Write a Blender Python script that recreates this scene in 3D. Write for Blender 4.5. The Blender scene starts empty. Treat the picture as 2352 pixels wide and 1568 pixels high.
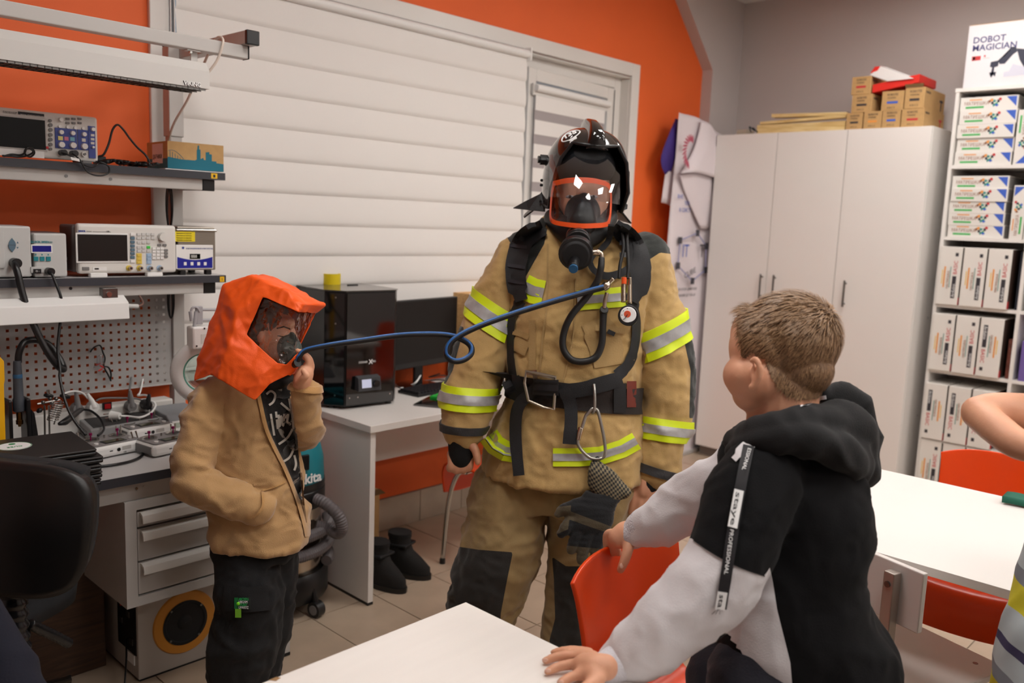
import bpy, bmesh, math, random
import numpy as np
from mathutils import Vector, Matrix, noise
from mathutils.bvhtree import BVHTree
random.seed(7); np.random.seed(7)
SC = bpy.context.scene
COL = SC.collection
PI = math.pi
def V(*a): return Vector(a if a else (0, 0, 0))

# ------------------------------------------------------------------ camera
CAM_H = 1.58
FPX = 1977.0
YAW, PITCH, ROLL = math.radians(46.46), math.radians(8.0), math.radians(2.29)
_f = V(math.sin(YAW)*math.cos(PITCH), math.cos(YAW)*math.cos(PITCH), -math.sin(PITCH))
_r = _f.cross(V(0, 0, 1)).normalized(); _u = _r.cross(_f)
CR = _r*math.cos(ROLL) + _u*math.sin(ROLL)
CU = -_r*math.sin(ROLL) + _u*math.cos(ROLL)
CF = _f
CO = V(0, 0, CAM_H)
cd = bpy.data.cameras.new('camera'); cam = bpy.data.objects.new('camera', cd); COL.objects.link(cam)
M = Matrix((CR, CU, -CF)).transposed().to_4x4(); M.translation = CO
cam.matrix_world = M
cd.sensor_width = 36; cd.lens = FPX*36/2352
cd.dof.use_dof = True; cd.dof.focus_distance = 2.25; cd.dof.aperture_fstop = 3.0
cd.clip_start = 0.05
SC.camera = cam

# ------------------------------------------------------------------ world, exposure
w = bpy.data.worlds.new('world'); SC.world = w; w.use_nodes = True
w.node_tree.nodes['Background'].inputs[0].default_value = (0.62, 0.68, 0.78, 1)
w.node_tree.nodes['Background'].inputs[1].default_value = 0.45
SC.view_settings.view_transform = 'Standard'; SC.view_settings.look = 'None'
SC.view_settings.gamma = 1.0; SC.view_settings.exposure = 0.0
SC.view_settings.use_curve_mapping = False
PANEL_L = 18.2          # radiance of the ceiling light panels

# ------------------------------------------------------------------ places: view ray -> point on a real plane
def ray(x, y): return CF + CR*((x-1176)/FPX) - CU*((y-784)/FPX)
def onz(x, y, z): d = ray(x, y); return CO + d*((z-CAM_H)/d.z)
def ony(x, y, Y): d = ray(x, y); return CO + d*(Y/d.y)
def onx(x, y, X): d = ray(x, y); return CO + d*(X/d.x)
def at(x, y, D): return CO + ray(x, y)*D
def proj(p):
    v = Vector(p)-CO; z = v.dot(CF); return (1176+FPX*v.dot(CR)/z, 784-FPX*v.dot(CU)/z, z)

# ------------------------------------------------------------------ materials
MATS = {}
def _new(name):
    m = bpy.data.materials.new(name); m.use_nodes = True
    nt = m.node_tree; b = nt.nodes['Principled BSDF']
    return m, nt, b
def s2l(c):
    return tuple(((v/255)/12.92 if v/255 <= .04045 else ((v/255+.055)/1.055)**2.4) for v in c)
def mat(name, rgb, rough=.5, metal=0, var=0, scale=30, bump=0, bscale=200, spec=.5, coat=0, stretch=None, sheen=0, emit=0, alpha=1):
    """rgb: sRGB 0-255 albedo; var: colour noise amount; bump: fine relief."""
    if name in MATS: return MATS[name]
    m, nt, b = _new(name); N = nt.nodes; L = nt.links
    c = s2l(rgb)
    b.inputs['Base Color'].default_value = (*c, 1)
    b.inputs['Roughness'].default_value = rough; b.inputs['Metallic'].default_value = metal
    b.inputs['Specular IOR Level'].default_value = spec
    if coat: b.inputs['Coat Weight'].default_value = coat; b.inputs['Coat Roughness'].default_value = .05
    if sheen: b.inputs['Sheen Weight'].default_value = sheen; b.inputs['Sheen Roughness'].default_value = .5
    if emit: b.inputs['Emission Color'].default_value = (*c, 1); b.inputs['Emission Strength'].default_value = emit
    tc = N.new('ShaderNodeTexCoord'); mp = N.new('ShaderNodeMapping'); L.new(tc.outputs['Object'], mp.inputs[0])
    if stretch: mp.inputs['Scale'].default_value = stretch
    if var:
        n = N.new('ShaderNodeTexNoise'); n.inputs['Scale'].default_value = scale; n.inputs['Detail'].default_value = 5
        L.new(mp.outputs[0], n.inputs[0])
        r = N.new('ShaderNodeValToRGB'); L.new(n.outputs[0], r.inputs[0])
        r.color_ramp.elements[0].position = .3; r.color_ramp.elements[1].position = .7
        r.color_ramp.elements[0].color = (*[v*(1-var) for v in c], 1); r.color_ramp.elements[1].color = (*[min(1, v*(1+var)) for v in c], 1)
        L.new(r.outputs[0], b.inputs['Base Color'])
    if bump:
        n2 = N.new('ShaderNodeTexNoise'); n2.inputs['Scale'].default_value = bscale; n2.inputs['Detail'].default_value = 3
        L.new(mp.outputs[0], n2.inputs[0])
        bp = N.new('ShaderNodeBump'); bp.inputs['Strength'].default_value = bump; bp.inputs['Distance'].default_value = .003
        L.new(n2.outputs[0], bp.inputs['Height']); L.new(bp.outputs[0], b.inputs['Normal'])
    MATS[name] = m; return m
def wood(name, a, b_, scale=6, stretch=(1, 12, 12), rough=.6):
    if name in MATS: return MATS[name]
    m, nt, b = _new(name); N = nt.nodes; L = nt.links
    tc = N.new('ShaderNodeTexCoord'); mp = N.new('ShaderNodeMapping'); mp.inputs['Scale'].default_value = stretch
    n = N.new('ShaderNodeTexNoise'); n.inputs['Scale'].default_value = scale; n.inputs['Detail'].default_value = 8; n.inputs['Distortion'].default_value = 1.2
    r = N.new('ShaderNodeValToRGB'); r.color_ramp.elements[0].color = (*s2l(a), 1); r.color_ramp.elements[1].color = (*s2l(b_), 1)
    r.color_ramp.elements[0].position = .35; r.color_ramp.elements[1].position = .65
    L.new(tc.outputs['Object'], mp.inputs[0]); L.new(mp.outputs[0], n.inputs[0]); L.new(n.outputs[0], r.inputs[0]); L.new(r.outputs[0], b.inputs['Base Color'])
    b.inputs['Roughness'].default_value = rough
    MATS[name] = m; return m
def clear(name, tint=(1, 1, 1), refl=.09, rough=.02, haze=0.0, bump=0, bscale=30):
    """thin clear sheet: transparent with a mirror coat"""
    if name in MATS: return MATS[name]
    m, nt, b = _new(name); N = nt.nodes; L = nt.links; N.remove(b)
    out = N['Material Output']
    t = N.new('ShaderNodeBsdfTransparent'); t.inputs[0].default_value = (*tint, 1)
    g = N.new('ShaderNodeBsdfGlossy'); g.inputs['Roughness'].default_value = rough
    fr = N.new('ShaderNodeLayerWeight'); fr.inputs[0].default_value = .35
    ad = N.new('ShaderNodeMath'); ad.operation = 'MULTIPLY_ADD'; ad.inputs[1].default_value = .45; ad.inputs[2].default_value = refl
    mx = N.new('ShaderNodeMixShader'); L.new(fr.outputs['Facing'], ad.inputs[0]); L.new(ad.outputs[0], mx.inputs[0])
    if bump:
        n2 = N.new('ShaderNodeTexNoise'); n2.inputs['Scale'].default_value = bscale; n2.inputs['Detail'].default_value = 1.0; n2.inputs['Distortion'].default_value = .6
        tc = N.new('ShaderNodeTexCoord'); L.new(tc.outputs['Object'], n2.inputs[0])
        bp = N.new('ShaderNodeBump'); bp.inputs['Strength'].default_value = bump; bp.inputs['Distance'].default_value = .02
        L.new(n2.outputs[0], bp.inputs['Height']); L.new(bp.outputs[0], g.inputs['Normal']); L.new(bp.outputs[0], fr.inputs['Normal'])
    L.new(t.outputs[0], mx.inputs[1]); L.new(g.outputs[0], mx.inputs[2])
    last = mx
    if haze:
        d = N.new('ShaderNodeBsdfDiffuse'); d.inputs[0].default_value = (.8, .8, .8, 1)
        m2 = N.new('ShaderNodeMixShader'); m2.inputs[0].default_value = haze
        L.new(mx.outputs[0], m2.inputs[1]); L.new(d.outputs[0], m2.inputs[2]); last = m2
    L.new(last.outputs[0], out.inputs[0])
    MATS[name] = m; return m
def twotone(name, a, b_, attr='mask', rough=.9, sheen=.2, bump=.35, bscale=350, var=.12, c=None, attr2='mask2'):
    """cloth of two (or three) sewn panels: vertex attribute marks which panel"""
    if name in MATS: return MATS[name]
    m, nt, bs = _new(name); N = nt.nodes; L = nt.links
    at_ = N.new('ShaderNodeAttribute'); at_.attribute_name = attr
    gt = N.new('ShaderNodeMath'); gt.operation = 'GREATER_THAN'; gt.inputs[1].default_value = 0
    L.new(at_.outputs['Fac'], gt.inputs[0])
    mx = N.new('ShaderNodeMix'); mx.data_type = 'RGBA'
    mx.inputs[6].default_value = (*s2l(a), 1); mx.inputs[7].default_value = (*s2l(b_), 1)
    L.new(gt.outputs[0], mx.inputs[0]); cur = mx.outputs[2]
    if c is not None:
        a2 = N.new('ShaderNodeAttribute'); a2.attribute_name = attr2
        g2 = N.new('ShaderNodeMath'); g2.operation = 'GREATER_THAN'; g2.inputs[1].default_value = 0; L.new(a2.outputs['Fac'], g2.inputs[0])
        m2 = N.new('ShaderNodeMix'); m2.data_type = 'RGBA'; m2.inputs[7].default_value = (*s2l(c), 1)
        L.new(cur, m2.inputs[6]); L.new(g2.outputs[0], m2.inputs[0]); cur = m2.outputs[2]
    n = N.new('ShaderNodeTexNoise'); n.inputs['Scale'].default_value = 7; n.inputs['Detail'].default_value = 8; n.inputs['Roughness'].default_value = .62
    tc = N.new('ShaderNodeTexCoord'); L.new(tc.outputs['Object'], n.inputs[0])
    r = N.new('ShaderNodeMapRange'); r.inputs[1].default_value = .3; r.inputs[2].default_value = .7; r.inputs[3].default_value = 1-var; r.inputs[4].default_value = 1+var
    L.new(n.outputs[0], r.inputs[0])
    mu = N.new('ShaderNodeMix'); mu.data_type = 'RGBA'; mu.blend_type = 'MULTIPLY'; mu.inputs[0].default_value = 1
    L.new(cur, mu.inputs[6]); L.new(r.outputs[0], mu.inputs[7]); L.new(mu.outputs[2], bs.inputs['Base Color'])
    bs.inputs['Roughness'].default_value = rough; bs.inputs['Sheen Weight'].default_value = sheen
    bs.inputs['Specular IOR Level'].default_value = .2
    n2 = N.new('ShaderNodeTexNoise'); n2.inputs['Scale'].default_value = bscale; L.new(tc.outputs['Object'], n2.inputs[0])
    bp = N.new('ShaderNodeBump'); bp.inputs['Strength'].default_value = bump; bp.inputs['Distance'].default_value = .002
    L.new(n2.outputs[0], bp.inputs['Height']); L.new(bp.outputs[0], bs.inputs['Normal'])
    MATS[name] = m; return m

white_paint = mat('white_laminate', (232, 228, 224), .35)
grey_paint = mat('grey_powder_coat', (188, 184, 180), .45)
dark_edge = mat('dark_grey_edging', (52, 53, 60), .5)
black_plastic = mat('black_plastic', (18, 18, 20), .35)
black_matte = mat('black_matte', (16, 16, 18), .7)
black_gloss = mat('black_gloss', (7, 7, 8), .06, coat=1)
chrome = mat('brushed_steel', (190, 188, 184), .25, metal=1)
steel_dark = mat('dark_steel', (120, 118, 115), .35, metal=1)
off_white = mat('off_white_plastic', (222, 219, 214), .45)
white_pl = mat('white_plastic', (238, 237, 235), .4)
grey_pl = mat('grey_plastic', (120, 118, 118), .5)
kraft = mat('kraft_cardboard', (190, 152, 100), .8, var=.06, scale=40)
kraft_d = mat('kraft_cardboard_inside', (120, 92, 56), .9)
orange_pl = mat('orange_moulded_plastic', (226, 68, 10), .28)
skin = mat('skin', (222, 164, 132), .5, var=.06, scale=14, bump=.1, bscale=300)
skin.node_tree.nodes['Principled BSDF'].inputs['Subsurface Weight'].default_value = .12
skin.node_tree.nodes['Principled BSDF'].inputs['Subsurface Radius'].default_value = (.01, .004, .002)
nail_m = mat('nail', (236, 190, 168), .3)
ink = mat('ink_black', (28, 28, 34), .6)
ink_white = mat('ink_white', (240, 240, 240), .6)
ink_blue = mat('ink_blue', (52, 70, 150), .6)
yellow_sticker = mat('yellow_sticker', (240, 190, 20), .5)
hi_vis = mat('hi_vis_yellow', (214, 232, 20), .5, emit=0)
silver_ref = mat('silver_reflective', (168, 166, 166), .45, metal=.2, var=.08, scale=60)
webbing = mat('black_webbing', (24, 24, 27), .75, bump=.4, bscale=500)

# ------------------------------------------------------------------ objects
XF = {}
def thing(name, label, cat, loc=(0, 0, 0), rz=0, group=None):
    o = bpy.data.objects.new(name, None); COL.objects.link(o)
    o.empty_display_size = .1
    o.location = loc; o.rotation_euler = (0, 0, rz)
    o['label'] = label; o['category'] = cat
    if group: o['group'] = group
    XF[o.name] = Matrix.Translation(Vector(loc)) @ Matrix.Rotation(rz, 4, 'Z')
    return o
def tag(o, label, cat, group=None):
    o['label'] = label; o['category'] = cat
    if group: o['group'] = group
    return o
def xf(o): return XF.get(o.name, Matrix.Identity(4)) if o else Matrix.Identity(4)

class MB:
    def __init__(s): s.v = []; s.f = []; s.m = []; s.cur = 0
    def add(s, vs, fs):
        b = len(s.v); s.v += [tuple(v) for v in vs]; s.f += [tuple(i+b for i in f) for f in fs]; s.m += [s.cur]*len(fs); return s
    def box(s, x0, x1, y0, y1, z0, z1, M=None):
        vs = [V(x, y, z) for z in (z0, z1) for y in (y0, y1) for x in (x0, x1)]
        if M: vs = [M @ v for v in vs]
        return s.add(vs, [(0, 2, 3, 1), (4, 5, 7, 6), (0, 1, 5, 4), (2, 6, 7, 3), (0, 4, 6, 2), (1, 3, 7, 5)])
    def ring_loft(s, rings, closed=False, caps=True):
        n = len(rings[0]); vs = [v for r in rings for v in r]; fs = []
        k = len(rings)
        for i in range(k if closed else k-1):
            a = i*n; b = ((i+1) % k)*n
            for j in range(n): fs.append((a+j, a+(j+1) % n, b+(j+1) % n, b+j))
        if caps and not closed:
            fs.append(tuple(range(n-1, -1, -1))); fs.append(tuple(range((k-1)*n, k*n)))
        return s.add(vs, fs)
    def cyl(s, p0, p1, r0, r1=None, n=16):
        if r1 is None: r1 = r0
        p0 = Vector(p0); p1 = Vector(p1); d = (p1-p0).normalized()
        a = d.orthogonal().normalized(); b = d.cross(a)
        R = lambda p, r: [p + a*r*math.cos(2*PI*i/n) + b*r*math.sin(2*PI*i/n) for i in range(n)]
        return s.ring_loft([R(p0, r0), R(p1, r1)])
    def tube(s, pts, r, n=8, closed=False, flat=None):
        """round hose through points; flat=(w,h) gives a strap-like section"""
        pts = [Vector(p) for p in pts]; k = len(pts); rings = []
        up = None
        for i, p in enumerate(pts):
            if closed: t = (pts[(i+1) % k]-pts[i-1])
            else: t = pts[min(i+1, k-1)]-pts[max(i-1, 0)]
            t.normalize()
            if up is None: up = t.orthogonal().normalized()
            up = (up - t*up.dot(t)).normalized(); sd = t.cross(up)
            rr = r[i] if hasattr(r, '__len__') else r
            rings.append([p + up*rr*math.cos(2*PI*j/n) + sd*rr*math.sin(2*PI*j/n) for j in range(n)])
        return s.ring_loft(rings, closed)
    def lathe(s, prof, M=None, n=24, caps=True):
        rings = [[V(r*math.cos(2*PI*j/n), r*math.sin(2*PI*j/n), z) for j in range(n)] for r, z in prof]
        if M: rings = [[M @ v for v in R] for R in rings]
        return s.ring_loft(rings, caps=caps)
    def prism(s, poly, h0, h1, M=None):
        """2-D polygon (u,v) extruded along third axis from h0 to h1"""
        A = [V(u, v, h0) for u, v in poly]; B = [V(u, v, h1) for u, v in poly]
        if M: A = [M @ p for p in A]; B = [M @ p for p in B]
        return s.ring_loft([A, B])
    def ell(s, c, a, b, d, n=20, m=12):
        """ellipsoid with axis vectors a,b,d"""
        c = Vector(c); a = Vector(a); b = Vector(b); d = Vector(d); rings = []
        for i in range(1, m):
            t = PI*i/m
            rings.append([c + d*(-math.cos(t)) + (a*math.cos(2*PI*j/n) + b*math.sin(2*PI*j/n))*math.sin(t) for j in range(n)])
        vs = [v for R in rings for v in R] + [c-d, c+d]; k = len(rings); fs = []
        for i in range(k-1):
            for j in range(n): fs.append((i*n+j, i*n+(j+1) % n, (i+1)*n+(j+1) % n, (i+1)*n+j))
        for j in range(n):
            fs.append((k*n, (j+1) % n, j)); fs.append((k*n+1, (k-1)*n+j, (k-1)*n+(j+1) % n))
        return s.add(vs, fs)
    def grid(s, fn, nu, nv):
        vs = [fn(i/(nu-1), j/(nv-1)) for j in range(nv) for i in range(nu)]
        return s.add(vs, [(j*nu+i, j*nu+i+1, (j+1)*nu+i+1, (j+1)*nu+i) for j in range(nv-1) for i in range(nu-1)])
    def mesh(s, name):
        me = bpy.data.meshes.new(name); me.from_pydata([tuple(v) for v in s.v], [], s.f); me.update(); return me
    def build(s, name, mats, parent=None, world=False, smooth=False, bevel=0, seg=2, solid=0, sub=0, fixn=True):
        if world and parent is not None:
            Mi = xf(parent).inverted(); s.v = [tuple(Mi @ Vector(v)) for v in s.v]
        me = s.mesh(name)
        if fixn:
            bm = bmesh.new(); bm.from_mesh(me); bmesh.ops.recalc_face_normals(bm, faces=bm.faces); bm.to_mesh(me); bm.free()
        return link(name, me, mats, parent, smooth, bevel, seg, solid, sub, s.m)
def link(name, me, mats, parent=None, smooth=False, bevel=0, seg=2, solid=0, sub=0, mi=None):
    if not isinstance(mats, (list, tuple)): mats = [mats]
    for m in mats: me.materials.append(m)
    if mi and len(mats) > 1: me.polygons.foreach_set('material_index', mi)
    o = bpy.data.objects.new(name, me); COL.objects.link(o)
    if parent is not None:
        o.parent = parent; XF[o.name] = xf(parent)
    if smooth == True: me.polygons.foreach_set('use_smooth', [True]*len(me.polygons))
    elif smooth:
        me.polygons.foreach_set('use_smooth', [True]*len(me.polygons)); sharp(me, smooth)
    if sub:
        md = o.modifiers.new('sub', 'SUBSURF'); md.levels = sub; md.render_levels = sub
    if solid:
        md = o.modifiers.new('solid', 'SOLIDIFY'); md.thickness = solid; md.offset = 0
    if bevel:
        md = o.modifiers.new('bevel', 'BEVEL'); md.width = bevel; md.segments = seg; md.limit_method = 'ANGLE'; md.angle_limit = .6
        md.harden_normals = False
    return o
def sharp(me, deg):
    bm = bmesh.new(); bm.from_mesh(me); c = math.radians(deg)
    for e in bm.edges:
        if len(e.link_faces) == 2 and e.calc_face_angle(0) > c: e.smooth = False
    bm.to_mesh(me); bm.free()
def box(name, x0, x1, y0, y1, z0, z1, m, parent=None, bevel=0, world=False, seg=2):
    return MB().box(x0, x1, y0, y1, z0, z1).build(name, m, parent, world=world, bevel=bevel, seg=seg)
def struct(o): o['kind'] = 'structure'; return o
def frame(o, r, up):
    """matrix whose x = r, y = up, z = r x up at origin o"""
    r = Vector(r).normalized(); up = Vector(up).normalized(); n = r.cross(up).normalized(); up = n.cross(r)
    M = Matrix((r, up, n)).transposed().to_4x4(); M.translation = Vector(o); return M
def copy_tree(root, loc=None, rz=None, label=None):
    c = root.copy(); COL.objects.link(c)
    if loc is not None: c.location = loc
    if rz is not None: c.rotation_euler = (0, 0, rz)
    if label: c['label'] = label
    XF[c.name] = Matrix.Translation(Vector(c.location)) @ Matrix.Rotation(c.rotation_euler[2], 4, 'Z')
    for ch in list(root.children):
        k = ch.copy(); COL.objects.link(k); k.parent = c; XF[k.name] = XF[c.name]
        for g in list(ch.children):
            q = g.copy(); COL.objects.link(q); q.parent = k; XF[q.name] = XF[c.name]
    return c
def text(s, size, m, parent, Mx, name='lettering', ext=.0004, align='LEFT', width=1.0, bold=0, world=False, spacing=1.0):
    cu = bpy.data.curves.new('t', 'FONT'); cu.body = s; cu.size = size; cu.extrude = ext; cu.align_x = align
    cu.offset = bold; cu.space_character = spacing; cu.resolution_u = 2
    to = bpy.data.objects.new('t', cu); COL.objects.link(to)
    dg = bpy.context.evaluated_depsgraph_get()
    me = bpy.data.meshes.new_from_object(to.evaluated_get(dg))
    bpy.data.objects.remove(to); bpy.data.curves.remove(cu)
    me.name = name
    X = Mx @ Matrix.Diagonal((width, 1, 1, 1))
    if world and parent is not None: X = xf(parent).inverted() @ X
    me.transform(X); me.update(); me.materials.clear()
    return link(name, me, m, parent)
def spline(pts, n=8, closed=False):
    """Catmull-Rom through points"""
    P = [Vector(p) for p in pts]; k = len(P); out = []
    for i in range(k if closed else k-1):
        if closed: a, b, c, d = P[i-1], P[i], P[(i+1) % k], P[(i+2) % k]
        else: a, b, c, d = P[max(i-1, 0)], P[i], P[i+1], P[min(i+2, k-1)]
        for j in range(n):
            t = j/n
            out.append(.5*((2*b) + (c-a)*t + (2*a-5*b+4*c-d)*t*t + (3*b-a-3*c+d)*t**3))
    if not closed: out.append(P[-1])
    return out
# ================================================================== THE ROOM
WY, WX, CZ = 3.33, 5.665, 3.155
X0, Y0 = -1.6, -2.6
orange_wall = mat('orange_wall_paint', (238, 104, 40), .6, var=.03, scale=3, bump=.15, bscale=400)
grey_wall = mat('grey_wall_paint', (192, 183, 180), .7, bump=.15, bscale=400)
ceil_m = mat('ceiling_white', (225, 222, 218), .8)
tile_m = mat('beige_floor_tile', (188, 168, 146), .32, var=.07, scale=9, bump=.03, bscale=60)
grout_m = mat('grey_grout', (120, 106, 94), .9)
floor = struct(box('floor', X0, WX, Y0, WY, -.12, -.0035, grout_m))
TP = .3135
tile_bm = MB().box(-TP/2+.0022, TP/2-.0022, -TP/2+.0022, TP/2-.0022, -.008, 0)
tme = tile_bm.mesh('tile'); tme.materials.append(tile_m)
for i in range(-6, 12):
    for j in range(-8, 5):
        cx, cy = 2.12+TP*(i+.5), 2.115+TP*(j+.5)
        if cx+TP/2 > WX+.02 or cy+TP/2 > WY+.05 or cx+cy < 1.6: continue
        o = bpy.data.objects.new('tile', tme); COL.objects.link(o); o.parent = floor
        o.location = (min(cx, WX-TP/2), min(cy, WY-TP/2), random.uniform(-.0006, 0))
ceiling = struct(box('ceiling', X0, WX, Y0, WY, CZ, CZ+.12, ceil_m))
# window wall with its opening
OX0, OX1, OZ0, OZ1 = 1.52, 4.48, .93, 2.50
wb = MB()
wb.box(X0, OX0, WY, WY+.25, 0, CZ); wb.box(OX1, WX+.15, WY, WY+.25, 0, CZ)
wb.box(OX0, OX1, WY, WY+.25, 0, OZ0); wb.box(OX0, OX1, WY, WY+.25, OZ1, CZ)
wall_back = struct(wb.build('wall_back', orange_wall))
wall_right = struct(box('wall_right', WX, WX+.15, Y0, WY, 0, CZ, grey_wall))
wall_left = struct(box('wall_left', X0-.15, X0, Y0, WY, 0, CZ, grey_wall))
wall_front = struct(box('wall_front', X0, WX, Y0-.15, Y0, 0, CZ, grey_wall))
# grey pilaster with a haunch in the corner
pil = MB(); poly = [(5.30, 0), (5.30, 2.65), (4.80, 3.155), (5.665, 3.155), (5.665, 0)]
pil.prism(poly, -3.25, -3.33, frame((0, 0, 0), (1, 0, 0), (0, 0, 1)) @ Matrix.Scale(1, 4, (0, 0, 1)))
# frame(x, z) has normal -y, so depth runs from y=3.25 to y=3.33
pil.v = [(x, abs(y), z) for x, y, z in pil.v]
struct(pil.build('trim_1', grey_wall))
base_m = mat('beige_base_tile', (176, 160, 142), .4, var=.06, scale=12)
bb = struct(box("baseboard_back", X0+.01, 5.30, WY-.006, WY, 0, .168, grout_m))
for i in range(24):
    x0 = X0+.02+i*.295
    if x0 > 5.2: break
    box('tile', x0, min(x0+.291, 5.29), WY-.012, WY-.004, .002, .166, base_m, bb)
struct(box('baseboard_right', WX-.012, WX, 1.0, 3.25, 0, .09, base_m))
# window
pvc = mat('white_window_frame', (228, 224, 219), .35)
glass_w = clear('window_glass', (.93, .95, .96), .06)
win = bpy.data.objects.new('window_1', None); COL.objects.link(win); win['kind'] = 'structure'
win.location = (3.0, WY, 0); XF[win.name] = Matrix.Translation(V(3.0, WY, 0))
def wbx(name, *a, bevel=.004, m=pvc, p=win): return box(name, *a, m, p, bevel=bevel, world=True)
wbx('casing', OX0-.065, OX0+.01, WY-.022, WY, OZ0-.05, OZ1+.072)
wbx('casing', OX1-.01, OX1+.07, WY-.022, WY, OZ0-.05, OZ1+.072)
wbx('casing', OX0+.01, OX1-.01, WY-.022, WY, OZ1-.005, OZ1+.072)
wbx('sill', OX0-.08, OX1+.09, WY-.04, WY+.12, OZ0-.045, OZ0)
wbx('reveal', OX0, OX0+.012, WY, WY+.1, OZ0, OZ1-.02); wbx('reveal', OX1-.012, OX1, WY, WY+.1, OZ0, OZ1-.02)
wbx('reveal', OX0, OX1, WY, WY+.1, OZ1-.017, OZ1-.005)
fy0, fy1 = WY+.06, WY+.13
for a in [(OX0+.012, OX0+.07), (2.49, 2.55), (3.44, 3.53), (OX1-.075, OX1-.012)]:
    wbx('frame_post', a[0], a[1], fy0, fy1, OZ0, OZ1-.017)
for a, b in [(OX0+.07, 2.49), (2.55, 3.44), (3.53, OX1-.075)]:
    wbx('frame_rail', a, b, fy0, fy1, OZ0, OZ0+.06); wbx('frame_rail', a, b, fy0, fy1, OZ1-.08, OZ1-.017)
for a, b in [(OX0+.07, 2.49), (2.55, 3.44)]:
    wbx('pane', a, b, fy0+.03, fy0+.038, OZ0+.06, OZ1-.08, m=glass_w, bevel=0)
# opened sash on the right, turned about its hinge side
sash = thing('tmp', 'x', 'x', (OX1-.08, fy0-.004, OZ0+.065), math.radians(4.5)); sash.name = 'sash'
XF['sash'] = Matrix.Translation(V(OX1-.08, fy0-.004, OZ0+.065)) @ Matrix.Rotation(math.radians(4.5), 4, 'Z')
for k in ('label', 'category'): del sash[k]
sash.parent = win; sash.location = V(OX1-.08-3.0, fy0-.004-WY, OZ0+.065)
SW, SH = .86, 1.42
for nm, a in (('stile', (-SW, -SW+.07, 0, .055, 0, SH)), ('stile', (-.07, 0, 0, .055, 0, SH)), ('rail', (-SW+.07, -.07, 0, .055, 0, .07)), ('rail', (-SW+.07, -.07, 0, .055, SH-.07, SH))):
    box(nm, *a, pvc, sash, bevel=.005)
box('gasket', -.006, 0.0, -.003, 0, .01, SH-.01, black_matte, sash)
box('pane', -SW+.07, -.07, .02, .026, .07, SH-.07, glass_w, sash)
# --- big roller blind over the left panes
fabric = mat('blind_fabric', (236, 232, 228), .85, bump=.2, bscale=600)
sheer = mat('sheer_blind_fabric', (166, 158, 158), .9)
BX0, BX1, BY = 1.545, 3.49, WY-.035
bl = thing('roller_blind', 'wide white banded roller blind closed over the window behind the printer', 'blind', (BX0, BY, OZ0), 0)
MB().cyl((0, -.012, 1.535), (BX1-BX0, -.012, 1.535), .021, n=16).build('roller_tube', white_pl, bl, smooth=40)
box('end_bracket', -.012, 0, -.035, .02, 1.50, 1.57, white_pl, bl, bevel=.004); box('end_bracket', BX1-BX0, BX1-BX0+.012, -.035, .02, 1.50, 1.57, white_pl, bl, bevel=.004)
P = .1335
zt = 1.525
k = 0
while zt > .03:
    zb = max(zt-P, .012)
    ph = random.uniform(0, 6)
    def prof(u, v, zt=zt, zb=zb, ph=ph):
        x = u*(BX1-BX0); z = zb+(zt-zb)*v
        t_ = 1-v; y = -.004 - .021*(t_**1.1)*((1-t_)**.38)
        y += .0004*math.sin(x*3+ph)
        return V(x, y, z)
    MB().grid(prof, 12, 14).build('fabric_band', fabric, bl, smooth=True)
    zt = zb; k += 1
MB().box(0, BX1-BX0, -.016, -.002, 0, .014).build('bottom_bar', white_pl, bl, bevel=.003)
ch = MB(); ch.tube([(-.03, -.03, 1.52), (-.03, -.03, .5)], .0022, 6); ch.tube([(-.015, -.03, 1.52), (-.015, -.03, .5)], .0022, 6)
for i in range(170): ch.ell((-.03, -.03, 1.52-i*.006), (.003, 0, 0), (0, .003, 0), (0, 0, .0025), 6, 4)
ch.build('bead_chain', white_pl, bl, smooth=True)
# --- striped day-night blind hung on the opened sash
b2 = thing('day_night_blind', 'striped grey and white day and night blind on the opened window sash', 'blind', (OX1-.08, fy0-.03, OZ0+.065), math.radians(4.5))
MB().cyl((-SW+.03, -.005, SH-.11), (-.10, -.005, SH-.11), .019, n=14).build('roller_tube', white_pl, b2, smooth=40)
MB().box(-SW+.02, -.09, .006, .02, SH-.15, SH-.085).build('head_cassette', off_white, b2, bevel=.003)
z = SH-.15; i = 0
while z > .02:
    h = .078 if i % 2 == 0 else .052
    box('fabric_band', -SW+.04, -.13, .002 if i % 2 == 0 else .005, .004 if i % 2 == 0 else .006, max(z-h, .005), z, fabric if i % 2 == 0 else sheer, b2)
    z -= h; i += 1
# --- ceiling light panels
lamp_m, nt, bsdf = _new('lit_diffuser')
bsdf.inputs['Emission Color'].default_value = (1, .965, .925, 1); bsdf.inputs['Emission Strength'].default_value = PANEL_L
bsdf.inputs['Base Color'].default_value = (.8, .8, .8, 1)
n_l = 0
for ix, x in enumerate((1.3, 2.9, 4.5)):
    for iy, y in enumerate((-1.7, -.1, 1.5)):
        cl = thing('ceiling_light', 'square white ceiling light panel in the %s row, %s' % (('rear', 'middle', 'window side')[iy], ('above the workbench end', 'between its two neighbours', 'above the wardrobe end')[ix]), 'ceiling light', (x, y, CZ), 0, 'ceiling light panels')
        MB().box(-.3, .3, -.3, -.285, -.03, 0).box(-.3, .3, .285, .3, -.03, 0).box(-.3, -.285, -.285, .285, -.03, 0).box(.285, .3, -.285, .285, -.03, 0).build('light_frame', white_pl, cl)
        box('diffuser', -.285, .285, -.285, .285, -.024, -.012, lamp_m, cl)
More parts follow.
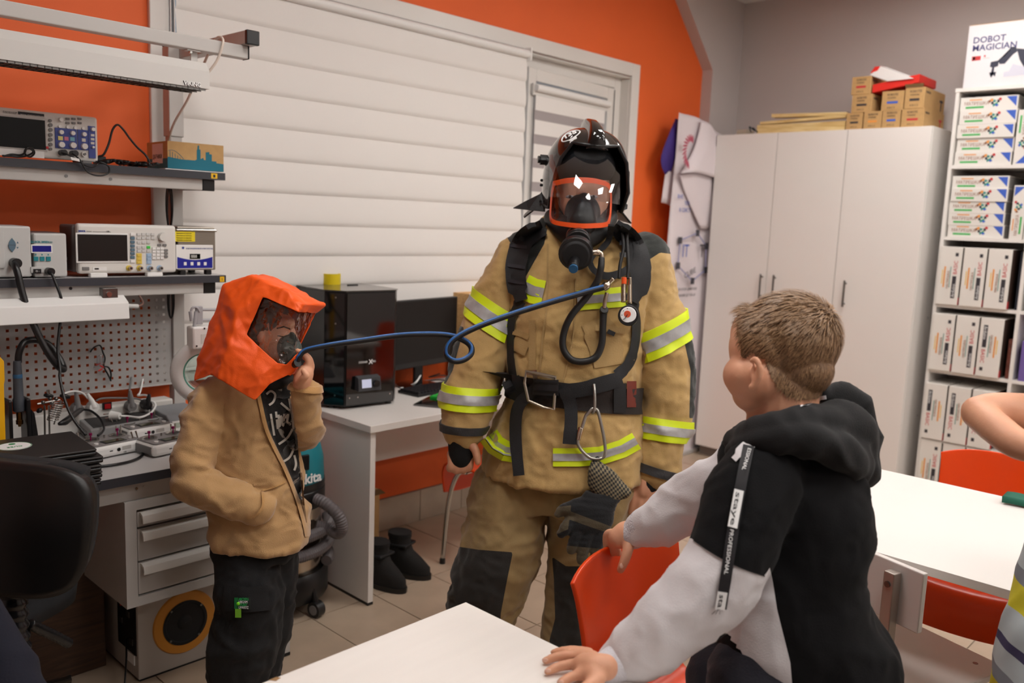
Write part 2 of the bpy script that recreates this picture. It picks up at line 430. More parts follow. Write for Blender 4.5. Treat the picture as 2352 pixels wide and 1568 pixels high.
# ================================================================== WORKBENCH
class Face:
    """details laid on a real vertical face y = Y that looks towards -y"""
    def __init__(s, parent, Y, ox=0, oy=0, sc=1): s.p = parent; s.Y = Y; s.ox = ox; s.oy = oy; s.sc = sc
    def pt(s, x, y): return ony(s.ox+x/s.sc, s.oy+y/s.sc, s.Y)
    def rng(s, x0, y0, x1, y1):
        ym, xm = (y0+y1)/2, (x0+x1)/2
        return s.pt(x0, ym).x, s.pt(x1, ym).x, s.pt(xm, y1).z, s.pt(xm, y0).z
    def rect(s, name, x0, y0, x1, y1, m, proud=.002, bevel=0, parent=None, back=.002):
        a, b, c, d = s.rng(x0, y0, x1, y1)
        return MB().box(a, b, s.Y-proud, s.Y+back, c, d).build(name, m, parent or s.p, world=True, bevel=bevel)
    def disc(s, name, x, y, r, m, proud=.004, n=16, parent=None, r2=None, bevel=0):
        c = s.pt(x, y); k = (c-CO).dot(CF)/FPX/s.sc; r *= k
        return MB().cyl((c.x, s.Y+.001, c.z), (c.x, s.Y-proud, c.z), r, r*(r2 or 1), n).build(name, m, parent or s.p, world=True, smooth=40, bevel=bevel)
    def txt(s, t, x, y, h, m, parent=None, width=1, proud=.0012, bold=0, align='LEFT', name='lettering'):
        c = s.pt(x, y); k = (c-CO).dot(CF)/FPX/s.sc
        return text(t, h*k*1.4, m, parent or s.p, frame((c.x, s.Y-proud, c.z), (1, 0, 0), (0, 0, 1)), align=align, width=width, bold=bold, world=True, name=name)

lt_top = mat('bench_top_laminate', (205, 203, 203), .4)
wbn = thing('workbench', 'grey electronics workbench with two shelves, perforated panel and dark edged top', 'workbench', (.6, 2.9, 0))
def bx(name, *a, m=grey_paint, p=None, bevel=.003): return box(name, *a, m, p or wbn, bevel=bevel, world=True)
BT, BF = .775, 2.54
bx('worktop', -.25, 1.60, BF+.004, 3.25, BT-.028, BT, m=lt_top, bevel=.001)
bx('worktop_edging', -.25, 1.60, BF, BF+.004, BT-.028, BT, m=dark_edge, bevel=0)
bx('worktop_edging', 1.60, 1.604, BF, 3.25, BT-.028, BT, m=dark_edge, bevel=0)
bx('top_rail', -.25, 1.53, BF+.03, BF+.07, BT-.088, BT-.028)
for px, py in ((350/3.484, 0),): pass
f4 = Face(wbn, BF+.03, 0, 1050, 3.027)
f4.disc('screw', 948, 216, 9, chrome, .004); f4.disc('screw_cap', 1000, 203, 8, grey_paint, .003)
for x in (1.53, -.25):
    bx('leg', x, x+.06, BF+.01, BF+.07, .012, BT-.028); bx('leg', x, x+.06, 3.17, 3.23, .012, BT-.028)
    bx('foot_cap', x-.001, x+.061, BF+.009, BF+.071, 0, .013, m=black_plastic)
    bx('foot_cap', x-.001, x+.061, 3.169, 3.231, 0, .013, m=black_plastic)
    bx('cross_rail', x+.01, x+.05, BF+.07, 3.17, .15, .19)
for x in (1.477, -.22):
    bx('upright', x, x+.046, 3.2, 3.245, BT, 1.85); bx('upright', x-.005, x+.051, 3.195, 3.249, 1.84, 2.165)
    bx('upright_cap', x-.005, x+.051, 3.195, 3.249, 2.165, 2.17, m=black_plastic)
    bx('lamp_arm', x+.035, x+.08, 2.715, 3.24, 2.125, 2.17)
    bx('arm_cap', x+.034, x+.081, 2.70, 2.716, 2.124, 2.171, m=black_plastic)
bx('lamp_rail', -.25, 1.535, 2.735, 2.775, 2.082, 2.124); bx('rail_cap', 1.535, 1.54, 2.734, 2.776, 2.081, 2.125, m=black_plastic)
for zt, nm in ((1.709, 'upper_shelf'), (1.336, 'lower_shelf')):
    sh = bx(nm, -.25, 1.575, 2.984, 3.25, zt-.026, zt, m=lt_top, bevel=.001)
    bx('shelf_edging', -.25, 1.575, 2.98, 2.984, zt-.026, zt, m=dark_edge, p=sh, bevel=0)
    bx('shelf_edging', 1.575, 1.579, 2.98, 3.25, zt-.026, zt, m=dark_edge, p=sh, bevel=0)
    bx('shelf_beam', -.25, 1.50, 2.997, 3.027, zt-.066, zt-.026, p=sh)
    for x in (1.50, -.23):
        bx('shelf_bracket', x, x+.046, 3.012, 3.245, zt-.066, zt-.026, p=sh)
        bx('bracket_cap', x, x+.046, 2.995, 3.012, zt-.067, zt-.0262, m=black_plastic, p=sh)
    fs = Face(sh, 2.98)
    for sx in ((485, 499) if zt > 1.5 else (505, 515),):
        y0 = 398 if zt > 1.5 else 635
        fs.rect('warning_sticker', sx[0], y0, sx[1], y0+12, yellow_sticker, .0006)
        fs.rect('warning_mark', sx[0]+4.5, y0+3, sx[1]-4.5, y0+9.5, ink, .001)
    fb = Face(sh, 2.997)
    for px in (152, 254) if zt > 1.5 else (162,):
        fb.disc('rivet', px, 404+(px-152)*.07 if zt > 1.5 else 662, 3.6, grey_pl if zt > 1.5 else black_plastic, .002)
# perforated panel with square holes
HP, HS = .0283, .0098
pa, pb, pz0, pz1 = .30, 1.475, .903, 1.305
nx, nz = int((pb-pa)/HP), int((pz1-pz0)/HP)
pm = MB(); Yp = 3.212
xs = [pa]; zs = [pz0]
for i in range(nx): c = pa+HP*(i+.5); xs += [c-HS/2, c+HS/2]
xs.append(pb)
for j in range(nz): c = pz0+HP*(j+.5); zs += [c-HS/2, c+HS/2]
zs.append(pz1)
W_ = len(xs)
for yv in (Yp, Yp+.0015): pm.v += [(x, yv, z) for z in zs for x in xs]
for j in range(len(zs)-1):
    for i in range(W_-1):
        if i % 2 == 1 and j % 2 == 1: continue
        for o in (0, W_*len(zs)): pm.f.append((o+j*W_+i, o+j*W_+i+1, o+(j+1)*W_+i+1, o+(j+1)*W_+i)); pm.m.append(0)
pm.build('perforated_panel', mat('panel_grey', (168, 165, 163), .5), wbn, world=True, fixn=False)
bx('panel_flange', pa, pb, Yp-.012, Yp, pz0-.002, pz0+.0015, bevel=0)
# cable channel with sockets along the back of the top
cc = bx('cable_channel', .25, 1.44, 3.13, 3.2, BT, BT+.085, m=off_white, bevel=.006)
# lower pedestal hung under the worktop
ped = thing('drawer_pedestal', 'light grey metal pedestal with three drawers hung under the workbench', 'drawer unit', (1.26, 2.85, .347))
px0, px1, pz0, pz1, py0 = 1.022, 1.50, .347, .747-.06, 2.56
b_ = MB(); b_.box(px0, px0+.035, py0, 3.1, pz0, pz1); b_.box(px1-.035, px1, py0, 3.1, pz0, pz1); b_.box(px0+.035, px1-.035, py0, 3.1, pz0, pz0+.03); b_.box(px0+.035, px1-.035, py0, 3.1, pz1-.03, pz1); b_.box(px0+.035, px1-.035, 3.07, 3.1, pz0+.03, pz1-.03)
b_.build('body', grey_paint, ped, world=True)
zz = [pz0+.034, pz0+.034+.108, pz0+.034+.217, pz1-.034]
for a, b in zip(zz[:-1], zz[1:]):
    d = box('drawer', px0+.038, px1-.038, py0+.003, 3.05, a+.002, b-.004, grey_paint, ped, bevel=.002, world=True)
    hp = [(0, 0), (-.004, .004), (-.026, .004), (-.032, -.002), (-.032, -.012), (-.028, -.012), (-.028, -.004), (-.02, -.001), (0, -.004)]
    Mh = Matrix(((0, 0, 1, 0), (1, 0, 0, py0+.004), (0, 1, 0, b-.012), (0, 0, 0, 1)))
    hp2 = [(0, .006), (-.012, .006), (-.024, 0), (-.028, -.012), (-.028, -.024), (-.024, -.024), (-.022, -.012), (-.012, -.002), (0, -.002)]
    MB().prism(hp2, px0+.045, px1-.045, Mh).build('handle', off_white, d, world=True, smooth=30)
# ------------------------------------------------------------------ lamp on the rail
al = mat('lamp_aluminium', (206, 203, 199), .4)
lamp = thing('bench_lamp', 'long pale aluminium bench lamp hung from the rail above the oscilloscope', 'lamp', (1.0, 2.76, 1.955))
lp = [(2.715, 1.962), (2.715, 2.018), (2.738, 2.046), (2.80, 2.046), (2.822, 2.018), (2.822, 1.962)]
Ml = Matrix(((0, 0, 1, 0), (1, 0, 0, 0), (0, 1, 0, 0), (0, 0, 0, 1)))
MB().prism(lp, .2, 1.383, Ml).build('housing', al, lamp, world=True)
gr = MB()
for i in range(60): gr.box(.22+i*.0192, .222+i*.0192, 2.72, 2.817, 1.955, 1.962)
for y in (2.72, 2.75, 2.78, 2.815): gr.box(.21, 1.375, y, y+.002, 1.955, 1.962)
o = gr.build('louvre_grid', steel_dark, lamp, world=True); o['kind'] = 'stuff'
MB().prism([(x*1.0, z) for x, z in lp], 1.383, 1.386, Ml).build('end_plate', al, lamp, world=True)
for x in (1.345, .3):
    MB().box(x, x+.022, 2.758, 2.763, 2.046, 2.084).box(x-.02, x+.024, 2.74, 2.772, 2.078, 2.081).build('hanger', grey_paint, lamp, world=True)
    MB().cyl((x-.004, 2.75, 2.07), (x-.004, 2.75, 2.081), .007, n=6).build('hanger_nut', chrome, lamp, world=True)
fl = Face(lamp, 2.715)
fl.txt('ViKING', 422, 194, 9, white_pl, proud=.0026, bold=.0006); fl.txt('ViKING', 421.2, 194.6, 9, ink, proud=.001, bold=.0009, name='lettering_shadow')
cb = mat('cream_cable', (222, 208, 196), .5)
tag(MB().tube(spline([(1.387, 2.77, 2.01), (1.40, 2.765, 2.015), (1.425, 2.74, 2.06), (1.44, 2.728, 2.115), (1.443, 2.745, 2.138), (1.44, 2.785, 2.13), (1.43, 2.84, 2.06), (1.425, 2.95, 1.95), (1.42, 3.05, 1.87), (1.43, 3.12, 1.80), (1.44, 3.18, 1.715)], 8), .0042, 8).build('lamp_cable', cb, smooth=True), 'thin cream cable looped over the lamp rail and running down to the box', 'cable')
# ------------------------------------------------------------------ things on the upper shelf
US, LS = 1.709, 1.336
scp = thing('oscilloscope', 'off-white benchtop oscilloscope with dark screen and blue knob panel on the upper shelf', 'oscilloscope', (.97, 3.05, US))
S1 = 3.484
fo = Face(scp, 3.005, 0, 0, S1)
xa, xb = .80, 1.143
box('housing', xa+.006, xb-.006, 3.03, 3.13, US+.012, US+.147, off_white, scp, bevel=.008, world=True)
box('front_panel', xa, xb, 3.007, 3.032, US+.008, US+.152, off_white, scp, bevel=.008, world=True)
for x in (xa+.02, xb-.05): box('foot', x, x+.03, 3.01, 3.1, US, US+.014, grey_pl, scp, bevel=.002, world=True)
fo.rect('bezel', -140, 928, 375, 1195, grey_paint, .002, .001); fo.rect('screen', -130, 940, 360, 1180, mat('matte_screen', (9, 9, 10), .4, spec=.2), .0035)
fo.rect('red_mark', 366, 1172, 386, 1190, mat('red_ink', (200, 30, 40), .5), .004)
fo.rect('name_strip', 146, 902, 352, 925, ink, .0015)
fo.txt('DSO5102P', 22, 902, 16, ink); fo.txt('DIGITAL STORAGE OSCILLOSCOPE', 160, 920, 9, ink_white, proud=.003)
bluep = mat('blue_control_panel', (58, 74, 150), .5)
fo.rect('control_panel', 441, 1028, 615, 1190, bluep, .002); fo.rect('control_panel', 622, 1040, 704, 1200, bluep, .002); fo.rect('control_panel', 708, 1010, 762, 1265, bluep, .002)
for x, y, r in ((483, 958, 18), (485, 1058, 19), (577, 1066, 19), (668, 1075, 19), (739, 1035, 17), (488, 1158, 26), (580, 1163, 26), (671, 1171, 26), (740, 1178, 10)):
    fo.disc('knob', x, y, r, white_pl, .012, r2=.85)
for i, y in enumerate((965, 1000, 1038, 1078, 1116, 1156, 1192)): fo.disc('soft_key', 403 if i else 400, y, 15 if i not in (0, 6) else 12, grey_pl, .004)
for x in (478, 541, 602, 665): fo.disc('menu_key', x, 1012+(x-478)*.08, 12, white_pl, .004)
for x in (540, 588, 636):
    for y in (951, 984): fo.rect('menu_button', x-14, y-8, x+14, y+8, grey_pl, .004)
for y in (1082, 1114, 1146): fo.rect('menu_button', 724, y-9, 752, y+9, off_white, .004)
fo.rect('channel_button', 462, 1090, 500, 1122, mat('pale_yellow', (226, 214, 130), .5), .004); fo.rect('channel_button', 512, 1094, 545, 1124, mat('pink_key', (214, 120, 150), .5), .004); fo.rect('channel_button', 558, 1098, 594, 1128, mat('cyan_key', (120, 180, 200), .5), .004); fo.rect('menu_button', 652, 1108, 682, 1134, off_white, .004)
fo.rect('caution_plate', -60, 1188, 352, 1252, white_pl, .0015)
for x, y in ((490, 1222), (578, 1228)): fo.disc('probe_plug', x, y, 24, black_plastic, .03)
fo.disc('connector', 668, 1234, 20, chrome, .01); fo.disc('connector_core', 668, 1234, 10, grey_pl, .014)
pts = lambda L, Y: [ony(x/S1, y/S1, Y) for x, y in L]
cab = MB().tube(spline(pts([(490, 1222)], 2.975)+pts([(560, 1245), (620, 1280), (680, 1320), (740, 1335), (785, 1310)], 2.965)+pts([(770, 1290)], 2.99), 8), .0028, 6)
tag(cab.build('probe_cable', black_plastic, smooth=True), 'thin black probe lead hanging from the left oscilloscope input', 'cable')
cab = MB().tube(spline(pts([(578, 1228)], 2.975)+pts([(640, 1280), (700, 1375), (790, 1405), (865, 1385), (868, 1330), (800, 1295)], 2.962)+pts([(760, 1300)], 2.99), 8), .0028, 6)
tag(cab.build('probe_cable', black_plastic, smooth=True), 'black probe lead with white tag drooping below the upper shelf', 'cable')
tg = MB().prism([(0, 0), (.026, -.004), (.027, -.013), (.002, -.009)], 0, .0008, frame(ony(565/S1, 1255/S1, 2.955), (1, 0, 0), (0, 0, 1)))
tag(tg.build('cable_tag', white_pl), 'small white paper tag tied to the probe lead', 'tag')
cl_ = MB().tube(spline([ony(x/S1, y/S1, 2.985+.01*math.sin(i)) for i, (x, y) in enumerate([(20, 1245), (90, 1250), (160, 1255), (230, 1240), (265, 1215), (240, 1190), (205, 1195), (200, 1230), (240, 1255), (275, 1225), (255, 1185), (215, 1185), (195, 1225), (160, 1240), (90, 1235), (30, 1250)])], 8), .003, 6)
tag(cl_.build('coiled_cable', black_plastic, smooth=True), 'black coiled probe lead lying before the oscilloscope screen', 'cable')
cl2 = MB().tube(spline([ony(x/S1, y/S1, Y) for x, y, Y in [(790, 1250, 3.04), (830, 1235, 3.03), (870, 1150, 3.03), (900, 1040, 3.03), (940, 998, 3.03), (985, 1035, 3.03), (1040, 1110, 3.02), (1100, 1180, 3.01), (1160, 1235, 3.0), (1195, 1290, 2.995), (1190, 1315, 2.99)]], 8), .0036, 6)
tag(cl2.build('mains_cable', black_plastic, smooth=True), 'black mains lead arching up between the oscilloscope and cardboard box', 'cable')
for i in range(4):
    P_ = []
    for k in range(16):
        P_.append((1.17+.012*k+.02*math.sin(k*1.7+i*2), 3.06+.045*math.sin(k*2.1+i), US+.006+.014*abs(math.sin(k*1.1+i*1.3))))
    tag(MB().tube(spline(P_, 6), .0036, 6).build('tangled_cable', black_plastic, smooth=True), 'tangled black cable heaped on the upper shelf beside the cardboard box', 'cable', 'tangled cables on the upper shelf')
tag(box('adapter_plug', 1.155, 1.185, 3.05, 3.09, US, US+.03, black_plastic, bevel=.004), 'black plug block behind the cables on the upper shelf', 'plug')
# cardboard box with skyline print
cbx = thing('cardboard_box', 'open cardboard box with teal skyline print and paper label on the upper shelf', 'box', (1.50, 3.13, US+.006), math.radians(-4))
bw, bd, bh, t = .205, .20, .095, .003
tealp = mat('teal_print', (24, 108, 128), .75)
for a in ((-bw/2, bw/2, -bd/2, -bd/2+t), (-bw/2, bw/2, bd/2-t, bd/2), (-bw/2, -bw/2+t, -bd/2+t, bd/2-t), (bw/2-t, bw/2, -bd/2+t, bd/2-t)):
    box('side_panel', *a, 0, bh, kraft, cbx)
box('bottom_panel', -bw/2+t, bw/2-t, -bd/2+t, bd/2-t, 0, t, kraft_d, cbx)
MB().prism([(-bw/2+t, -.02), (bw/2-.01, -.05), (bw/2-.01, .09), (-bw/2+t, .09)], bh-.004, bh, Matrix.Identity(4)).build('lid_flap', kraft_d, cbx)
sky = [(-bw/2, 0), (bw/2, 0), (bw/2, .028), (.075, .03), (.075, .036), (.058, .036), (.058, .06), (.049, .06), (.049, .068), (.035, .066), (.035, .038), (.028, .038), (.026, .046), (.016, .04), (.016, .074), (.011, .074), (.011, .088), (.006, .088), (.004, .072), (.002, .072), (.002, .038), (-.005, .034), (-.055, .034), (-bw/2, .04)]
MB().prism(sky, .0, .0006, frame((0, -bd/2, 0), (1, 0, 0), (0, 0, 1))).build('skyline_print', tealp, cbx)
arch = MB()
for i in range(6):
    x = -.095+i*.009; h = .062-.0045*i-abs(i-1)*.001
    arch.box(x, x+.0016, -bd/2-.0007, -bd/2, .03, h)
arch.tube([(-.1+i*.005, -bd/2-.0004, .036+.028*math.sin(PI*min(1, .35+i*.06))) for i in range(12)], .0009, 4)
arch.build('bridge_print', tealp, cbx)
box('side_print', -bw/2-.0006, -bw/2, -bd/2, bd/2, 0, .035, tealp, cbx)
box('paper_label', -bw/2-.0012, -bw/2, -.055, .045, .018, .088, mat('label_paper', (232, 222, 222), .8), cbx)
text('ДАТЧИКИ', .021, ink, cbx, frame((-bw/2-.0014, .04, .035), (0, -1, 0), (0, 0, 1)), width=.85)
tag(box('paper_sheet', 1.36, 1.56, 2.99, 3.2, US, US+.003, mat('paper_white', (226, 224, 222), .8)), 'thin stack of paper under the cardboard box', 'paper')
# ------------------------------------------------------------------ things on the lower shelf
S2 = 3.92
def shelf_thing(name, label, cat, x, y): return thing(name, label, cat, (x, y, LS))
st1 = shelf_thing('hot_air_station', 'pale grey hot air station with two arrow buttons, left end of lower shelf', 'soldering station', .84, 3.06)
pale = mat('pale_grey_plastic', (196, 196, 194), .5)
box('housing', .70, .927, 3.0, 3.17, LS+.006, LS+.165, pale, st1, bevel=.006, world=True)
box('foot', .72, .90, 3.01, 3.15, LS, LS+.007, black_plastic, st1, world=True)
f1 = Face(st1, 3.0, 0, 450, S2)
f1.rect('front_plate', -60, 318, 34, 650, pale, .006, .002)
bkey = mat('slate_blue_key', (84, 112, 130), .5)
for sgn, y in ((1, 412), (-1, 472)):
    c = f1.pt(107, y); k = .00041
    MB().prism([(-26*k, -24*k*sgn), (26*k, -24*k*sgn), (20*k, 0), (0, 28*k*sgn), (-20*k, 0)], 0, .004, frame((c.x, 3.0, c.z), (1, 0, 0), (0, 0, 1))).build('arrow_key', bkey, st1, world=True)
    c = f1.pt(158, 442-24*sgn)
    MB().prism([(-8*k, -7*k*sgn), (8*k, -7*k*sgn), (0, 8*k*sgn)], 0, .001, frame((c.x, 3.0, c.z), (1, 0, 0), (0, 0, 1))).build('arrow_mark', bkey, st1, world=True)
f1.disc('hose_socket', 125, 600, 44, black_plastic, .03)
Q = lambda L: [ony(x/S2, 450+y/S2, Y) for x, y, Y in L]
hose = Q([(125, 600, 2.99), (135, 625, 2.965), (160, 700, 2.95), (195, 850, 2.94), (240, 1000, 2.93), (300, 1150, 2.92), (370, 1300, 2.91), (450, 1440, 2.90), (520, 1530, 2.90), (565, 1562, 2.91), (570, 1540, 2.93), (520, 1440, 2.95), (450, 1350, 2.96), (380, 1310, 2.96), (300, 1295, 2.96), (230, 1310, 2.955), (190, 1360, 2.95), (168, 1430, 2.95), (165, 1500, 2.95)])
hh = MB().tube(spline(hose, 10), .0105, 10)
tag(hh.build('air_hose', black_plastic, smooth=True), 'thick black ribbed air hose looping down from the hot air station', 'hose')
st2 = shelf_thing('soldering_station', 'small pale soldering station with blue display and three teal buttons', 'soldering station', .98, 3.06)
MB().box(.925, 1.03, 3.03, 3.16, LS+.006, LS+.146).build('housing', mat('brown_station_case', (92, 74, 74), .6), st2, world=True, bevel=.006)  # housing is one even brown, darker than the pale front panel
box('front_panel', .934, 1.033, 3.0, 3.035, LS+.004, LS+.144, pale, st2, bevel=.006, world=True)
box('foot', .94, 1.02, 3.03, 3.15, LS, LS+.007, black_plastic, st2, world=True)
f2 = Face(st2, 3.0, 0, 450, S2)
f2.rect('display_bezel', 280, 436, 470, 512, white_pl, .0012); f2.rect('display', 290, 447, 460, 502, mat('blue_display', (16, 22, 130), .2), .002)
teal = mat('teal_key', (16, 128, 140), .5)
f2.txt('QUICK 202D', 274, 420, 17, teal, width=1.1, bold=.0003); f2.txt('ESD', 434, 422, 15, teal)
for x in (322, 378, 434):
    f2.rect('button', x-20, 545, x+20, 584, teal, .004); f2.rect('button_mark', x-6, 522, x+6, 534, teal, .001)
f2.rect('ledge', 275, 636, 478, 690, pale, .004, .001); f2.rect('rocker_switch', 296, 655, 364, 696, black_plastic, .008); f2.txt('O -', 312, 682, 16, ink_white, proud=.0095)
f2.disc('iron_socket', 432, 675, 34, black_plastic, .03)
ir = Q([(432, 675, 2.975), (465, 700, 2.96), (500, 780, 2.95), (545, 900, 2.94), (558, 980, 2.94), (550, 1080, 2.93), (535, 1200, 2.92), (522, 1330, 2.91), (522, 1420, 2.90), (540, 1560, 2.88)]) + [ony(600/4.356, 800+300/4.356, 2.86), ony(650/4.356, 800+520/4.356, 2.82), ony(730/4.356, 800+700/4.356, 2.78), ony(860/4.356, 800+870/4.356, 2.74)]
tag(MB().tube(spline(ir, 8), .0045, 8).build('iron_cable', black_plastic, smooth=True), 'black iron lead hanging from the small soldering station', 'cable')
gen = shelf_thing('signal_generator', 'white function generator with dark wide screen and coloured sockets on the lower shelf', 'signal generator', 1.24, 3.06)
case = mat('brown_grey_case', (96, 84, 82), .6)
gx0, gx1 = 1.068, 1.402
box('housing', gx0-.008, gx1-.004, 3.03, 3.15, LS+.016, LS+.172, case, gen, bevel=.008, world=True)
gf = MB(); gf.box(gx0, gx1, 3.003, 3.035, LS+.012, LS+.178); gf.build('front_panel', off_white, gen, world=True, bevel=.01, seg=3)
for x in (gx0+.035, gx0+.225): box('foot', x, x+.055, 2.995, 3.02, LS, LS+.014, white_pl, gen, bevel=.003, world=True)
fg = Face(gen, 3.003, 0, 450, S2)
fg.rect('bezel', 682, 334, 1152, 600, white_pl, .003, .001); fg.rect('screen', 697, 347, 1143, 584, mat('brown_dark_screen', (30, 24, 22), .4, spec=.25), .0045)
fg.txt('RIGOL', 706, 322, 15, ink_blue, bold=.0005); fg.txt('DG4162', 778, 323, 9, ink); fg.txt('FUNCTION/ARBITRARY WAVEFORM GENERATOR', 835, 324, 5, ink); fg.txt('UX', 955, 326, 15, ink)
for i, y in enumerate((345, 379, 414, 449, 484, 517, 551, 587)): fg.rect('soft_key', 1172, y-13, 1210, y+13, bkey if 0 < i < 7 else white_pl, .005, .001)
gk = mat('light_key', (205, 204, 202), .5)
for y in (345, 378, 417, 461, 494):
    for x in (1246, 1288, 1330, 1373) if y < 400 else (1248, 1290, 1334): fg.rect('function_key', x-15, y-11, x+15, y+11, mat('green_key', (60, 200, 70), .5) if (x, y) == (1334, 461) else gk, .004)
for y in (472, 499, 528, 557):
    for x in (1383, 1420, 1456): fg.rect('number_key', x-15, y-10, x+15, y+10, white_pl, .005)
for x, y in ((1432, 442), (1480, 442), (1492, 488), (1492, 516), (1492, 544)): fg.rect('arrow_key', x-16, y-10, x+16, y+10, grey_pl, .004)
yk, bk = mat('yellow_panel', (224, 196, 84), .5), mat('pale_blue_panel', (164, 190, 216), .5)
fg.rect('channel_panel', 1226, 516, 1276, 612, yk, .0015); fg.rect('channel_panel', 1316, 516, 1362, 612, bk, .0015)
for y in (534, 566, 598): fg.rect('channel_key', 1234, y-11, 1270, y+11, yk, .004); fg.rect('channel_key', 1322, y-11, 1358, y+11, bk, .004)
fg.disc('dial', 1458, 369, 36, off_white, .016, 24); fg.disc('dial_ring', 1458, 369, 41, grey_paint, .004, 24)
for x, m_ in ((1160, yk), (1254, yk), (1345, bk), (1435, bk)):
    fg.disc('socket_ring', x, 648, 26, m_, .003); fg.disc('socket', x+4, 648, 17, chrome, .016); fg.disc('socket_core', x+4, 648, 9, black_plastic, .017)
fg.rect('power_button', 740, 638, 802, 668, grey_pl, .004, .001); fg.rect('usb_plate', 834, 640, 960, 674, white_pl, .0015); fg.rect('usb_port', 850, 648, 888, 662, black_plastic, .002)
tag(MB().tube(spline([ony(500/S2, 450+567/S2, 3.04), ony(540/S2, 450+560/S2, 3.045), ony(600/S2, 450+562/S2, 3.05)], 6), .006, 8).build('mains_plug', black_plastic, smooth=True), 'black plug with ribbed strain relief beside the signal generator', 'plug')
uc = shelf_thing('ultrasonic_cleaner', 'brushed steel ultrasonic cleaner with blue control panel and yellow label', 'ultrasonic cleaner', 1.49, 3.08)
st_m = mat('brushed_steel_case', (158, 150, 140), .38, metal=.85, var=.06, scale=20, stretch=(1, 1, 60))
ux0, ux1, uy0, uy1 = 1.413, 1.557, 3.015, 3.19
box('tank', ux0, ux1, uy0, uy1, LS+.018, LS+.165, st_m, uc, bevel=.004, world=True)
MB().box(ux0-.006, ux1+.004, uy0-.005, uy1+.005, LS+.158, LS+.167).build('rim', chrome, uc, world=True, bevel=.003)
MB().prism([(ux0, uy0+.005), (ux1, uy0+.005), (ux1, uy1), (ux0, uy1)], LS+.168, LS+.175, Matrix.Identity(4)).build('lid', st_m, uc, world=True, bevel=.003)
for x in (ux0+.01, ux1-.035):
    for y in (uy0+.005, uy1-.04): box('rubber_foot', x, x+.022, y, y+.022, LS, LS+.018, black_plastic, uc, bevel=.003, world=True)
fu = Face(uc, uy0, 0, 450, S2)
ypl = mat('yellow_label', (236, 214, 30), .6)
fu.rect('warning_label', 1556, 306, 1755, 410, ypl, .0008); fu.rect('label_header', 1562, 309, 1750, 319, ink, .0012)
for i in range(4): fu.txt('Внимание не включать', 1588, 340+i*20, 9, ink, proud=.0012)
fu.rect('control_panel', 1584, 440, 1918, 656, white_pl, .002, .003)
dkb = mat('deep_blue_panel', (28, 36, 150), .35)
a0, b0, c0, d0 = fu.rng(1594, 548, 1910, 648)
curve = [(a0, c0), (b0, c0)] + [(b0+(a0-b0)*i/14, d0-.011*math.sin(PI*i/14)) for i in range(15)]
MB().prism(curve, uy0-.003, uy0, Matrix(((1, 0, 0, 0), (0, 0, 1, 0), (0, 1, 0, 0), (0, 0, 0, 1)))).build('blue_panel', dkb, uc, world=True)
fu.rect('digit_display', 1706, 520, 1800, 566, black_gloss, .003); fu.txt('888', 1716, 556, 27, off_white, proud=.0036); fu.txt('УЛЬТРАЗВУКОВОЙ ОЧИСТИТЕЛЬ', 1672, 478, 11, ink_blue, proud=.0026)
fu.disc('logo', 1646, 466, 11, ink_blue, .0028)
for x in (1664, 1725, 1785, 1844): fu.rect('touch_key', x-13, 594, x+13, 624, white_pl, .0042, .001)
# lamp under the lower shelf
l2 = thing('shelf_lamp', 'white slim lamp tilted under the lower shelf before the perforated panel', 'lamp', (.9, 2.93, 1.20))
MB().prism([(2.90, 1.203), (2.905, 1.258), (2.945, 1.28), (2.99, 1.262), (2.965, 1.205)], .2, 1.19, Ml).build('housing', white_pl, l2, world=True, bevel=.003)
for x in (1.115, .35):
    box('bracket', x, x+.05, 2.93, 2.96, 1.272, 1.305, steel_dark, l2, bevel=.002, world=True); MB().cyl((x+.02, 2.925, 1.285), (x+.02, 2.965, 1.285), .009, n=10).build('bracket_bolt', chrome, l2, world=True)
MB().cyl((1.19, 2.93, 1.243), (1.23, 2.93, 1.24), .008, n=10).build('cable_gland', pale, l2, world=True, smooth=40)
tag(MB().tube(spline([(1.23, 2.93, 1.24), (1.26, 2.96, 1.25), (1.265, 3.05, 1.29), (1.25, 3.12, 1.305)], 8), .0035, 6).build('lamp_cable', mat('brown_cable', (120, 90, 80), .6), smooth=True), 'thin brown lead from the end of the lamp under the lower shelf', 'cable')
for lab, z0, z1 in (('black cable coil tied to the upright below the upper shelf', 1.655, 1.50), ('black cable coil tied to the upright below the lower shelf', 1.285, 1.16)):
    L_ = []
    for i in range(26):
        a = i/25*6*PI; L_.append((1.462+.010*math.sin(a), 3.185-.008*math.cos(a*.5), (z0+z1)/2+(z0-z1)/2*math.cos(a)))
    tag(MB().tube(spline(L_, 6), .0028, 6).build('tied_cable', black_plastic, smooth=True), lab, 'cable')
# ================================================================== ON AND AROUND THE WORKBENCH
def c3(x, y, z=BT): return onz(x/4.356, 800+y/4.356, z)
def c3y(x, y, Y): return ony(x/4.356, 800+y/4.356, Y)
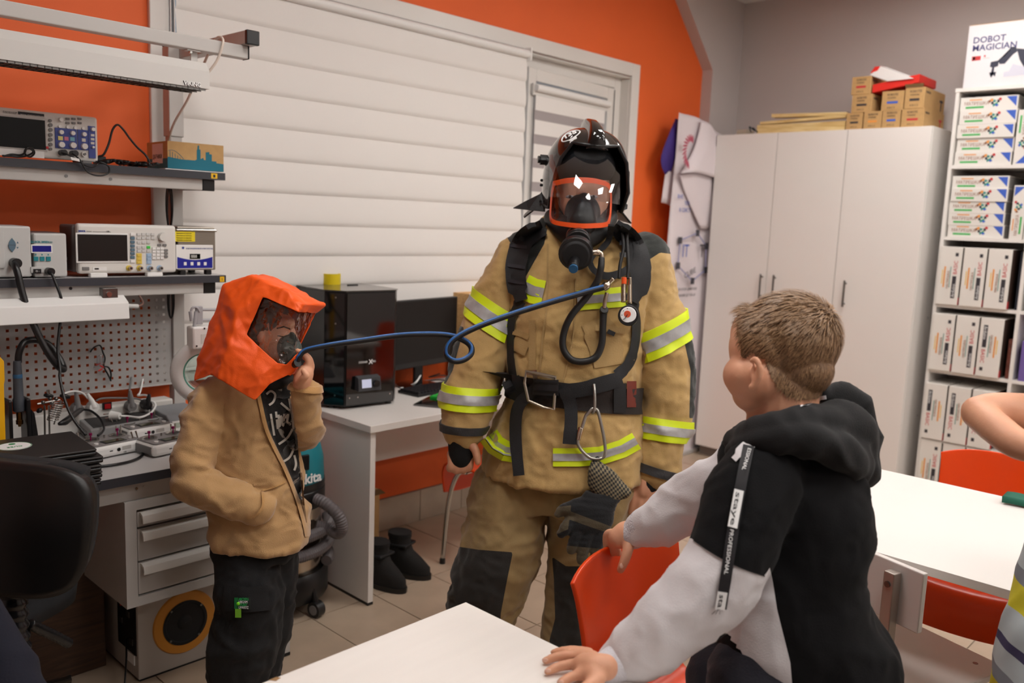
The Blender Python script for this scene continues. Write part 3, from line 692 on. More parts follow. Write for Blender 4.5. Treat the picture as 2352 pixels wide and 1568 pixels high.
# stack of laptops
lap_m = mat('dark_laptop_lid', (38, 34, 33), .45, var=.08, scale=25)
top_z = BT+.115
A = c3(970, 1000, top_z); B = c3(640, 770, top_z)
e = (B-A); e.z = 0; Ld = .245; eu = e.normalized(); ru = V(eu.y, -eu.x, 0); ang = math.atan2(ru.y, ru.x)
for i in range(5):
    off = ru*random.uniform(.0, .02)*(1 if i < 4 else 0) + eu*random.uniform(-.012, .012)*(1 if i < 4 else 0)
    loc = A + eu*Ld/2 - ru*.17 + off
    lt = thing('laptop', ['black laptop at the bottom of the stack on the workbench', 'black laptop second from the bottom of the stack', 'black laptop in the middle of the stack', 'black laptop second from the top of the stack', 'black laptop with round white sticker on top of the stack'][i], 'laptop', (loc.x, loc.y, BT+.023*i), ang, 'laptops stacked on the workbench')
    MB().box(-.17, .17, -Ld/2, Ld/2, .003, .014).build('base', black_plastic, lt, bevel=.004)
    MB().box(-.17, .17, -Ld/2, Ld/2, .0155, .0225).build('lid', lap_m, lt, bevel=.003)
    if i == 4:
        sq_ = Matrix.Rotation(-ang, 4, 'Z') @ (onz(32, 1024, top_z)-V(loc.x, loc.y, top_z)); SXx, SYy = sq_.x, sq_.y
        MB().cyl((SXx, SYy, .0225), (SXx, SYy, .0231), .045, n=36).build('sticker', ink_white, lt)
        grn = mat('green_print', (30, 140, 80), .5)
        s_ = MB(); R1, R2 = .0445, .0425
        s_.ring_loft([[V(SXx+r*math.cos(t*PI/18), SYy+r*math.sin(t*PI/18), z) for r, z in ((R1, .0231), (R1, .0233), (R2, .0233), (R2, .0231))] for t in range(36)], closed=True)
        s_.build('sticker_ring', grn, lt)
        text('CUBE', .016, grn, lt, frame((SXx, SYy-.005, .0233), (-1, 0, 0), (0, -1, 0)), align='CENTER')
        MB().cyl((SXx, SYy+.024, .0231), (SXx, SYy+.024, .0235), .009, n=12).build('sticker_tree', grn, lt)
# transmitters
grey_face = mat('transmitter_face', (132, 128, 128), .4); maroon = mat('magenta_stick', (150, 20, 90), .35, metal=.4)
lcd_m = mat('olive_display', (52, 54, 26), .15)
def transmitter(loc, rz, label):
    t = thing('transmitter', label, 'transmitter', loc, rz, 'radio transmitters on the workbench')
    pr = [(-.085, -.055), (-.08, -.065), (.08, -.065), (.085, -.055), (.082, .05), (.06, .068), (-.06, .068), (-.082, .05)]
    MB().prism(pr, .004, .042, Matrix.Identity(4)).build('body', white_pl, t, bevel=.012, seg=3)
    MB().prism([(x*.9, y*.88) for x, y in pr], .042, .046, Matrix.Identity(4)).build('face_plate', grey_face, t, bevel=.003)
    MB().prism([(-.0855, -.05), (-.075, -.05), (-.075, .03), (-.0825, .045)], .008, .036, Matrix.Identity(4)).build('grip', grey_pl, t, bevel=.003)
    MB().prism([(.0855, -.05), (.075, -.05), (.075, .03), (.0825, .045)], .008, .036, Matrix.Identity(4)).build('grip', grey_pl, t, bevel=.003)
    MB().box(-.036, .036, -.052, -.014, .046, .0475).build('display_frame', black_plastic, t)
    MB().box(-.03, .03, -.047, -.019, .0475, .0482).build('display', lcd_m, t)
    for s in (-1, 1):
        g = MB().lathe([(.0255, .046), (.0255, .05), (.021, .0495), (.017, .0465)], Matrix.Translation(V(s*.045, .022, 0)), 24, caps=False).build('gimbal_ring', chrome, t, smooth=40)
        MB().cyl((s*.045, .022, .045), (s*.045, .022, .0466), .0195, n=20).build('gimbal_well', black_plastic, t)
        MB().lathe([(.002, .046), (.0025, .062), (.005, .063), (.0052, .07), (.003, .071)], Matrix.Translation(V(s*.045, .022, 0)), 12).build('stick', maroon, t, smooth=40)
        for q in (.062, .078): MB().cyl((s*q, .058, .042), (s*q+s*.004, .064, .068), .0022, .0028, 8).build('toggle_switch', chrome, t, smooth=40)
        MB().cyl((s*.058, -.036, .046), (s*.058, -.036, .0495), .007, n=14).build('round_key', white_pl, t)
    MB().cyl((0, .022, .046), (0, .022, .056), .003, n=8).build('power_switch', chrome, t)
    MB().cyl((0, -.0655, .024), (0, -.0665, .024), .006, n=14).build('jack', black_plastic, t)
    MB().box(.012, .042, -.0658, -.0652, .02, .032).build('spec_label', grey_paint, t)
    MB().box(-.03, -.02, -.0658, -.0652, .022, .025).build('usb_port', black_plastic, t)
    text('CE', .008, ink, t, frame((.016, -.0656, .009), (1, 0, 0), (0, 0, 1)))
    return t
for (x, y, r, lab) in ((1150, 1080, 8, 'white radio transmitter nearest the laptop stack'), (1500, 900, 6, 'white radio transmitter behind the other two, against the flat grey box'), (1730, 1055, 10, 'white radio transmitter partly hidden behind the fleece sleeve')):
    p = c3(x, y); transmitter((p.x, p.y+.055, BT), math.radians(r), lab)
# flat grey box with dark top
gb = thing('flat_grey_case', 'flat grey equipment case with dark matt top and vent slots on the workbench', 'case', (1.15, 2.98, BT))
fa = [c3(905, 815, BT+.05), c3(1640, 690, BT+.05), c3(1420, 600, BT+.05), c3(770, 690, BT+.05)]
fc = sum(fa, V())/4
MB().prism([(p.x, p.y) for p in fa], BT+.003, BT+.05, Matrix.Identity(4)).build('case_body', mat('mid_grey_case', (150, 150, 150), .5), gb, world=True, bevel=.004)
MB().prism([(fc.x+(p.x-fc.x)*.88, fc.y+(p.y-fc.y)*.84) for p in fa], BT+.05, BT+.0515, Matrix.Identity(4)).build('top_mat', mat('dark_mat', (56, 54, 54), .85), gb, world=True)
d0 = (fa[0]-fa[3]); d0.z = 0
for i in range(3):
    a_ = fa[3]+d0*(.25+.2*i); n_ = V(-d0.y, d0.x, 0).normalized()
    MB().box(-.018, .018, -.0005, .0012, -.002, .002, frame((a_.x, a_.y, BT+.03), d0, (0, 0, 1)) @ Matrix.Rotation(-PI/2, 4, 'X')).build('vent_slot', black_plastic, gb, world=True)
for p in fa: MB().cyl((fc.x+(p.x-fc.x)*.85, fc.y+(p.y-fc.y)*.85, BT), (fc.x+(p.x-fc.x)*.85, fc.y+(p.y-fc.y)*.85, BT+.004), .008).build('foot', black_plastic, gb, world=True)
gm = thing('bench_meter', 'grey bench multimeter with sloped pale front at the back of the workbench', 'multimeter', (1.43, 3.03, BT))
MB().prism([(2.93, BT+.004), (2.95, BT+.045), (2.975, BT+.062), (3.11, BT+.07), (3.11, BT+.004)], 1.34, 1.475, Ml).build('housing', mat('meter_grey', (138, 140, 144), .5), gm, world=True, bevel=.004)
MB().prism([(2.926, BT+.008), (2.946, BT+.044), (2.95, BT+.042), (2.93, BT+.008)], 1.35, 1.465, Ml).build('front_plate', off_white, gm, world=True)
MB().prism([(2.932, BT+.022), (2.941, BT+.038), (2.944, BT+.037), (2.936, BT+.021)], 1.36, 1.42, Ml).build('display', mat('grey_lcd', (150, 160, 140), .3), gm, world=True)
MB().box(1.345, 1.47, 2.94, 3.1, BT, BT+.005).build('base_plate', black_plastic, gm, world=True)
# sockets and plugs on the cable channel
fch = Face(wbn, 3.13, 0, 800, 4.356)
fch.rect('channel_switch', 1022, 540, 1112, 606, black_plastic, .006); fch.rect('switch_rocker', 1038, 550, 1098, 598, mat('red_rocker', (170, 12, 22), .3), .010)
for x in (745, 900, 1290, 1440): fch.disc('socket', x, 595, 48, white_pl, .008, 24)
def plug(name, lab, m, x, y, dx=0, dz=.05):
    c = c3y(x, y, 3.12); t = MB()
    t.cyl((c.x, c.y, c.z), (c.x, c.y-.03, c.z), .019, .017, 16); t.tube([(c.x, c.y-.022, c.z), (c.x+dx*.4, c.y-.025, c.z+dz*.5), (c.x+dx, c.y-.022, c.z+dz)], [.012, .009, .005], 10)
    return tag(t.build(name, m, smooth=40), lab, 'plug')
plug('power_plug', 'grey angled mains plug in the bench socket nearest the panel edge', grey_pl, 755, 590, -.005, .06)
plug('power_plug', 'white mains plug beside the red switch on the bench channel', white_pl, 915, 575, -.02, .05)
plug('power_plug', 'grey mains plug right of the red switch on the bench channel', grey_pl, 1290, 570, -.004, .06)
plug('power_plug', 'black mains plug at the right end of the bench channel', black_plastic, 1445, 555, .01, .04)
def wire(name, lab, m, pts_, r=.0035, n=8): return tag(MB().tube(spline(pts_, n), r, 8).build(name, m, smooth=True), lab, 'cable')
wire('mains_cable', 'white cable arching over the socket channel to the helping hand', white_pl, [c3y(880, 500, 3.10), c3y(830, 450, 3.10), c3y(760, 428, 3.09), c3y(690, 435, 3.08), c3y(640, 455, 3.07)])
wire('mains_cable', 'grey cable rising from the bench channel to behind the panel', grey_pl, [c3y(1285, 520, 3.11), c3y(1295, 430, 3.15), c3y(1312, 330, 3.19), c3y(1318, 270, 3.225)])
wire('mains_cable', 'white cable hanging behind the panel above the black plug', white_pl, [c3y(1435, 270, 3.225), c3y(1420, 360, 3.2), c3y(1400, 440, 3.19), c3y(1380, 470, 3.18), c3y(1440, 465, 3.16), c3y(1500, 480, 3.12)])
wire('mains_cable', 'dark grey cable lying along the top of the bench channel', grey_pl, [c3y(960, 525, 3.14), c3y(1020, 500, 3.14), c3y(1150, 495, 3.15), c3y(1350, 500, 3.15), c3y(1420, 520, 3.13)])
# loose white plug on the flat case
lp_ = thing('loose_plug', 'loose white mains plug with curled cable on the flat grey case', 'plug', c3(1150, 680, BT+.053))
pz = BT+.053+.018
a_, b_ = c3(1110, 670, pz), c3(1200, 675, pz)
MB().cyl(a_, b_, .017, .012, 16).build('plug_body', white_pl, lp_, world=True, smooth=40)
for s in (-1, 1):
    q = a_+V(-.002, s*.006, s*.006); MB().cyl(q, q+V(-.022, 0, 0), .0024, n=8).build('pin', chrome, lp_, world=True)
MB().tube(spline([b_, c3(1290, 680, pz-.008), c3(1400, 690, pz-.01), c3(1500, 650, pz-.01), c3(1550, 590, pz), c3(1545, 545, pz+.01), c3(1490, 515, pz+.02)], 8), .0042, 8).build('lead', white_pl, lp_, world=True, smooth=True)
# soldering handpiece in its stand
hs = thing('hot_air_stand', 'black holder with dark grey hot air handpiece standing behind the laptops', 'tool stand', c3(215, 800, BT))
D0 = 2.93
MB().prism([(ony(80/4.356, 0, D0).x*1.0, 0), (0, 0), (0, .01)], 0, .001, Matrix.Identity(4))
xl, xr = c3y(75, 700, D0).x, c3y(375, 700, D0).x; zb = BT
for x0, x1, zt_ in ((75, 115, 520), (255, 300, 500)):
    a0 = c3y(x0, 700, D0).x; a1 = c3y(x1, 700, D0).x; MB().box(a0, a1, D0-.015, D0+.05, zb, c3y(x0, zt_, D0).z).build('holder_wall', black_plastic, hs, world=True, bevel=.003)
MB().prism([(c3y(300, 700, D0).x, zb+.001), (c3y(385, 700, D0).x, zb+.001), (c3y(330, 640, D0).x, c3y(330, 640, D0).z), (c3y(300, 640, D0).x, c3y(330, 600, D0).z)], -(D0+.05), -(D0-.015), frame((0, 0, 0), (1, 0, 0), (0, 0, 1))).build('holder_foot', black_plastic, hs, world=True)
hd = mat('slate_handle', (62, 66, 74), .6)
cx = c3y(190, 300, D0).x; zf = lambda y: c3y(190, y, D0).z
MB().lathe([(.013, zf(640)), (.017, zf(630)), (.0175, zf(520)), (.0145, zf(500)), (.0135, zf(300)), (.0115, zf(150)), (.0105, zf(130))], Matrix.Translation(V(cx, D0+.012, 0)), 18).build('handle', hd, hs, world=True, smooth=50)
MB().lathe([(.0137, zf(300)), (.0139, zf(298)), (.0137, zf(265)), (.0133, zf(262))], Matrix.Translation(V(cx, D0+.012, 0)), 18).build('blue_band', mat('blue_band', (40, 90, 130), .5), hs, world=True, smooth=50)
brass = mat('brass', (150, 110, 60), .3, metal=1)
MB().lathe([(.004, zf(790)), (.005, zf(770)), (.010, zf(765)), (.0105, zf(725)), (.0085, zf(720)), (.0085, zf(640))], Matrix.Translation(V(cx, D0+.012, 0)), 16).build('nozzle', brass, hs, world=True, smooth=40)
# yellow clamp bar at the frame edge
yb = thing('yellow_clamp', 'yellow plastic clamp bar standing at the left end of the workbench', 'clamp', c3(20, 860, BT))
yel = mat('yellow_plastic', (240, 178, 10), .4)
p0 = ony(0, 757, 2.86)
MB().prism([(p0.x-.03, zb+.002), (ony(18, 990, 2.86).x, zb+.002), (ony(17, 980, 2.86).x, zb+.02), (ony(11, 970, 2.86).x, zb+.03), (ony(8, 850, 2.86).x, 1.03), (ony(9, 820, 2.86).x, 1.04), (ony(7, 770, 2.86).x, 1.10), (p0.x-.01, 1.125), (p0.x-.03, 1.125)], -2.885, -2.86, frame((0, 0, 0), (1, 0, 0), (0, 0, 1))).build('clamp_bar', yel, yb, world=True, bevel=.002)
MB().box(p0.x-.04, ony(16, 990, 2.86).x, 2.84, 2.90, zb, zb+.012).build('clamp_base', yel, yb, world=True, bevel=.002)
# helping hand with clips and coil
th = thing('helping_hand', 'chrome helping hand stand with black clips and coil spring on the workbench', 'tool stand', c3(490, 800, BT))
Dh = 2.96
hp_ = lambda x, y, d=0: c3y(x, y, Dh+d)
MB().cyl((hp_(490, 800).x, Dh, BT), (hp_(490, 800).x, Dh, BT+.012), .03, n=24).build('stand_base', black_plastic, th, world=True)
for x in (445, 490): MB().cyl((hp_(x, 800).x, Dh, BT+.01), hp_(x, 570), .0032, n=8).build('stand_rod', chrome, th, world=True)
MB().cyl(hp_(372, 555), hp_(600, 512), .003, n=8).build('cross_bar', chrome, th, world=True)
MB().cyl(hp_(610, 520), hp_(540, 760), .0025, n=8).build('side_rod', chrome, th, world=True)
MB().cyl(hp_(480, 415), hp_(484, 470), .005, n=10).build('thumb_screw', chrome, th, world=True)
for x, y, x2, y2 in ((440, 465, 530, 480), (600, 470, 700, 488), (370, 640, 420, 600)): MB().tube([hp_(x, y), hp_((x+x2)/2, (y+y2)/2), hp_(x2, y2)], [.004, .009, .005], 8).build('clip', black_plastic, th, world=True, smooth=True)
for x, y in ((430, 540), (500, 500), (520, 545), (560, 505)): MB().ell(hp_(x, y), (.007, 0, 0), (0, .007, 0), (0, 0, .007), 10, 6).build('joint', steel_dark, th, world=True, smooth=True)
co = []
for i in range(90):
    t_ = i/89; a = t_*8*2*PI; c = hp_(585-60*t_, 545+170*t_, -.02); co.append(c+V(.017*math.cos(a), .017*math.sin(a), 0))
MB().tube(co, .0018, 5).build('coil_spring', chrome, th, world=True, smooth=True)
# soldering iron lying across
si = thing('soldering_iron', 'black soldering iron leaning on the laptop stack with its lead', 'soldering iron', c3(700, 700, BT))
MB().tube([c3(590, 755, BT+.125), c3(650, 735, BT+.125), c3(720, 680, BT+.115), c3(800, 618, BT+.105), c3(830, 608, BT+.10)], [.005, .011, .010, .0085, .006], 10).build('handle', black_plastic, si, world=True, smooth=True)
MB().tube(spline([c3(825, 610, BT+.10), c3(910, 625, BT+.10), c3(1000, 700, BT+.08), c3(1040, 790, BT+.06), c3(1020, 840, BT+.055), c3(980, 870, BT+.055)], 8), .004, 8).build('lead', black_plastic, si, world=True, smooth=True)
MB().tube([c3(1000, 1180, BT+.004), c3(1150, 1160, BT+.004), c3(1300, 1130, BT+.004), c3(1400, 1090, BT+.004), c3(1430, 1050, BT+.004), c3(1415, 1020, BT+.004)], .0042, 8)
wire('bench_cable', 'black cable running along the worktop before the transmitters', black_plastic, [c3(990, 1182, BT+.006), c3(1150, 1162, BT+.006), c3(1300, 1130, BT+.006), c3(1395, 1090, BT+.006), c3(1430, 1050, BT+.006), c3(1410, 1015, BT+.006)], .0045)
# safety glasses hanging on the panel
sg = thing('safety_glasses', 'black and red safety glasses hanging on the perforated panel', 'glasses', c3y(1040, 150, 3.2))
g_ = lambda x, y, d=0: c3y(x, y, 3.19+d)
MB().tube(spline([g_(905, 35, .015), g_(940, -10), g_(1000, -30), g_(1030, 40), g_(1050, 100), g_(1040, 180), g_(1080, 260), g_(1110, 325, .01)], 6), .0028, 6).build('temple', black_plastic, sg, world=True, smooth=True)
MB().tube(spline([g_(1040, 180), g_(1085, 190), g_(1110, 250), g_(1105, 320, .01)], 6), .003, 6).build('temple', black_plastic, sg, world=True, smooth=True)
MB().grid(lambda u, v: g_(965+85*u, 90+70*v-30*math.sin(u*PI)*(1-v), -.012*math.sin(u*PI)), 8, 6).build('lens', clear('clear_plastic', (.9, .92, .95), .12), sg, world=True, smooth=True, solid=.0015)
for a, b in (((960, 165), (1010, 150)), ((985, 225), (1025, 200)), ((1000, 170), (1040, 190))): MB().tube([g_(*a), g_(*b)], .003, 6).build('red_trim', mat('red_trim', (190, 40, 40), .4), sg, world=True)
# ------------------------------------------------------------------ magnifier lamp
ml = thing('magnifier_lamp', 'white ring magnifier lamp on a folding arm behind the orange hood', 'lamp', (1.50, 2.72, BT))
Dm = 2.74
mc = ony(470, 855, Dm); k = (mc-CO).dot(CF)/FPX
nrm = (CO-mc); nrm.z *= .4; nrm = (nrm.normalized()+V(-.25, -.2, .25)).normalized()
Mr = frame(mc, nrm.cross(V(0, 0, 1)) * -1, V(0, 0, 1))
Ro, Ri = 74*k, 44*k
prof_ = [(Ro, -.012), (Ro+.002, .0), (Ro-.004, .013), (Ro-.02, .019), (Ri+.012, .017), (Ri, .010), (Ri-.001, -.010), (Ri+.004, -.014), (Ro-.006, -.016)]
MB().ring_loft([[Mr @ V(r*math.cos(2*PI*j/48), r*math.sin(2*PI*j/48), z) for r, z in prof_] for j in range(48)], closed=True).build('ring_shade', white_pl, ml, world=True, smooth=45)
MB().lathe([(Ri-.001, -.004), (Ri*.7, .002), (Ri*.3, .006), (.001, .007)], Mr, 40, caps=False).build('lens', clear('green_glass', (.72, .86, .80), .2), ml, world=True, smooth=True)
MB().ring_loft([[Mr @ V((Ri+.002+.004*math.cos(a))*math.cos(2*PI*j/40), (Ri+.002+.004*math.cos(a))*math.sin(2*PI*j/40), .008+.004*math.sin(a)) for a in (0, 1.57, 3.14, 4.71)] for j in range(40)], closed=True).build('lens_rim', mat('green_rim', (90, 160, 140), .3), ml, world=True, smooth=True)
hx0, hx1 = ony(437, 770, Dm).x, ony(490, 770, Dm).x; hz1, hz0 = ony(455, 749, Dm).z, ony(455, 800, Dm).z
MB().box(hx0, hx1, Dm-.02, Dm+.03, hz0, hz1).build('ballast_box', white_pl, ml, world=True, bevel=.006)
MB().box(hx0+.028, hx1-.01, Dm-.021, Dm-.019, hz0+.018, hz1-.025).build('rating_label', off_white, ml, world=True)
for x, z in ((hx0+.012, hz0+.012), (hx0+.04, hz1-.006)): MB().cyl((x, Dm-.022, z), (x, Dm-.019, z), .003, n=8).build('screw', black_plastic, ml, world=True)
ag = mat('lamp_arm_grey', (168, 168, 172), .4)
MB().cyl((hx0+.014, Dm, hz1-.004), ony(450, 715, Dm+.005), .006, n=8).build('neck', ag, ml, world=True)
MB().tube(spline([ony(440, 735, Dm), ony(438, 720, Dm), ony(442, 707, Dm), ony(452, 706, Dm), ony(458, 716, Dm)], 6), .004, 6).build('arm_spring', ag, ml, world=True, smooth=True)
MB().cyl(ony(437, 715, Dm-.01), ony(440, 737, Dm-.012), .006, n=8).build('wing_nut', ag, ml, world=True)
jA, jB = ony(452, 711, Dm+.005), ony(456, 735, Dm+.005)
eA = V(1.475, 2.70, jA.z+.0); 
MB().cyl(jA, V(1.49, 2.78, jA.z-.01), .005, n=8).build('arm', ag, ml, world=True); MB().cyl(jB, V(1.49, 2.78, jB.z-.01), .005, n=8).build('arm', ag, ml, world=True)
MB().box(jA.x-.004, jA.x+.02, Dm, Dm+.012, jB.z-.015, jA.z+.012).build('arm_joint', ag, ml, world=True, bevel=.003)
MB().cyl((1.49, 2.78, BT+.02), (1.49, 2.78, jA.z), .009, n=12).build('arm_post', ag, ml, world=True, smooth=40)
MB().cyl((1.49, 2.78, BT), (1.49, 2.78, BT+.022), .028, n=20).build('clamp_base', ag, ml, world=True, smooth=40)
# ------------------------------------------------------------------ below the bench: speaker, board
sp = thing('loudspeaker', 'pale grey wooden loudspeaker with ochre ringed woofer on the floor', 'loudspeaker', (1.33, 2.87, 0))
box('cabinet', 1.12, 1.52, 2.722, 3.03, .008, .338, mat('pale_speaker_vinyl', (176, 168, 160), .5), sp, bevel=.003, world=True)
box('base_strip', 1.125, 1.515, 2.727, 3.025, 0, .009, black_plastic, sp, world=True)
wc = ony(424.5, 1428, 2.72)
Mw = frame((wc.x, 2.722, wc.z), (1, 0, 0), (0, 0, 1))
MB().lathe([(.075, -.004), (.075, .006), (.108, .005), (.112, 0), (.112, -.004)], Mw, 48, caps=False).build('woofer_ring', mat('ochre_ring', (206, 138, 48), .45), sp, world=True, smooth=40)
MB().lathe([(.079, .008), (.070, .0085), (.066, .004), (.060, .0035), (.045, .0025), (.026, .0015), (.024, .004), (.012, .0075), (.0005, .0085)], Mw, 48, caps=False).build('woofer_cone', black_matte, sp, world=True, smooth=40)
for a in (.7, 2.3, 3.9, 5.4): MB().cyl(Mw @ V(.074*math.cos(a), .074*math.sin(a), .007), Mw @ V(.074*math.cos(a), .074*math.sin(a), .0105), .004, n=8).build('screw', steel_dark, sp, world=True)
box('amplifier_plate', 1.117, 1.12, 2.735, 2.88, .09, .33, black_plastic, sp, world=True)
for y, z, s_ in ((2.79, .30, .012), (2.85, .27, .016), (2.79, .22, .01), (2.85, .18, .01), (2.77, .13, .012)): box('jack_plate', 1.114, 1.117, y-s_, y+s_, z-s_, z+s_, steel_dark, sp, world=True)
box('power_led', 1.113, 1.1165, 2.842, 2.848, .232, .25, mat('red_switch', (210, 30, 30), .4), sp, world=True)
box('serial_label', 1.1165, 1.12, 2.75, 2.81, .05, .085, white_pl, sp, world=True)
tag(box('wooden_box', .70, 1.085, 2.905, 3.18, 0, .42, wood('brown_veneer', (62, 42, 30), (80, 55, 38)), bevel=.003), 'brown wood veneer box on the floor beside the loudspeaker', 'box')
wire('speaker_cable', 'thin black lead trailing on the floor from the loudspeaker', black_plastic, [(1.112, 2.80, .13), (1.07, 2.70, .09), (1.0, 2.58, .012), (.93, 2.60, .005), (.86, 2.72, .005), (.78, 2.78, .005)], .003)
# ------------------------------------------------------------------ office chair
oc = thing('office_chair', 'black office chair with moulded backrest and accordion spine in front of the workbench', 'chair', (.62, 2.22, 0), 0)
cen = at(8, 1208, 2.08); rt = (CR*1.0); rt.z = 0; rt.normalize(); rt = (Matrix.Rotation(math.radians(-14), 3, 'Z') @ rt); nb = V(rt.y, -rt.x, 0)
def backp(u, v):
    a = (u-.5)*2; b = (v-.5)*2
    # superellipse outline
    rr = max(abs(a), abs(b)); m_ = (abs(a)**4.5+abs(b)**4.5)**(1/4.5)
    if m_ > 1e-6: a, b = a*rr/m_, b*rr/m_
    w_ = .232-.03*(1-b)*.5*(1-b)*.5-.02*max(0, -b)
    return cen + rt*(a*w_) + V(0, 0, b*.165) + nb*(.03*b*b*.3 - .045*a*a + .012*math.cos(b*2))
MB().grid(backp, 25, 21).build('backrest', mat('black_chair_shell', (22, 22, 23), .42), oc, world=True, smooth=True, solid=.045)
pad = MB().grid(lambda u, v: backp(.04+.92*u, .04+.955*v) - nb*.035, 22, 18).build('back_cushion', mat('black_chair_fabric', (28, 29, 32), .95, bump=.5, bscale=600), oc, world=True, smooth=True, solid=.05)
sc_ = at(-60, 1340, 2.42); sc_.z = .46
def seatp(u, v):
    a = (u-.5)*2; b = (v-.5)*2; rr = max(abs(a), abs(b)); m_ = (abs(a)**3.5+abs(b)**3.5)**(1/3.5)
    if m_ > 1e-6: a, b = a*rr/m_, b*rr/m_
    return V(sc_.x, sc_.y, .47) + rt*(a*.22) - nb*(b*.225) + V(0, 0, -.03*(a*a+b*b)*.5)
MB().grid(seatp, 19, 19).build('seat', MATS['black_chair_fabric'], oc, world=True, smooth=True, solid=.06)
bel = MB(); b0_ = at(22, 1325, 2.12); rings = []
for i in range(41):
    z = .64-.0062*i*1.2; q = V(b0_.x, b0_.y, z) - nb*(.02*(i/40)**2); s_ = 1.0 if i % 4 in (1, 2) else .86
    rings.append([q + rt*(.045*s_*math.cos(j*PI/8)) + nb*(.03*s_*math.sin(j*PI/8)) for j in range(16)])
bel.ring_loft(rings).build('accordion_spine', mat('glossy_bellows', (30, 30, 32), .22), oc, world=True, smooth=True)
MB().cyl((sc_.x, sc_.y, .10), (sc_.x, sc_.y, .44), .028, n=16).build('gas_lift', black_plastic, oc, world=True, smooth=40)
MB().cyl((sc_.x, sc_.y, .085), (sc_.x, sc_.y, .14), .045, .04, 20).build('hub', chrome, oc, world=True, smooth=40)
lv = [at(68, 1432, 2.15), at(100, 1448, 2.2), at(130, 1462, 2.24), at(160, 1478, 2.28)]
MB().tube([p for i in range(1) for p in spline(lv, 8)], [.014 if i % 2 else .011 for i in range(25)], 8).build('lever_bellows', black_plastic, oc, world=True, smooth=True)
for i in range(5):
    a = math.radians(20+72*i); e1 = V(sc_.x+.29*math.cos(a), sc_.y+.29*math.sin(a), .075)
    MB().tube([(sc_.x, sc_.y, .115), ((sc_.x*.5+e1.x*.5), (sc_.y*.5+e1.y*.5), .11), e1], [.022, .018, .014], 10).build('base_leg', chrome, oc, world=True, smooth=True)
    pcs = V(e1.x, e1.y, .028); dd = V(-math.sin(a), math.cos(a), 0)
    MB().cyl(pcs-dd*.022, pcs+dd*.022, .028, n=18).cyl(pcs+V(0, 0, .02), pcs+V(0, 0, .06), .008, n=8).build('castor', black_plastic, oc, world=True)
# ================================================================== WHITE DESK BY THE WALL
DZ, DF = .755, 2.674
dk = thing('white_desk', 'white laminate computer desk with panel ends under the window', 'desk', (2.75, 3.0, 0))
box('desktop', 2.025, 3.50, DF, 3.30, DZ-.029, DZ, white_paint, dk, bevel=.0015, world=True)
box('side_panel', 2.035, 2.061, DF+.012, 3.28, .012, DZ-.029, white_paint, dk, bevel=.001, world=True)
box('side_panel', 3.46, 3.486, DF+.012, 3.28, .012, DZ-.029, white_paint, dk, bevel=.001, world=True)
for x in (2.035, 3.46): box('glide_strip', x, x+.026, DF+.012, 3.28, 0, .012, black_plastic, dk, world=True)
zm = ony(870, 1058, 3.2).z
box('modesty_panel', 2.061, 3.46, 3.2, 3.216, zm, DZ-.029, white_paint, dk, world=True)
# 3D printer
pr = thing('printer_3d', 'tall black enclosed 3D printer with glossy front on the white desk', '3D printer', (2.24, 3.12, DZ))
PZ = 1.262
fp = [(2.062, 3.055), (2.112, 2.972), (2.352, 2.945), (2.392, 2.985), (2.415, 3.285), (2.075, 3.285)]
prm = mat('black_printer_shell', (20, 20, 22), .3)
MB().prism(fp, DZ+.012, PZ-.006, Matrix.Identity(4)).build('enclosure', prm, pr, world=True, bevel=.003)
MB().prism([(2.06, 3.053), (2.111, 2.969), (2.353, 2.942), (2.395, 2.983), (2.418, 3.288), (2.072, 3.288)], PZ-.006, PZ, Matrix.Identity(4)).build('top_plate', mat('smoked_top', (70, 66, 62), .12), pr, world=True, bevel=.001)
for x, y in ((2.10, 3.05), (2.35, 2.98), (2.38, 3.25), (2.1, 3.25)): MB().cyl((x, y, DZ), (x, y, DZ+.013), .014).build('foot', black_plastic, pr, world=True)
dA, dB = V(2.112, 2.972, 0), V(2.352, 2.945, 0); dx = (dB-dA).normalized(); dn = V(dx.y, -dx.x, 0)
Mp = frame(dA, dx, (0, 0, 1))
def pbox(name, a, b, z0, z1, m, d0=0, d1=.004, bevel=0, p=pr): return MB().box(a, b, z0, z1, d0, d1, Mp).build(name, m, p, world=True, bevel=bevel)
pbox('front_door', .004, .236, DZ+.10, PZ-.012, black_gloss, .0005, .005)
pbox('lower_fascia', .004, .236, DZ+.018, DZ+.098, black_gloss, .0005, .004)
eA_, eB_ = V(2.062, 3.055, 0), V(2.112, 2.972, 0); Me = frame(eA_, (eB_-eA_), (0, 0, 1)); le = (eB_-eA_).length
MB().box(.004, le-.004, DZ+.02, PZ-.012, .0003, .003, Me).build('corner_panel', black_gloss, pr, world=True)
for z in (PZ-.03, PZ-.14, DZ+.06): MB().cyl(Me @ V(le*.55, z, .003), Me @ V(le*.55, z, .0045), .004, n=10).build('screw', chrome, pr, world=True)
for x in (.02, .06, .22): MB().cyl(Mp @ V(x, DZ+.05, .004), Mp @ V(x, DZ+.05, .0055), .0035, n=10).build('screw', chrome, pr, world=True)
cp = MB().prism([(.0, 0), (.035, -.002), (.028, .055), (0, .062)], -.155, -.045, Matrix(((0, 0, -1, 0), (0, 1, 0, 0), (1, 0, 0, 0), (0, 0, 0, 1))))
cp.v = [tuple(Mp @ V(x, y+DZ+.082, z+.004)) for x, y, z in cp.v]
cpo = cp.build('control_box', mat('charcoal_plastic', (58, 60, 64), .5), pr, world=True, bevel=.002)
def cface(x, y): return Mp @ V(x, DZ+.082+y, .004+.035-.0068*(y+.002)/.0573*1.03+.0008)
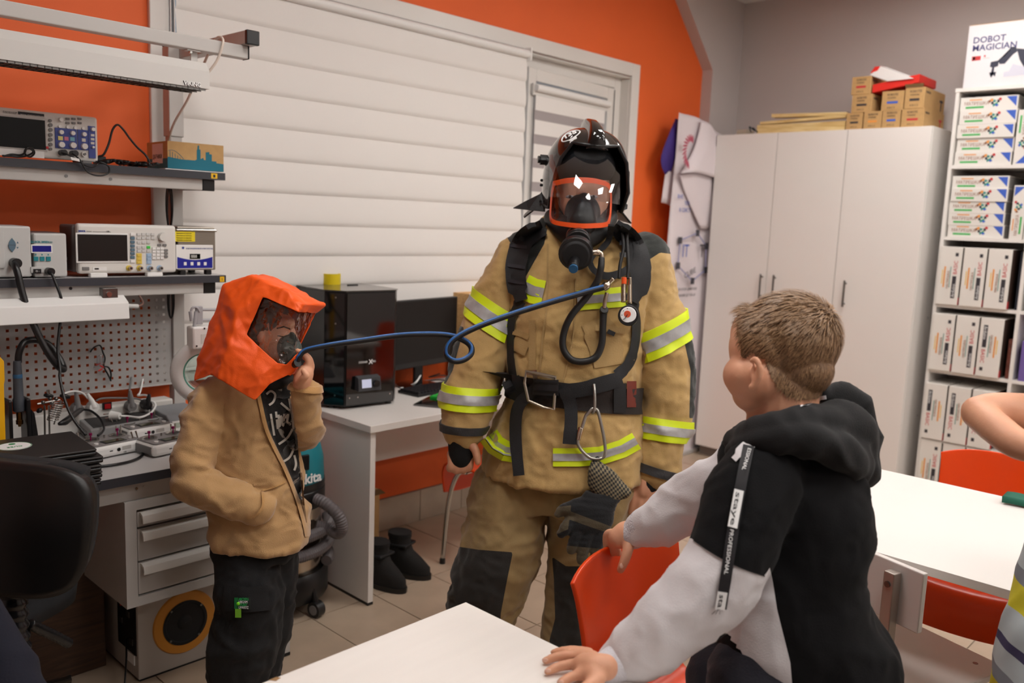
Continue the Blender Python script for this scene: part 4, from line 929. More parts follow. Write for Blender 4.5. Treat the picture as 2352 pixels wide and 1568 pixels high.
pbx = MB().add([cface(.062, .012), cface(.108, .012), cface(.108, .048), cface(.062, .048)], [(0, 1, 2, 3)]).build('display', mat('lit_display', (190, 196, 220), .3, emit=.35), cpo, world=True, solid=.001)
a_ = cface(.128, .028); MB().cyl(a_, a_+dn*.014, .0145, n=18).build('control_knob', black_plastic, cpo, world=True, smooth=40)
text('DESIGNER', .0125, ink_white, pr, Mp @ Matrix.Translation(V(.062, DZ+.196, .0055)), width=.75, world=True); text('X', .026, ink_white, pr, Mp @ Matrix.Translation(V(.111, DZ+.191, .0055)), world=True, bold=.0006); text('PRO', .0125, ink_white, pr, Mp @ Matrix.Translation(V(.127, DZ+.196, .0055)), width=.75, world=True)
tp = onz(760, 652, PZ)
tape_m = mat('yellow_tape', (226, 200, 20), .4)
tag(MB().ring_loft([[V(tp.x+r*math.cos(2*PI*j/40), tp.y+r*math.sin(2*PI*j/40), z) for r, z in ((.0435, PZ), (.0435, PZ+.048), (.036, PZ+.048), (.036, PZ))] for j in range(40)], closed=True).build('tape_roll', tape_m, smooth=40), 'roll of yellow tape standing on the black 3D printer', 'tape')
tag(box('printer_clip', tp.x+.03, tp.x+.085, tp.y-.09, tp.y-.082, PZ, PZ+.004, black_plastic), 'small black strip lying on top of the 3D printer', 'strip')
# monitor
mo = thing('monitor', 'black computer monitor right of the 3D printer on the white desk', 'monitor', (2.82, 3.2, DZ))
ma, mb_ = ony(905, 760, 3.13), ony(1049, 760, 3.20)
mx = (mb_-ma); mx.z = 0; Lm = mx.length+.03; Mm = frame((mb_.x-mx.normalized().x*Lm, mb_.y-mx.normalized().y*Lm, 0), mx, (0, 0, 1))
mz1, mz0 = ony(1045, 681, 3.20).z, ony(1045, 828, 3.20).z
MB().box(0, Lm, mz0, mz1, -.03, 0, Mm).build('housing', black_plastic, mo, world=True, bevel=.004)
MB().box(.008, Lm-.008, mz0+.028, mz1-.008, 0, .0012, Mm).build('screen', mat('dark_screen', (26, 23, 22), .45, spec=.25), mo, world=True)
MB().box(Lm/2-.03, Lm/2+.03, DZ+.012, mz0+.05, -.045, -.03, Mm).build('stand_neck', black_plastic, mo, world=True, bevel=.004)
MB().lathe([(.11, 0), (.11, .008), (.09, .013), (.02, .014)], Matrix.Translation(Mm @ V(Lm/2, DZ, -.03)), 32).build('stand_base', black_gloss, mo, world=True, smooth=40)
# keyboard
ka, kb, kc = onz(915, 893, DZ), onz(1060, 872, DZ), onz(985, 921, DZ)
kv = V(1, .10, 0).normalized(); kM = Matrix.Translation(V(2.50, 2.99, DZ)) @ Matrix.Rotation(math.radians(5), 4, 'Z')
kbd = thing('keyboard', 'black computer keyboard in front of the monitor', 'keyboard', (2.53, 2.985, DZ), math.radians(4))
MB().box(0, .44, 0, .14, 0, .014).build('base', black_plastic, kbd, bevel=.003)
key_me = MB().box(-.0085, .0085, -.0085, .0085, 0, .008).mesh('key'); key_me.materials.append(mat('key_black', (34, 34, 38), .5))
for r in range(6):
    for c in range(20):
        o = bpy.data.objects.new('key', key_me); COL.objects.link(o); o.parent = kbd; o.location = (.018+c*.0212, .017+r*.0212, .014)
ms = thing('mouse', 'black computer mouse on the desk beside the firefighter', 'mouse', (3.08, 3.02, DZ))
MB().ell((0, 0, .012), (.03, 0, 0), (0, .05, 0), (0, 0, .022), 16, 10).build('mouse_shell', black_plastic, ms, smooth=True)
for v in ms.children: 
    for q in v.data.vertices: q.co.z = max(q.co.z, 0)
MB().cyl((-.003, .03, .028), (.003, .03, .028), .008, n=10).build('scroll_wheel', grey_pl, ms)
# tablet and green case
tb = thing('tablet', 'dark tablet lying at the front edge of the white desk', 'tablet', (2.53, 2.86, DZ), math.radians(28))
box('body', -.11, .11, -.065, .065, 0, .009, black_gloss, tb, bevel=.003)
box('rim', -.112, .112, -.067, .067, .002, .006, grey_pl, tb, bevel=.002)
gcase = thing('phone_case', 'bright green framed phone resting on the tablet', 'phone', (2.63, 2.90, DZ+.009), math.radians(20))
gr_ = mat('bright_green', (40, 200, 70), .4)
MB().box(-.075, .075, -.04, .04, 0, .004).build('screen_body', black_gloss, gcase)
MB().box(-.08, .08, -.045, -.04, 0, .009).box(-.08, .08, .04, .045, 0, .009).box(-.08, -.075, -.04, .04, 0, .009).box(.075, .08, -.04, .04, 0, .009).build('green_frame', gr_, gcase)
wire('monitor_cable', 'white cable hanging from the monitor to the desk', white_pl, [ony(968, 838, 3.22), ony(966, 860, 3.2), ony(955, 878, 3.17), onz(940, 886, DZ+.006), onz(920, 892, DZ+.006)], .0045)
wire('desk_cable', 'thin black cable tangled on the desk under the monitor', black_plastic, [onz(915, 884, DZ+.004), onz(960, 880, DZ+.004), onz(1000, 872, DZ+.004), onz(1040, 874, DZ+.004), onz(1020, 862, DZ+.03), onz(985, 866, DZ+.02), onz(1010, 858, DZ+.05)], .003)
# wooden organiser behind the monitor with bag
wo = thing('wooden_organiser', 'pale plywood organiser rack on the desk behind the firefighter', 'rack', (3.2, 3.22, DZ))
ply = wood('pale_plywood', (198, 150, 92), (222, 180, 122))
wx0 = ony(1049, 760, 3.24).x+.01
wz = ony(1075, 672, 3.24).z
box('side_board', wx0, wx0+.018, 3.14, 3.29, DZ, wz, ply, wo, world=True); box('side_board', wx0+.42, wx0+.438, 3.14, 3.29, DZ, wz, ply, wo, world=True)
for z in (DZ, DZ+.12, DZ+.24, wz-.05): box('shelf_board', wx0+.018, wx0+.42, 3.14, 3.29, z, z+.014, ply, wo, world=True)
box('back_board', wx0+.018, wx0+.42, 3.284, 3.29, DZ+.014, wz, ply, wo, world=True)
bgp = ony(1078, 735, 3.15)
tag(MB().grid(lambda u, v: V(bgp.x-.045+.09*u, 3.125-.02*math.sin(u*PI)*math.sin(v*PI), DZ+.254+.09*v), 9, 7).build('plastic_bag', clear('bag_plastic', (.92, .92, .94), .15, haze=.35), smooth=True, solid=.012), 'clear zip bag of parts on the plywood organiser', 'bag')
tag(box('binder_clip', wx0+.10, wx0+.15, 3.15, 3.17, wz, wz+.02, black_plastic, bevel=.004), 'black binder clip on top of the plywood organiser', 'clip')
# ------------------------------------------------------------------ under the desk
def boot(loc, rz, lab):
    t = thing('boot', lab, 'boot', loc, rz, 'winter boots under the desk')
    suede = mat('black_suede', (24, 22, 21), .9, bump=.4, bscale=200)
    prof = []
    for z, yb, yf, w in ((.018, -.075, .15, .045), (.05, -.075, .148, .046), (.08, -.07, .11, .045), (.11, -.062, .06, .044), (.14, -.058, .045, .043), (.18, -.06, .045, .045)):
        prof.append([V(w*math.sin(2*PI*j/20), (yb+yf)/2+(yf-yb)/2*math.cos(2*PI*j/20), z) for j in range(20)])
    MB().ring_loft(prof).build('upper', suede, t, smooth=60)
    MB().ring_loft([[V(.05*math.sin(2*PI*j/20), .0375+.118*math.cos(2*PI*j/20), z) for j in range(20)] for z in (0, .022)]).build('sole', black_plastic, t, smooth=40)
    MB().ring_loft([[V(.047*math.sin(2*PI*j/20), -.0075+.055*math.cos(2*PI*j/20), z) for j in range(20)] for z in (.172, .192)]).build('cuff', mat('black_fur', (20, 18, 18), 1, bump=1, bscale=120), t, smooth=40)
    MB().box(-.047, .047, -.06, .05, .135, .147).build('strap', black_matte, t, bevel=.004)
boot((2.345, 2.86, 0), math.radians(200), 'black suede winter boot standing clear of the desk panel')
boot((2.20, 2.83, 0), math.radians(190), 'black suede winter boot half hidden by the white desk panel')
kb_ = thing('carton', 'narrow tall cardboard carton under the desk behind the boots', 'box', (2.28, 3.08, 0))
box('carton_body', 2.09, 2.375, 3.06, 3.17, 0, .33, kraft, kb_, world=True); MB().prism([(2.09, 3.06), (2.375, 3.06), (2.36, 3.0), (2.10, 3.0)], .33, .333, Matrix.Identity(4)).build('flap', kraft_d, kb_, world=True)
box('green_mark', 2.315, 2.345, 3.058, 3.06, .235, .265, mat('green_mark', (60, 150, 60), .6), kb_, world=True)
# ------------------------------------------------------------------ vacuum cleaner
vc = thing('vacuum_cleaner', 'teal and steel workshop vacuum cleaner with wound grey hose beside the desk', 'vacuum cleaner', (1.79, 2.93, 0))
tealv = mat('teal_plastic', (10, 122, 136), .4)
T_ = lambda z=0: Matrix.Identity(4)
MB().lathe([(.17, .055), (.18, .075), (.18, .15), (.165, .17)], T_(), 32).build('chassis', black_plastic, vc, smooth=40)
MB().lathe([(.148, .17), (.15, .18), (.15, .43), (.146, .44)], T_(), 40).build('steel_drum', mat('polished_steel', (190, 178, 162), .22, metal=1), vc, smooth=40)
MB().lathe([(.16, .43), (.165, .445), (.165, .50), (.155, .51)], T_(), 36).build('collar', black_plastic, vc, smooth=40)
hd_ = MB().lathe([(.158, .505), (.162, .53), (.158, .62), (.14, .69), (.10, .725), (.05, .735), (.001, .736)], T_(), 36, caps=False).build('motor_head', tealv, vc, smooth=50)
MB().lathe([(.163, .505), (.165, .52), (.163, .535)], T_(), 36, caps=False).build('head_band', black_plastic, vc, smooth=40)
va = math.atan2(-2.93, -1.79)
mk = Matrix.Rotation(va+.62, 4, 'Z')
text('Makita', .055, ink_white, vc, mk @ frame((.166, -.085, .545), (0, 1, 0), (0, 0, 1)) @ Matrix.Identity(4), bold=.0015)
MB().box(.155, .168, .0, .045, .60, .66, Matrix.Rotation(va+.35, 4, 'Z')).build('switch_plate', black_plastic, vc, bevel=.003)
MB().tube([(.0+.1*math.cos(a), .1*math.sin(a), z) for a, z in ((0, .70), (.0, .76), (1.57, .775), (3.14, .76), (3.14, .70))], .013, 8).build('carry_handle', tealv, vc, smooth=True)
hose_m = mat('grey_hose', (104, 98, 100), .45)
hp2_ = []
for i in range(140):
    a = va+1.2+i/139*4.2*PI; z = .20+.075*(i/139)*2; hp2_.append(V(.182*math.cos(a), .182*math.sin(a), z))
def ribbed(pts_, r): return [r*(1.0 if i % 2 else .9) for i in range(len(pts_))]
sp_ = spline(hp2_, 4)
MB().tube(sp_, ribbed(sp_, .024), 10).build('hose', hose_m, vc, smooth=30)
h3 = [Matrix.Rotation(va+.9, 4, 'Z') @ V(*p) for p in ((.14, 0, .47), (.20, 0, .46), (.255, .01, .42), (.27, .02, .37), (.245, .03, .335), (.20, .03, .345), (.16, .0, .36))]
h3 = spline(h3, 12)
MB().tube(h3, ribbed(h3, .025), 12).build('hose_loop', hose_m, vc, smooth=30)
for i in range(4):
    a = va+.75+i*PI/2; c = V(.19*math.cos(a), .19*math.sin(a), .032); d = V(-math.sin(a), math.cos(a), 0)
    MB().cyl(c-d*.018, c+d*.018, .032, n=18).build('wheel', black_plastic, vc, smooth=40); MB().cyl(c-d*.02, c-d*.018, .02, n=14).build('wheel_cap', grey_pl, vc); MB().cyl(c+V(0, 0, .02), c+V(-.02*math.cos(a), -.02*math.sin(a), .08), .012, n=8).build('castor_fork', black_plastic, vc)
# ------------------------------------------------------------------ orange chairs
def orange_chair(loc, rz, lab):
    t = thing('orange_chair', lab, 'chair', loc, rz, 'orange shell chairs')
    P_ = spline([(0, .225, .315), (0, .238, .40), (0, .215, .452), (0, .12, .452), (0, .0, .440), (0, -.12, .445), (0, -.185, .475), (0, -.212, .55), (0, -.225, .65), (0, -.25, .76), (0, -.262, .825)], 5)
    n = len(P_)-1
    def shell(u, v):
        a = (u-.5)*2; q = v*n; i = min(int(q), n-1); p = P_[i].lerp(P_[i+1], q-i)
        back = max(0, (p.z-.46)/.365); w = .20-.012*math.sin(min(1, back)*PI)
        top = max(0, (v-.9)/.1); z = p.z - .028*(abs(a)**3)*top
        y = p.y + (.045*a*a*min(1, back*2)); zz = z + (.018*a*a if back == 0 else .018*a*a*max(0, 1-back*4))
        return V(a*w, y, zz)
    MB().grid(shell, 17, 48).build('seat_shell', orange_pl, t, smooth=True, solid=.011, bevel=.003)
    for sx in (-1, 1):
        MB().tube(spline([(sx*.15, .14, .435), (sx*.175, .17, .42), (sx*.20, .195, .30), (sx*.215, .21, .012)], 6), .011, 10).build('leg', chrome, t, smooth=True)
        MB().tube(spline([(sx*.15, -.12, .425), (sx*.175, -.16, .41), (sx*.20, -.20, .28), (sx*.215, -.235, .012)], 6), .011, 10).build('leg', chrome, t, smooth=True)
        for y in (.21, -.235): MB().cyl((sx*.215, y, 0), (sx*.215, y, .022), .0135, n=12).build('foot_cap', black_plastic, t)
    MB().tube([(-.15, .14, .432), (.15, .14, .432)], .010, 8).build('cross_tube', chrome, t); MB().tube([(-.15, -.12, .422), (.15, -.12, .422)], .010, 8).build('cross_tube', chrome, t)
    return t
OC = orange_chair((1.60, .905, 0), math.radians(178), 'orange shell chair gripped by the boy in the black and white hoodie')
copy_tree(OC, (2.80, 2.64, 0), math.radians(8), 'orange shell chair tucked under the white desk behind the firefighter')
copy_tree(OC, (3.14, .77, 0), math.radians(92), 'orange shell chair on the far side of the right-hand white table')
# ------------------------------------------------------------------ tables
def table(name, lab, x0, x1, y0, y1, m=white_paint):
    t = thing(name, lab, 'table', ((x0+x1)/2, (y0+y1)/2, 0))
    box('tabletop', x0, x1, y0, y1, DZ-.024, DZ, m, t, bevel=.0012, world=True)
    for x in (x0+.05, x1-.09):
        for y in (y0+.04, y1-.08):
            box('leg', x, x+.04, y, y+.04, .012, DZ-.024, grey_paint, t, bevel=.002, world=True); box('foot_cap', x-.001, x+.041, y-.001, y+.041, 0, .013, black_plastic, t, world=True)
    for y in (y0+.05, y1-.07): box('frame_rail', x0+.09, x1-.09, y, y+.02, DZ-.065, DZ-.024, grey_paint, t, world=True)
    return t
ft = table('white_table', 'white table with a chipped edge in the foreground, hand resting on it', .0, 1.233, .62, 1.279, mat('worn_white_laminate', (236, 231, 226), .32, var=.015, scale=5, stretch=(1, 9, 1)))
q = onz(625, 1552, DZ); MB().prism([(q.x-.012, 1.2793), (q.x+.004, 1.2793), (q.x+.008, 1.272), (q.x-.004, 1.268)], DZ-.006, DZ+.0006, Matrix.Identity(4)).build('edge_chip', mat('chipboard', (150, 116, 78), .9), ft, world=True)
rtb = table('white_table', 'white table at the right with a green strip lying on it', 2.25, 3.08, -.55, 1.22)
MB().grid(lambda u, v: onz(2314+60*u, 1143+23*v+4*u, DZ+.010+.006*math.sin(u*3+v*2)), 10, 4)
gs0 = onz(2314, 1155, DZ)
gst = MB().grid(lambda u, v: V(gs0.x-.03+.06*v+.01*math.sin(u*4), gs0.y+.01-.22*u, DZ+.012+.010*math.sin(u*5+1)*(.5+v*.5)), 14, 6)
tag(gst.build('green_strip', mat('green_fabric', (14, 92, 72), .7), smooth=True, solid=.02), 'folded dark green strip on the right-hand white table', 'fabric strip')
# white plywood school chair seen from behind
wc_ = thing('white_chair', 'white board school chair with square metal frame pushed to the right table', 'chair', (2.33, .73, 0))
R_ = V(2.108, .618, 0); Lv = V(.055, .178, 0).normalized(); Fd = V(Lv.y, -Lv.x, 0)   # left along the back, forward to the table
Mc = Matrix((Lv, Fd, V(0, 0, 1))).transposed().to_4x4(); Mc.translation = V(2.118, .625, 0)
wh = mat('white_board', (214, 208, 204), .4)
def cbx_(name, x0, x1, y0, y1, z0, z1, m, bevel=.002): return MB().box(x0, x1, y0, y1, z0, z1, Mc).build(name, m, wc_, world=True, bevel=bevel)
cbx_('backrest', 0, .38, 0, .018, .63, .782, wh, .003)
sq = mat('square_tube', (168, 158, 150), .35, metal=.6)
for x in (.055, .295):
    cbx_('back_post', x, x+.03, -.032, -.002, .012, .765, sq, .003); cbx_('front_leg', x, x+.03, .30, .33, .012, .435, sq, .003); cbx_('seat_rail', x, x+.03, -.002, .30, .405, .435, sq)
    MB().cyl(Mc @ V(x+.015, -.036, .735), Mc @ V(x+.015, -.031, .735), .008, n=12).build('bolt', steel_dark, wc_, world=True)
    cbx_('foot_cap', x-.001, x+.031, -.033, -.001, 0, .013, black_plastic, 0); cbx_('foot_cap', x-.001, x+.031, .299, .331, 0, .013, black_plastic, 0)
cbx_('seat', -.01, .39, .0, .40, .436, .453, wh, .004)
MB().cyl(Mc @ V(.05, .34, .452), Mc @ V(.05, .34, .4536), .007, n=14).build('seat_bolt', steel_dark, wc_, world=True)
tag(box('dark_bag', 2.62, 2.80, .46, .66, 0, .24, black_matte, bevel=.03), 'dark bag on the floor under the right-hand table', 'bag')
# ================================================================== WARDROBE, SHELVES AND WHAT IS ON THEM
CX0, CY0, CY1, CT = 5.187, 1.745, 3.115, 2.20
wd = thing('wardrobe', 'tall white three door wardrobe against the grey wall', 'wardrobe', (5.42, 2.43, 0))
box('carcass', CX0+.02, WX-.012, CY0, CY1, .07, CT, white_paint, wd, world=True, bevel=.001)
box('plinth', CX0+.05, WX-.02, CY0+.01, CY1-.01, 0, .07, mat('dark_plinth', (120, 112, 106), .6), wd, world=True)
ds = [CY1, 2.675, 2.225, CY0]
for i, (a, b) in enumerate(zip(ds[:-1], ds[1:])):
    d = box('door', CX0, CX0+.018, b+.002, a-.002, .075, CT-.002, white_paint, wd, world=True, bevel=.0015)
    hy = onx((1747, 1777, 1938)[i], (690, 690, 710)[i], CX0).y
    z0, z1 = 1.14, 1.30
    MB().cyl((CX0-.028, hy, z0), (CX0-.028, hy, z1), .006, n=10).build('handle', steel_dark, d, world=True, smooth=40)
    for z in (z0+.018, z1-.018): MB().cyl((CX0, hy, z), (CX0-.028, hy, z), .005, n=8).build('handle_post', steel_dark, d, world=True)
for z in (.5, 1.1, 1.7): MB().cyl((5.45, CY0, z), (5.45, CY0-.0015, z), .006, n=10).build('screw_cap', grey_paint, wd, world=True)
# shelving unit
SX, SY1 = 5.30, 1.675
su = thing('shelving_unit', 'white open shelving unit filled with kit boxes beside the wardrobe', 'shelves', (5.48, 1.0, 0))
div = [SY1-.018, 1.225, .78, .35]
zt = onx(2195, 212, SX).z
lev = [onx(2180, 380, SX).z, onx(2165, 543, SX).z, onx(2152, 697, SX).z, onx(2131, 846, SX).z, onx(2119, 1003, SX).z, .07]
for y in div: box('upright', SX, WX-.015, y, y+.018, 0, zt, white_paint, su, world=True)
box('top_board', SX-.004, WX-.014, div[-1], SY1+.004, zt, zt+.02, white_paint, su, world=True)
for a, b in zip(div[1:], div[:-1]):
    for z in lev: box('shelf_board', SX+.004, WX-.02, a+.018, b, z-.018, z, white_paint, su, world=True)
box('back_panel', WX-.02, WX-.014, div[-1]+.018, SY1-.018, .07, zt, grey_paint, su, world=True)
# ---- kit boxes
kit_w = mat('kit_box_white', (226, 222, 216), .5)
cred, corg, cgrn, cblu, cyel = mat('print_red', (196, 52, 56), .6), mat('print_orange', (226, 150, 70), .6), mat('print_green', (70, 176, 90), .6), mat('print_blue', (60, 96, 190), .6), mat('print_yellow', (230, 190, 80), .6)
cdk = mat('print_dark', (52, 50, 56), .6); cbrn = mat('print_brown', (140, 90, 60), .6); cteal = mat('print_teal', (60, 140, 130), .6)
gside = mat('kit_side_grey', (150, 148, 146), .6)
def flat_print(t, M, wv, hv):
    """printed label of a flat kit: local u right, v up over width wv and height hv"""
    def r(nm, u0, v0, u1, v1, m): MB().box(u0*wv, u1*wv, v0*hv, v1*hv, -.0003, .0006, M).build(nm, m, t)
    r('label_stripe', .16, .76, .38, .84, corg)
    text('МАТРЕШКА', hv*.34, cbrn, t, M @ Matrix.Translation(V(.07*wv, .42*hv, .0004)), width=.9*wv/.27*.9)
    r('label_bar', .10, .18, .42, .32, cgrn)
    for i, (u, v, m) in enumerate(((.52, .62, cbrn), (.57, .5, cdk), (.60, .66, cteal), (.63, .45, cgrn), (.66, .62, cdk), (.69, .75, cred), (.60, .34, cteal), (.555, .72, corg), (.645, .36, cblu))):
        MB().prism([(wv*u+hv*.13*math.cos(a), hv*v+hv*.13*math.sin(a)) for a in (.3+i, 1.7+i, 2.9+i, 4.4+i)], -.0002, .0007+.00005*i, M).build('label_picture', m, t)
    MB().prism([(wv*.80, hv*.92), (wv*.975, hv*.92), (wv*.975, hv*.2)], -.0002, .0006, M).build('label_corner', cblu, t)
def flat_kit(loc, W, H, Dp, lab, rot=0):
    t = thing('kit_box', lab, 'box', loc, 0, 'flat kit boxes on the shelves')
    # local: front at x=0 looking to -x, width runs along -y
    box('carton', 0, Dp, -W, 0, 0, H, kit_w, t, bevel=.002)
    box('side_print', .004, Dp-.004, -W-.0006, -W+.001, .004, H-.004, gside, t)
    flat_print(t, frame((0, 0, 0), (0, -1, 0), (0, 0, 1)), W, H)
    return t
proto = None
y0 = div[0]-.004; Wk = .29; Hk = .07
ordn = ['bottom', 'second from the bottom', 'middle', 'second from the top', 'topmost']
for s_, (zs, nm) in enumerate(((lev[0], 'top'), (lev[1], 'second'))):
    hk = ((zt if s_ == 0 else lev[0]-.018)-zs)*(.92 if s_ == 0 else .87)/5
    for i in range(5):
        lab = 'flat kit box, %s in the stack on the %s shelf' % (ordn[i], nm)
        loc = (SX+.012+random.uniform(0, .012), y0-random.uniform(0, .006), zs+i*(hk+.0005))
        if proto is None: proto = flat_kit(loc, Wk, hk, .30, lab)
        else: o = copy_tree(proto, loc, None, lab)
# upright flat kits next to the stacks
def up_kit(loc, flip, lab, W=.066, H=.29):
    t = thing('kit_box', lab, 'box', loc, 0, 'flat kit boxes on the shelves')
    box('carton', 0, .30, -W, 0, 0, H, kit_w, t, bevel=.002)
    box('side_print', .004, .296, -W-.0006, -W+.001, .004, H-.004, mat('kit_side_green', (70, 120, 60), .6) if flip else gside, t)
    M = frame((0, -W, H), (0, 0, -1), (0, 1, 0)) if flip else frame((0, 0, 0), (0, 0, 1), (0, -1, 0))
    M = frame((0, 0, H), (0, 0, -1), (0, -1, 0)) if flip else frame((0, -W, 0), (0, 0, 1), (0, 1, 0))
    if not flip: M = frame((0, -W, 0), (0, 0, 1), (0, 1, 0))
    t2 = t; n = M.col[2].xyz
    if n.x > 0:
        M = frame((0, 0, 0), (0, 0, 1), (0, -1, 0)) if not flip else frame((0, -W, H), (0, 0, -1), (0, 1, 0))
    flat_print(t, M, H, W)
    return t
up_kit((SX+.01, y0-Wk-.012, lev[0]), True, 'upright white kit box beside the stack on the top shelf')
up_kit((SX+.01, y0-Wk-.035, lev[1]), False, 'upright white kit box beside the stack on the second shelf, nearest the gap')
up_kit((SX+.01, y0-Wk-.105, lev[1]), False, 'upright white kit box on the second shelf, farther from the gap')
# arduino style boxes
def book_kit(loc, flip, lab, W, H):
    t = thing('starter_kit', lab, 'box', loc, 0, 'white starter kit cartons on the shelves')
    box('carton', 0, .27, -W, 0, 0, H, kit_w, t, bevel=.003)
    box('spine_print', .003, .267, -W-.0008, -W+.001, .003, H-.003, mat('kit_side_dark', (70, 52, 44), .6), t)
    box('spine_tab', .002, .03, -W-.0012, -W+.001, .004, .045, cred, t)
    def R(u, v): return (u, v)
    # text runs upwards on the front, or downwards when the box stands on its head
    def M(u, v):
        return frame((-.0006, -u*W, v*H), (0, 0, 1), (0, 1, 0)) if not flip else frame((-.0006, -(1-u)*W, (1-v)*H), (0, 0, -1), (0, -1, 0))
    s = 1 if not flip else -1
    def rect(nm, u0, v0, u1, v1, m, e=.0005):
        if flip: u0, u1, v0, v1 = 1-u1, 1-u0, 1-v1, 1-v0
        box(nm, -e, .001, -u1*W, -u0*W, v0*H, v1*H, m, t)
    rect('label_bar', .66, .12, .84, .50, cdk); rect('label_block', .70, .84, .84, .90, cdk)
    text('Arduino', W*.20, ink_white, t, M(.82, .14), width=.95)
    text('BASIC', W*.24, cred, t, M(.84, .53), width=1.05)
    text('МАТРЕШКА', W*.15, cbrn, t, M(.52, .28), width=1.0)
    rect('label_stripe', .26, .30, .33, .66, corg); rect('label_stripe', .18, .36, .22, .60, cyel); rect('label_stripe', .54, .30, .57, .66, cteal)
    return t
Wb = .118
pos = ['at the wardrobe end', 'in the middle', 'nearest the divider']
pro = {}
for r, (z, tn, nm) in enumerate(((lev[2], lev[1], 'third'), (lev[3], lev[2], 'fourth'), (lev[4], lev[3], 'fifth'), (lev[5], lev[4], 'lowest'))):
    Hb = (tn-z)-.018; Hb = min(Hb*.93, .335)
    for i in range(3):
        flip = (r == 1 and i == 2) or r == 2
        lab = 'white starter kit carton on the %s shelf, %s' % (nm, pos[i])
        loc = (SX-.018 if r < 3 else SX-.01, div[0]+.004-i*(Wb+.008)+(.0 if r else 0), z)
        if flip not in pro: pro[flip] = book_kit(loc, flip, lab, Wb, .33 if Hb > .33 else Hb)
        else: copy_tree(pro[flip], loc, None, lab)
tag(box('dark_kit', SX+.05, SX+.28, 1.245, 1.268, lev[2], lev[2]+.32, mat('kit_dark_blue', (44, 48, 60), .6), bevel=.002), 'thin dark box beside the cartons on the third shelf', 'box')
tag(box('picture_kit', SX+.03, SX+.25, 1.245, 1.27, lev[3], lev[3]+.22, mat('kit_brown_red', (112, 60, 48), .6, var=.5, scale=30), bevel=.002), 'small dark printed box beside the cartons on the fourth shelf', 'box')
for z, h, m_, lab in ((lev[4], .25, 'kit_white2', 'white box on the fifth shelf of the second bay'), (lev[3], .22, 'kit_purple', 'purple printed box on the fourth shelf of the second bay'), (lev[0], .31, 'kit_green2', 'green printed box on the top shelf of the second bay'), (lev[2], .3, 'kit_white2', 'white box on the third shelf of the second bay')):
    cols = {'kit_white2': (214, 210, 208), 'kit_purple': (110, 90, 160), 'kit_green2': (70, 110, 60)}
    tag(box('kit_box', SX+.01, SX+.28, .85, 1.20, z, z+h, mat(m_, cols[m_], .6), bevel=.003), lab, 'box')
# DOBOT box on top
db = thing('robot_arm_box', 'large white printed robot arm carton on top of the shelving unit', 'box', (SX+.005, SY1-.03, zt+.02))
box('carton', 0, .30, -.46, 0, 0, .335, mat('white_carton', (226, 223, 226), .5), db, bevel=.002)
box('carton_flap', .002, .298, -.458, -.002, .335, .338, kraft, db)
Mdb = frame((0, 0, 0), (0, -1, 0), (0, 0, 1))
nav = mat('print_navy', (66, 66, 120), .5)
text('DOBOT', .046, nav, db, Mdb @ Matrix.Translation(V(.028, .238, .0006)), bold=.0008); text('MAGICIAN', .046, nav, db, Mdb @ Matrix.Translation(V(.028, .196, .0006)), bold=.0008)
def dbox(nm, x0, x1, z0, z1, m): MB().box(x0, x1, z0, z1, -.0003, .0007, Mdb).build(nm, m, db)
dbox('red_badge', .032, .076, .145, .168, cred); dbox('badge_mark', .036, .048, .149, .164, ink_white); dbox('award_mark', .092, .10, .16, .17, cred); dbox('award_line', .088, .12, .152, .155, grey_paint)
def arm_poly(nm, pts_, m): MB().prism(pts_, -.0003, .0008, Mdb).build(nm, m, db)
dkn, lgt = mat('print_dark_navy', (44, 46, 66), .5), mat('print_light', (206, 206, 220), .5)
arm_poly('printed_arm', [(.165, .135), (.185, .155), (.225, .20), (.245, .20), (.255, .175), (.235, .16), (.20, .115), (.175, .115)], dkn)
arm_poly('printed_arm', [(.25, .19), (.30, .18), (.33, .10), (.30, .08), (.27, .13)], dkn)
arm_poly('printed_arm', [(.13, .13), (.17, .135), (.168, .105), (.15, .10), (.15, .06), (.135, .06), (.14, .10), (.128, .105)], dkn)
arm_poly('printed_hand', [(.128, .075), (.162, .075), (.158, .05), (.148, .062), (.14, .045), (.132, .06)], dkn)
arm_poly('printed_link', [(.18, .15), (.215, .19), (.225, .19), (.19, .15)], lgt); arm_poly('printed_base', [(.20, .045), (.35, .05), (.34, .075), (.24, .11), (.225, .075), (.20, .07)], lgt)
# ---- cardboard cartons on the wardrobe
pin = [(cdk), (cred), (cblu), (corg)]
def parcel(y, z, W, H, Dp, mk, lab, x=CX0+.03):
    t = thing('small_carton', lab, 'box', (x, y, z), 0, 'small cardboard cartons on the wardrobe')
    box('carton', 0, Dp, -W, 0, 0, H, kraft, t, bevel=.002)
    Mx = frame((0, 0, 0), (0, -1, 0), (0, 0, 1))
    text('ROBOTIS', H*.17, cdk, t, Mx @ Matrix.Translation(V(W*.24, H*.76, .0006)), width=.8, name='print'); text('DYNAMIXEL', H*.10, cdk, t, Mx @ Matrix.Translation(V(W*.26, H*.62, .0006)), width=.8, name='print')
    MB().box(W*.25, W*.75, H*.36, H*.48, -.0003, .0007, Mx).build('colour_bar', mk, t)
    text('A B C 2', H*.12, cdk, t, Mx @ Matrix.Translation(V(W*.28, H*.12, .0006)), name='print')
    Ms = frame((.01, -W, 0), (1, 0, 0), (0, 0, 1))
    text('ROBOTIS', H*.15, cdk, t, Ms @ Matrix.Translation(V(.01, H*.74, .0006)), name='print'); text('T', H*.7, cdk if mk is cdk else cred, t, Ms @ Matrix.Translation(V(Dp*.72, H*.12, .0006)), name='print', bold=.003)
    return t
P1 = lambda x, y: onx(x, y, CX0+.03)
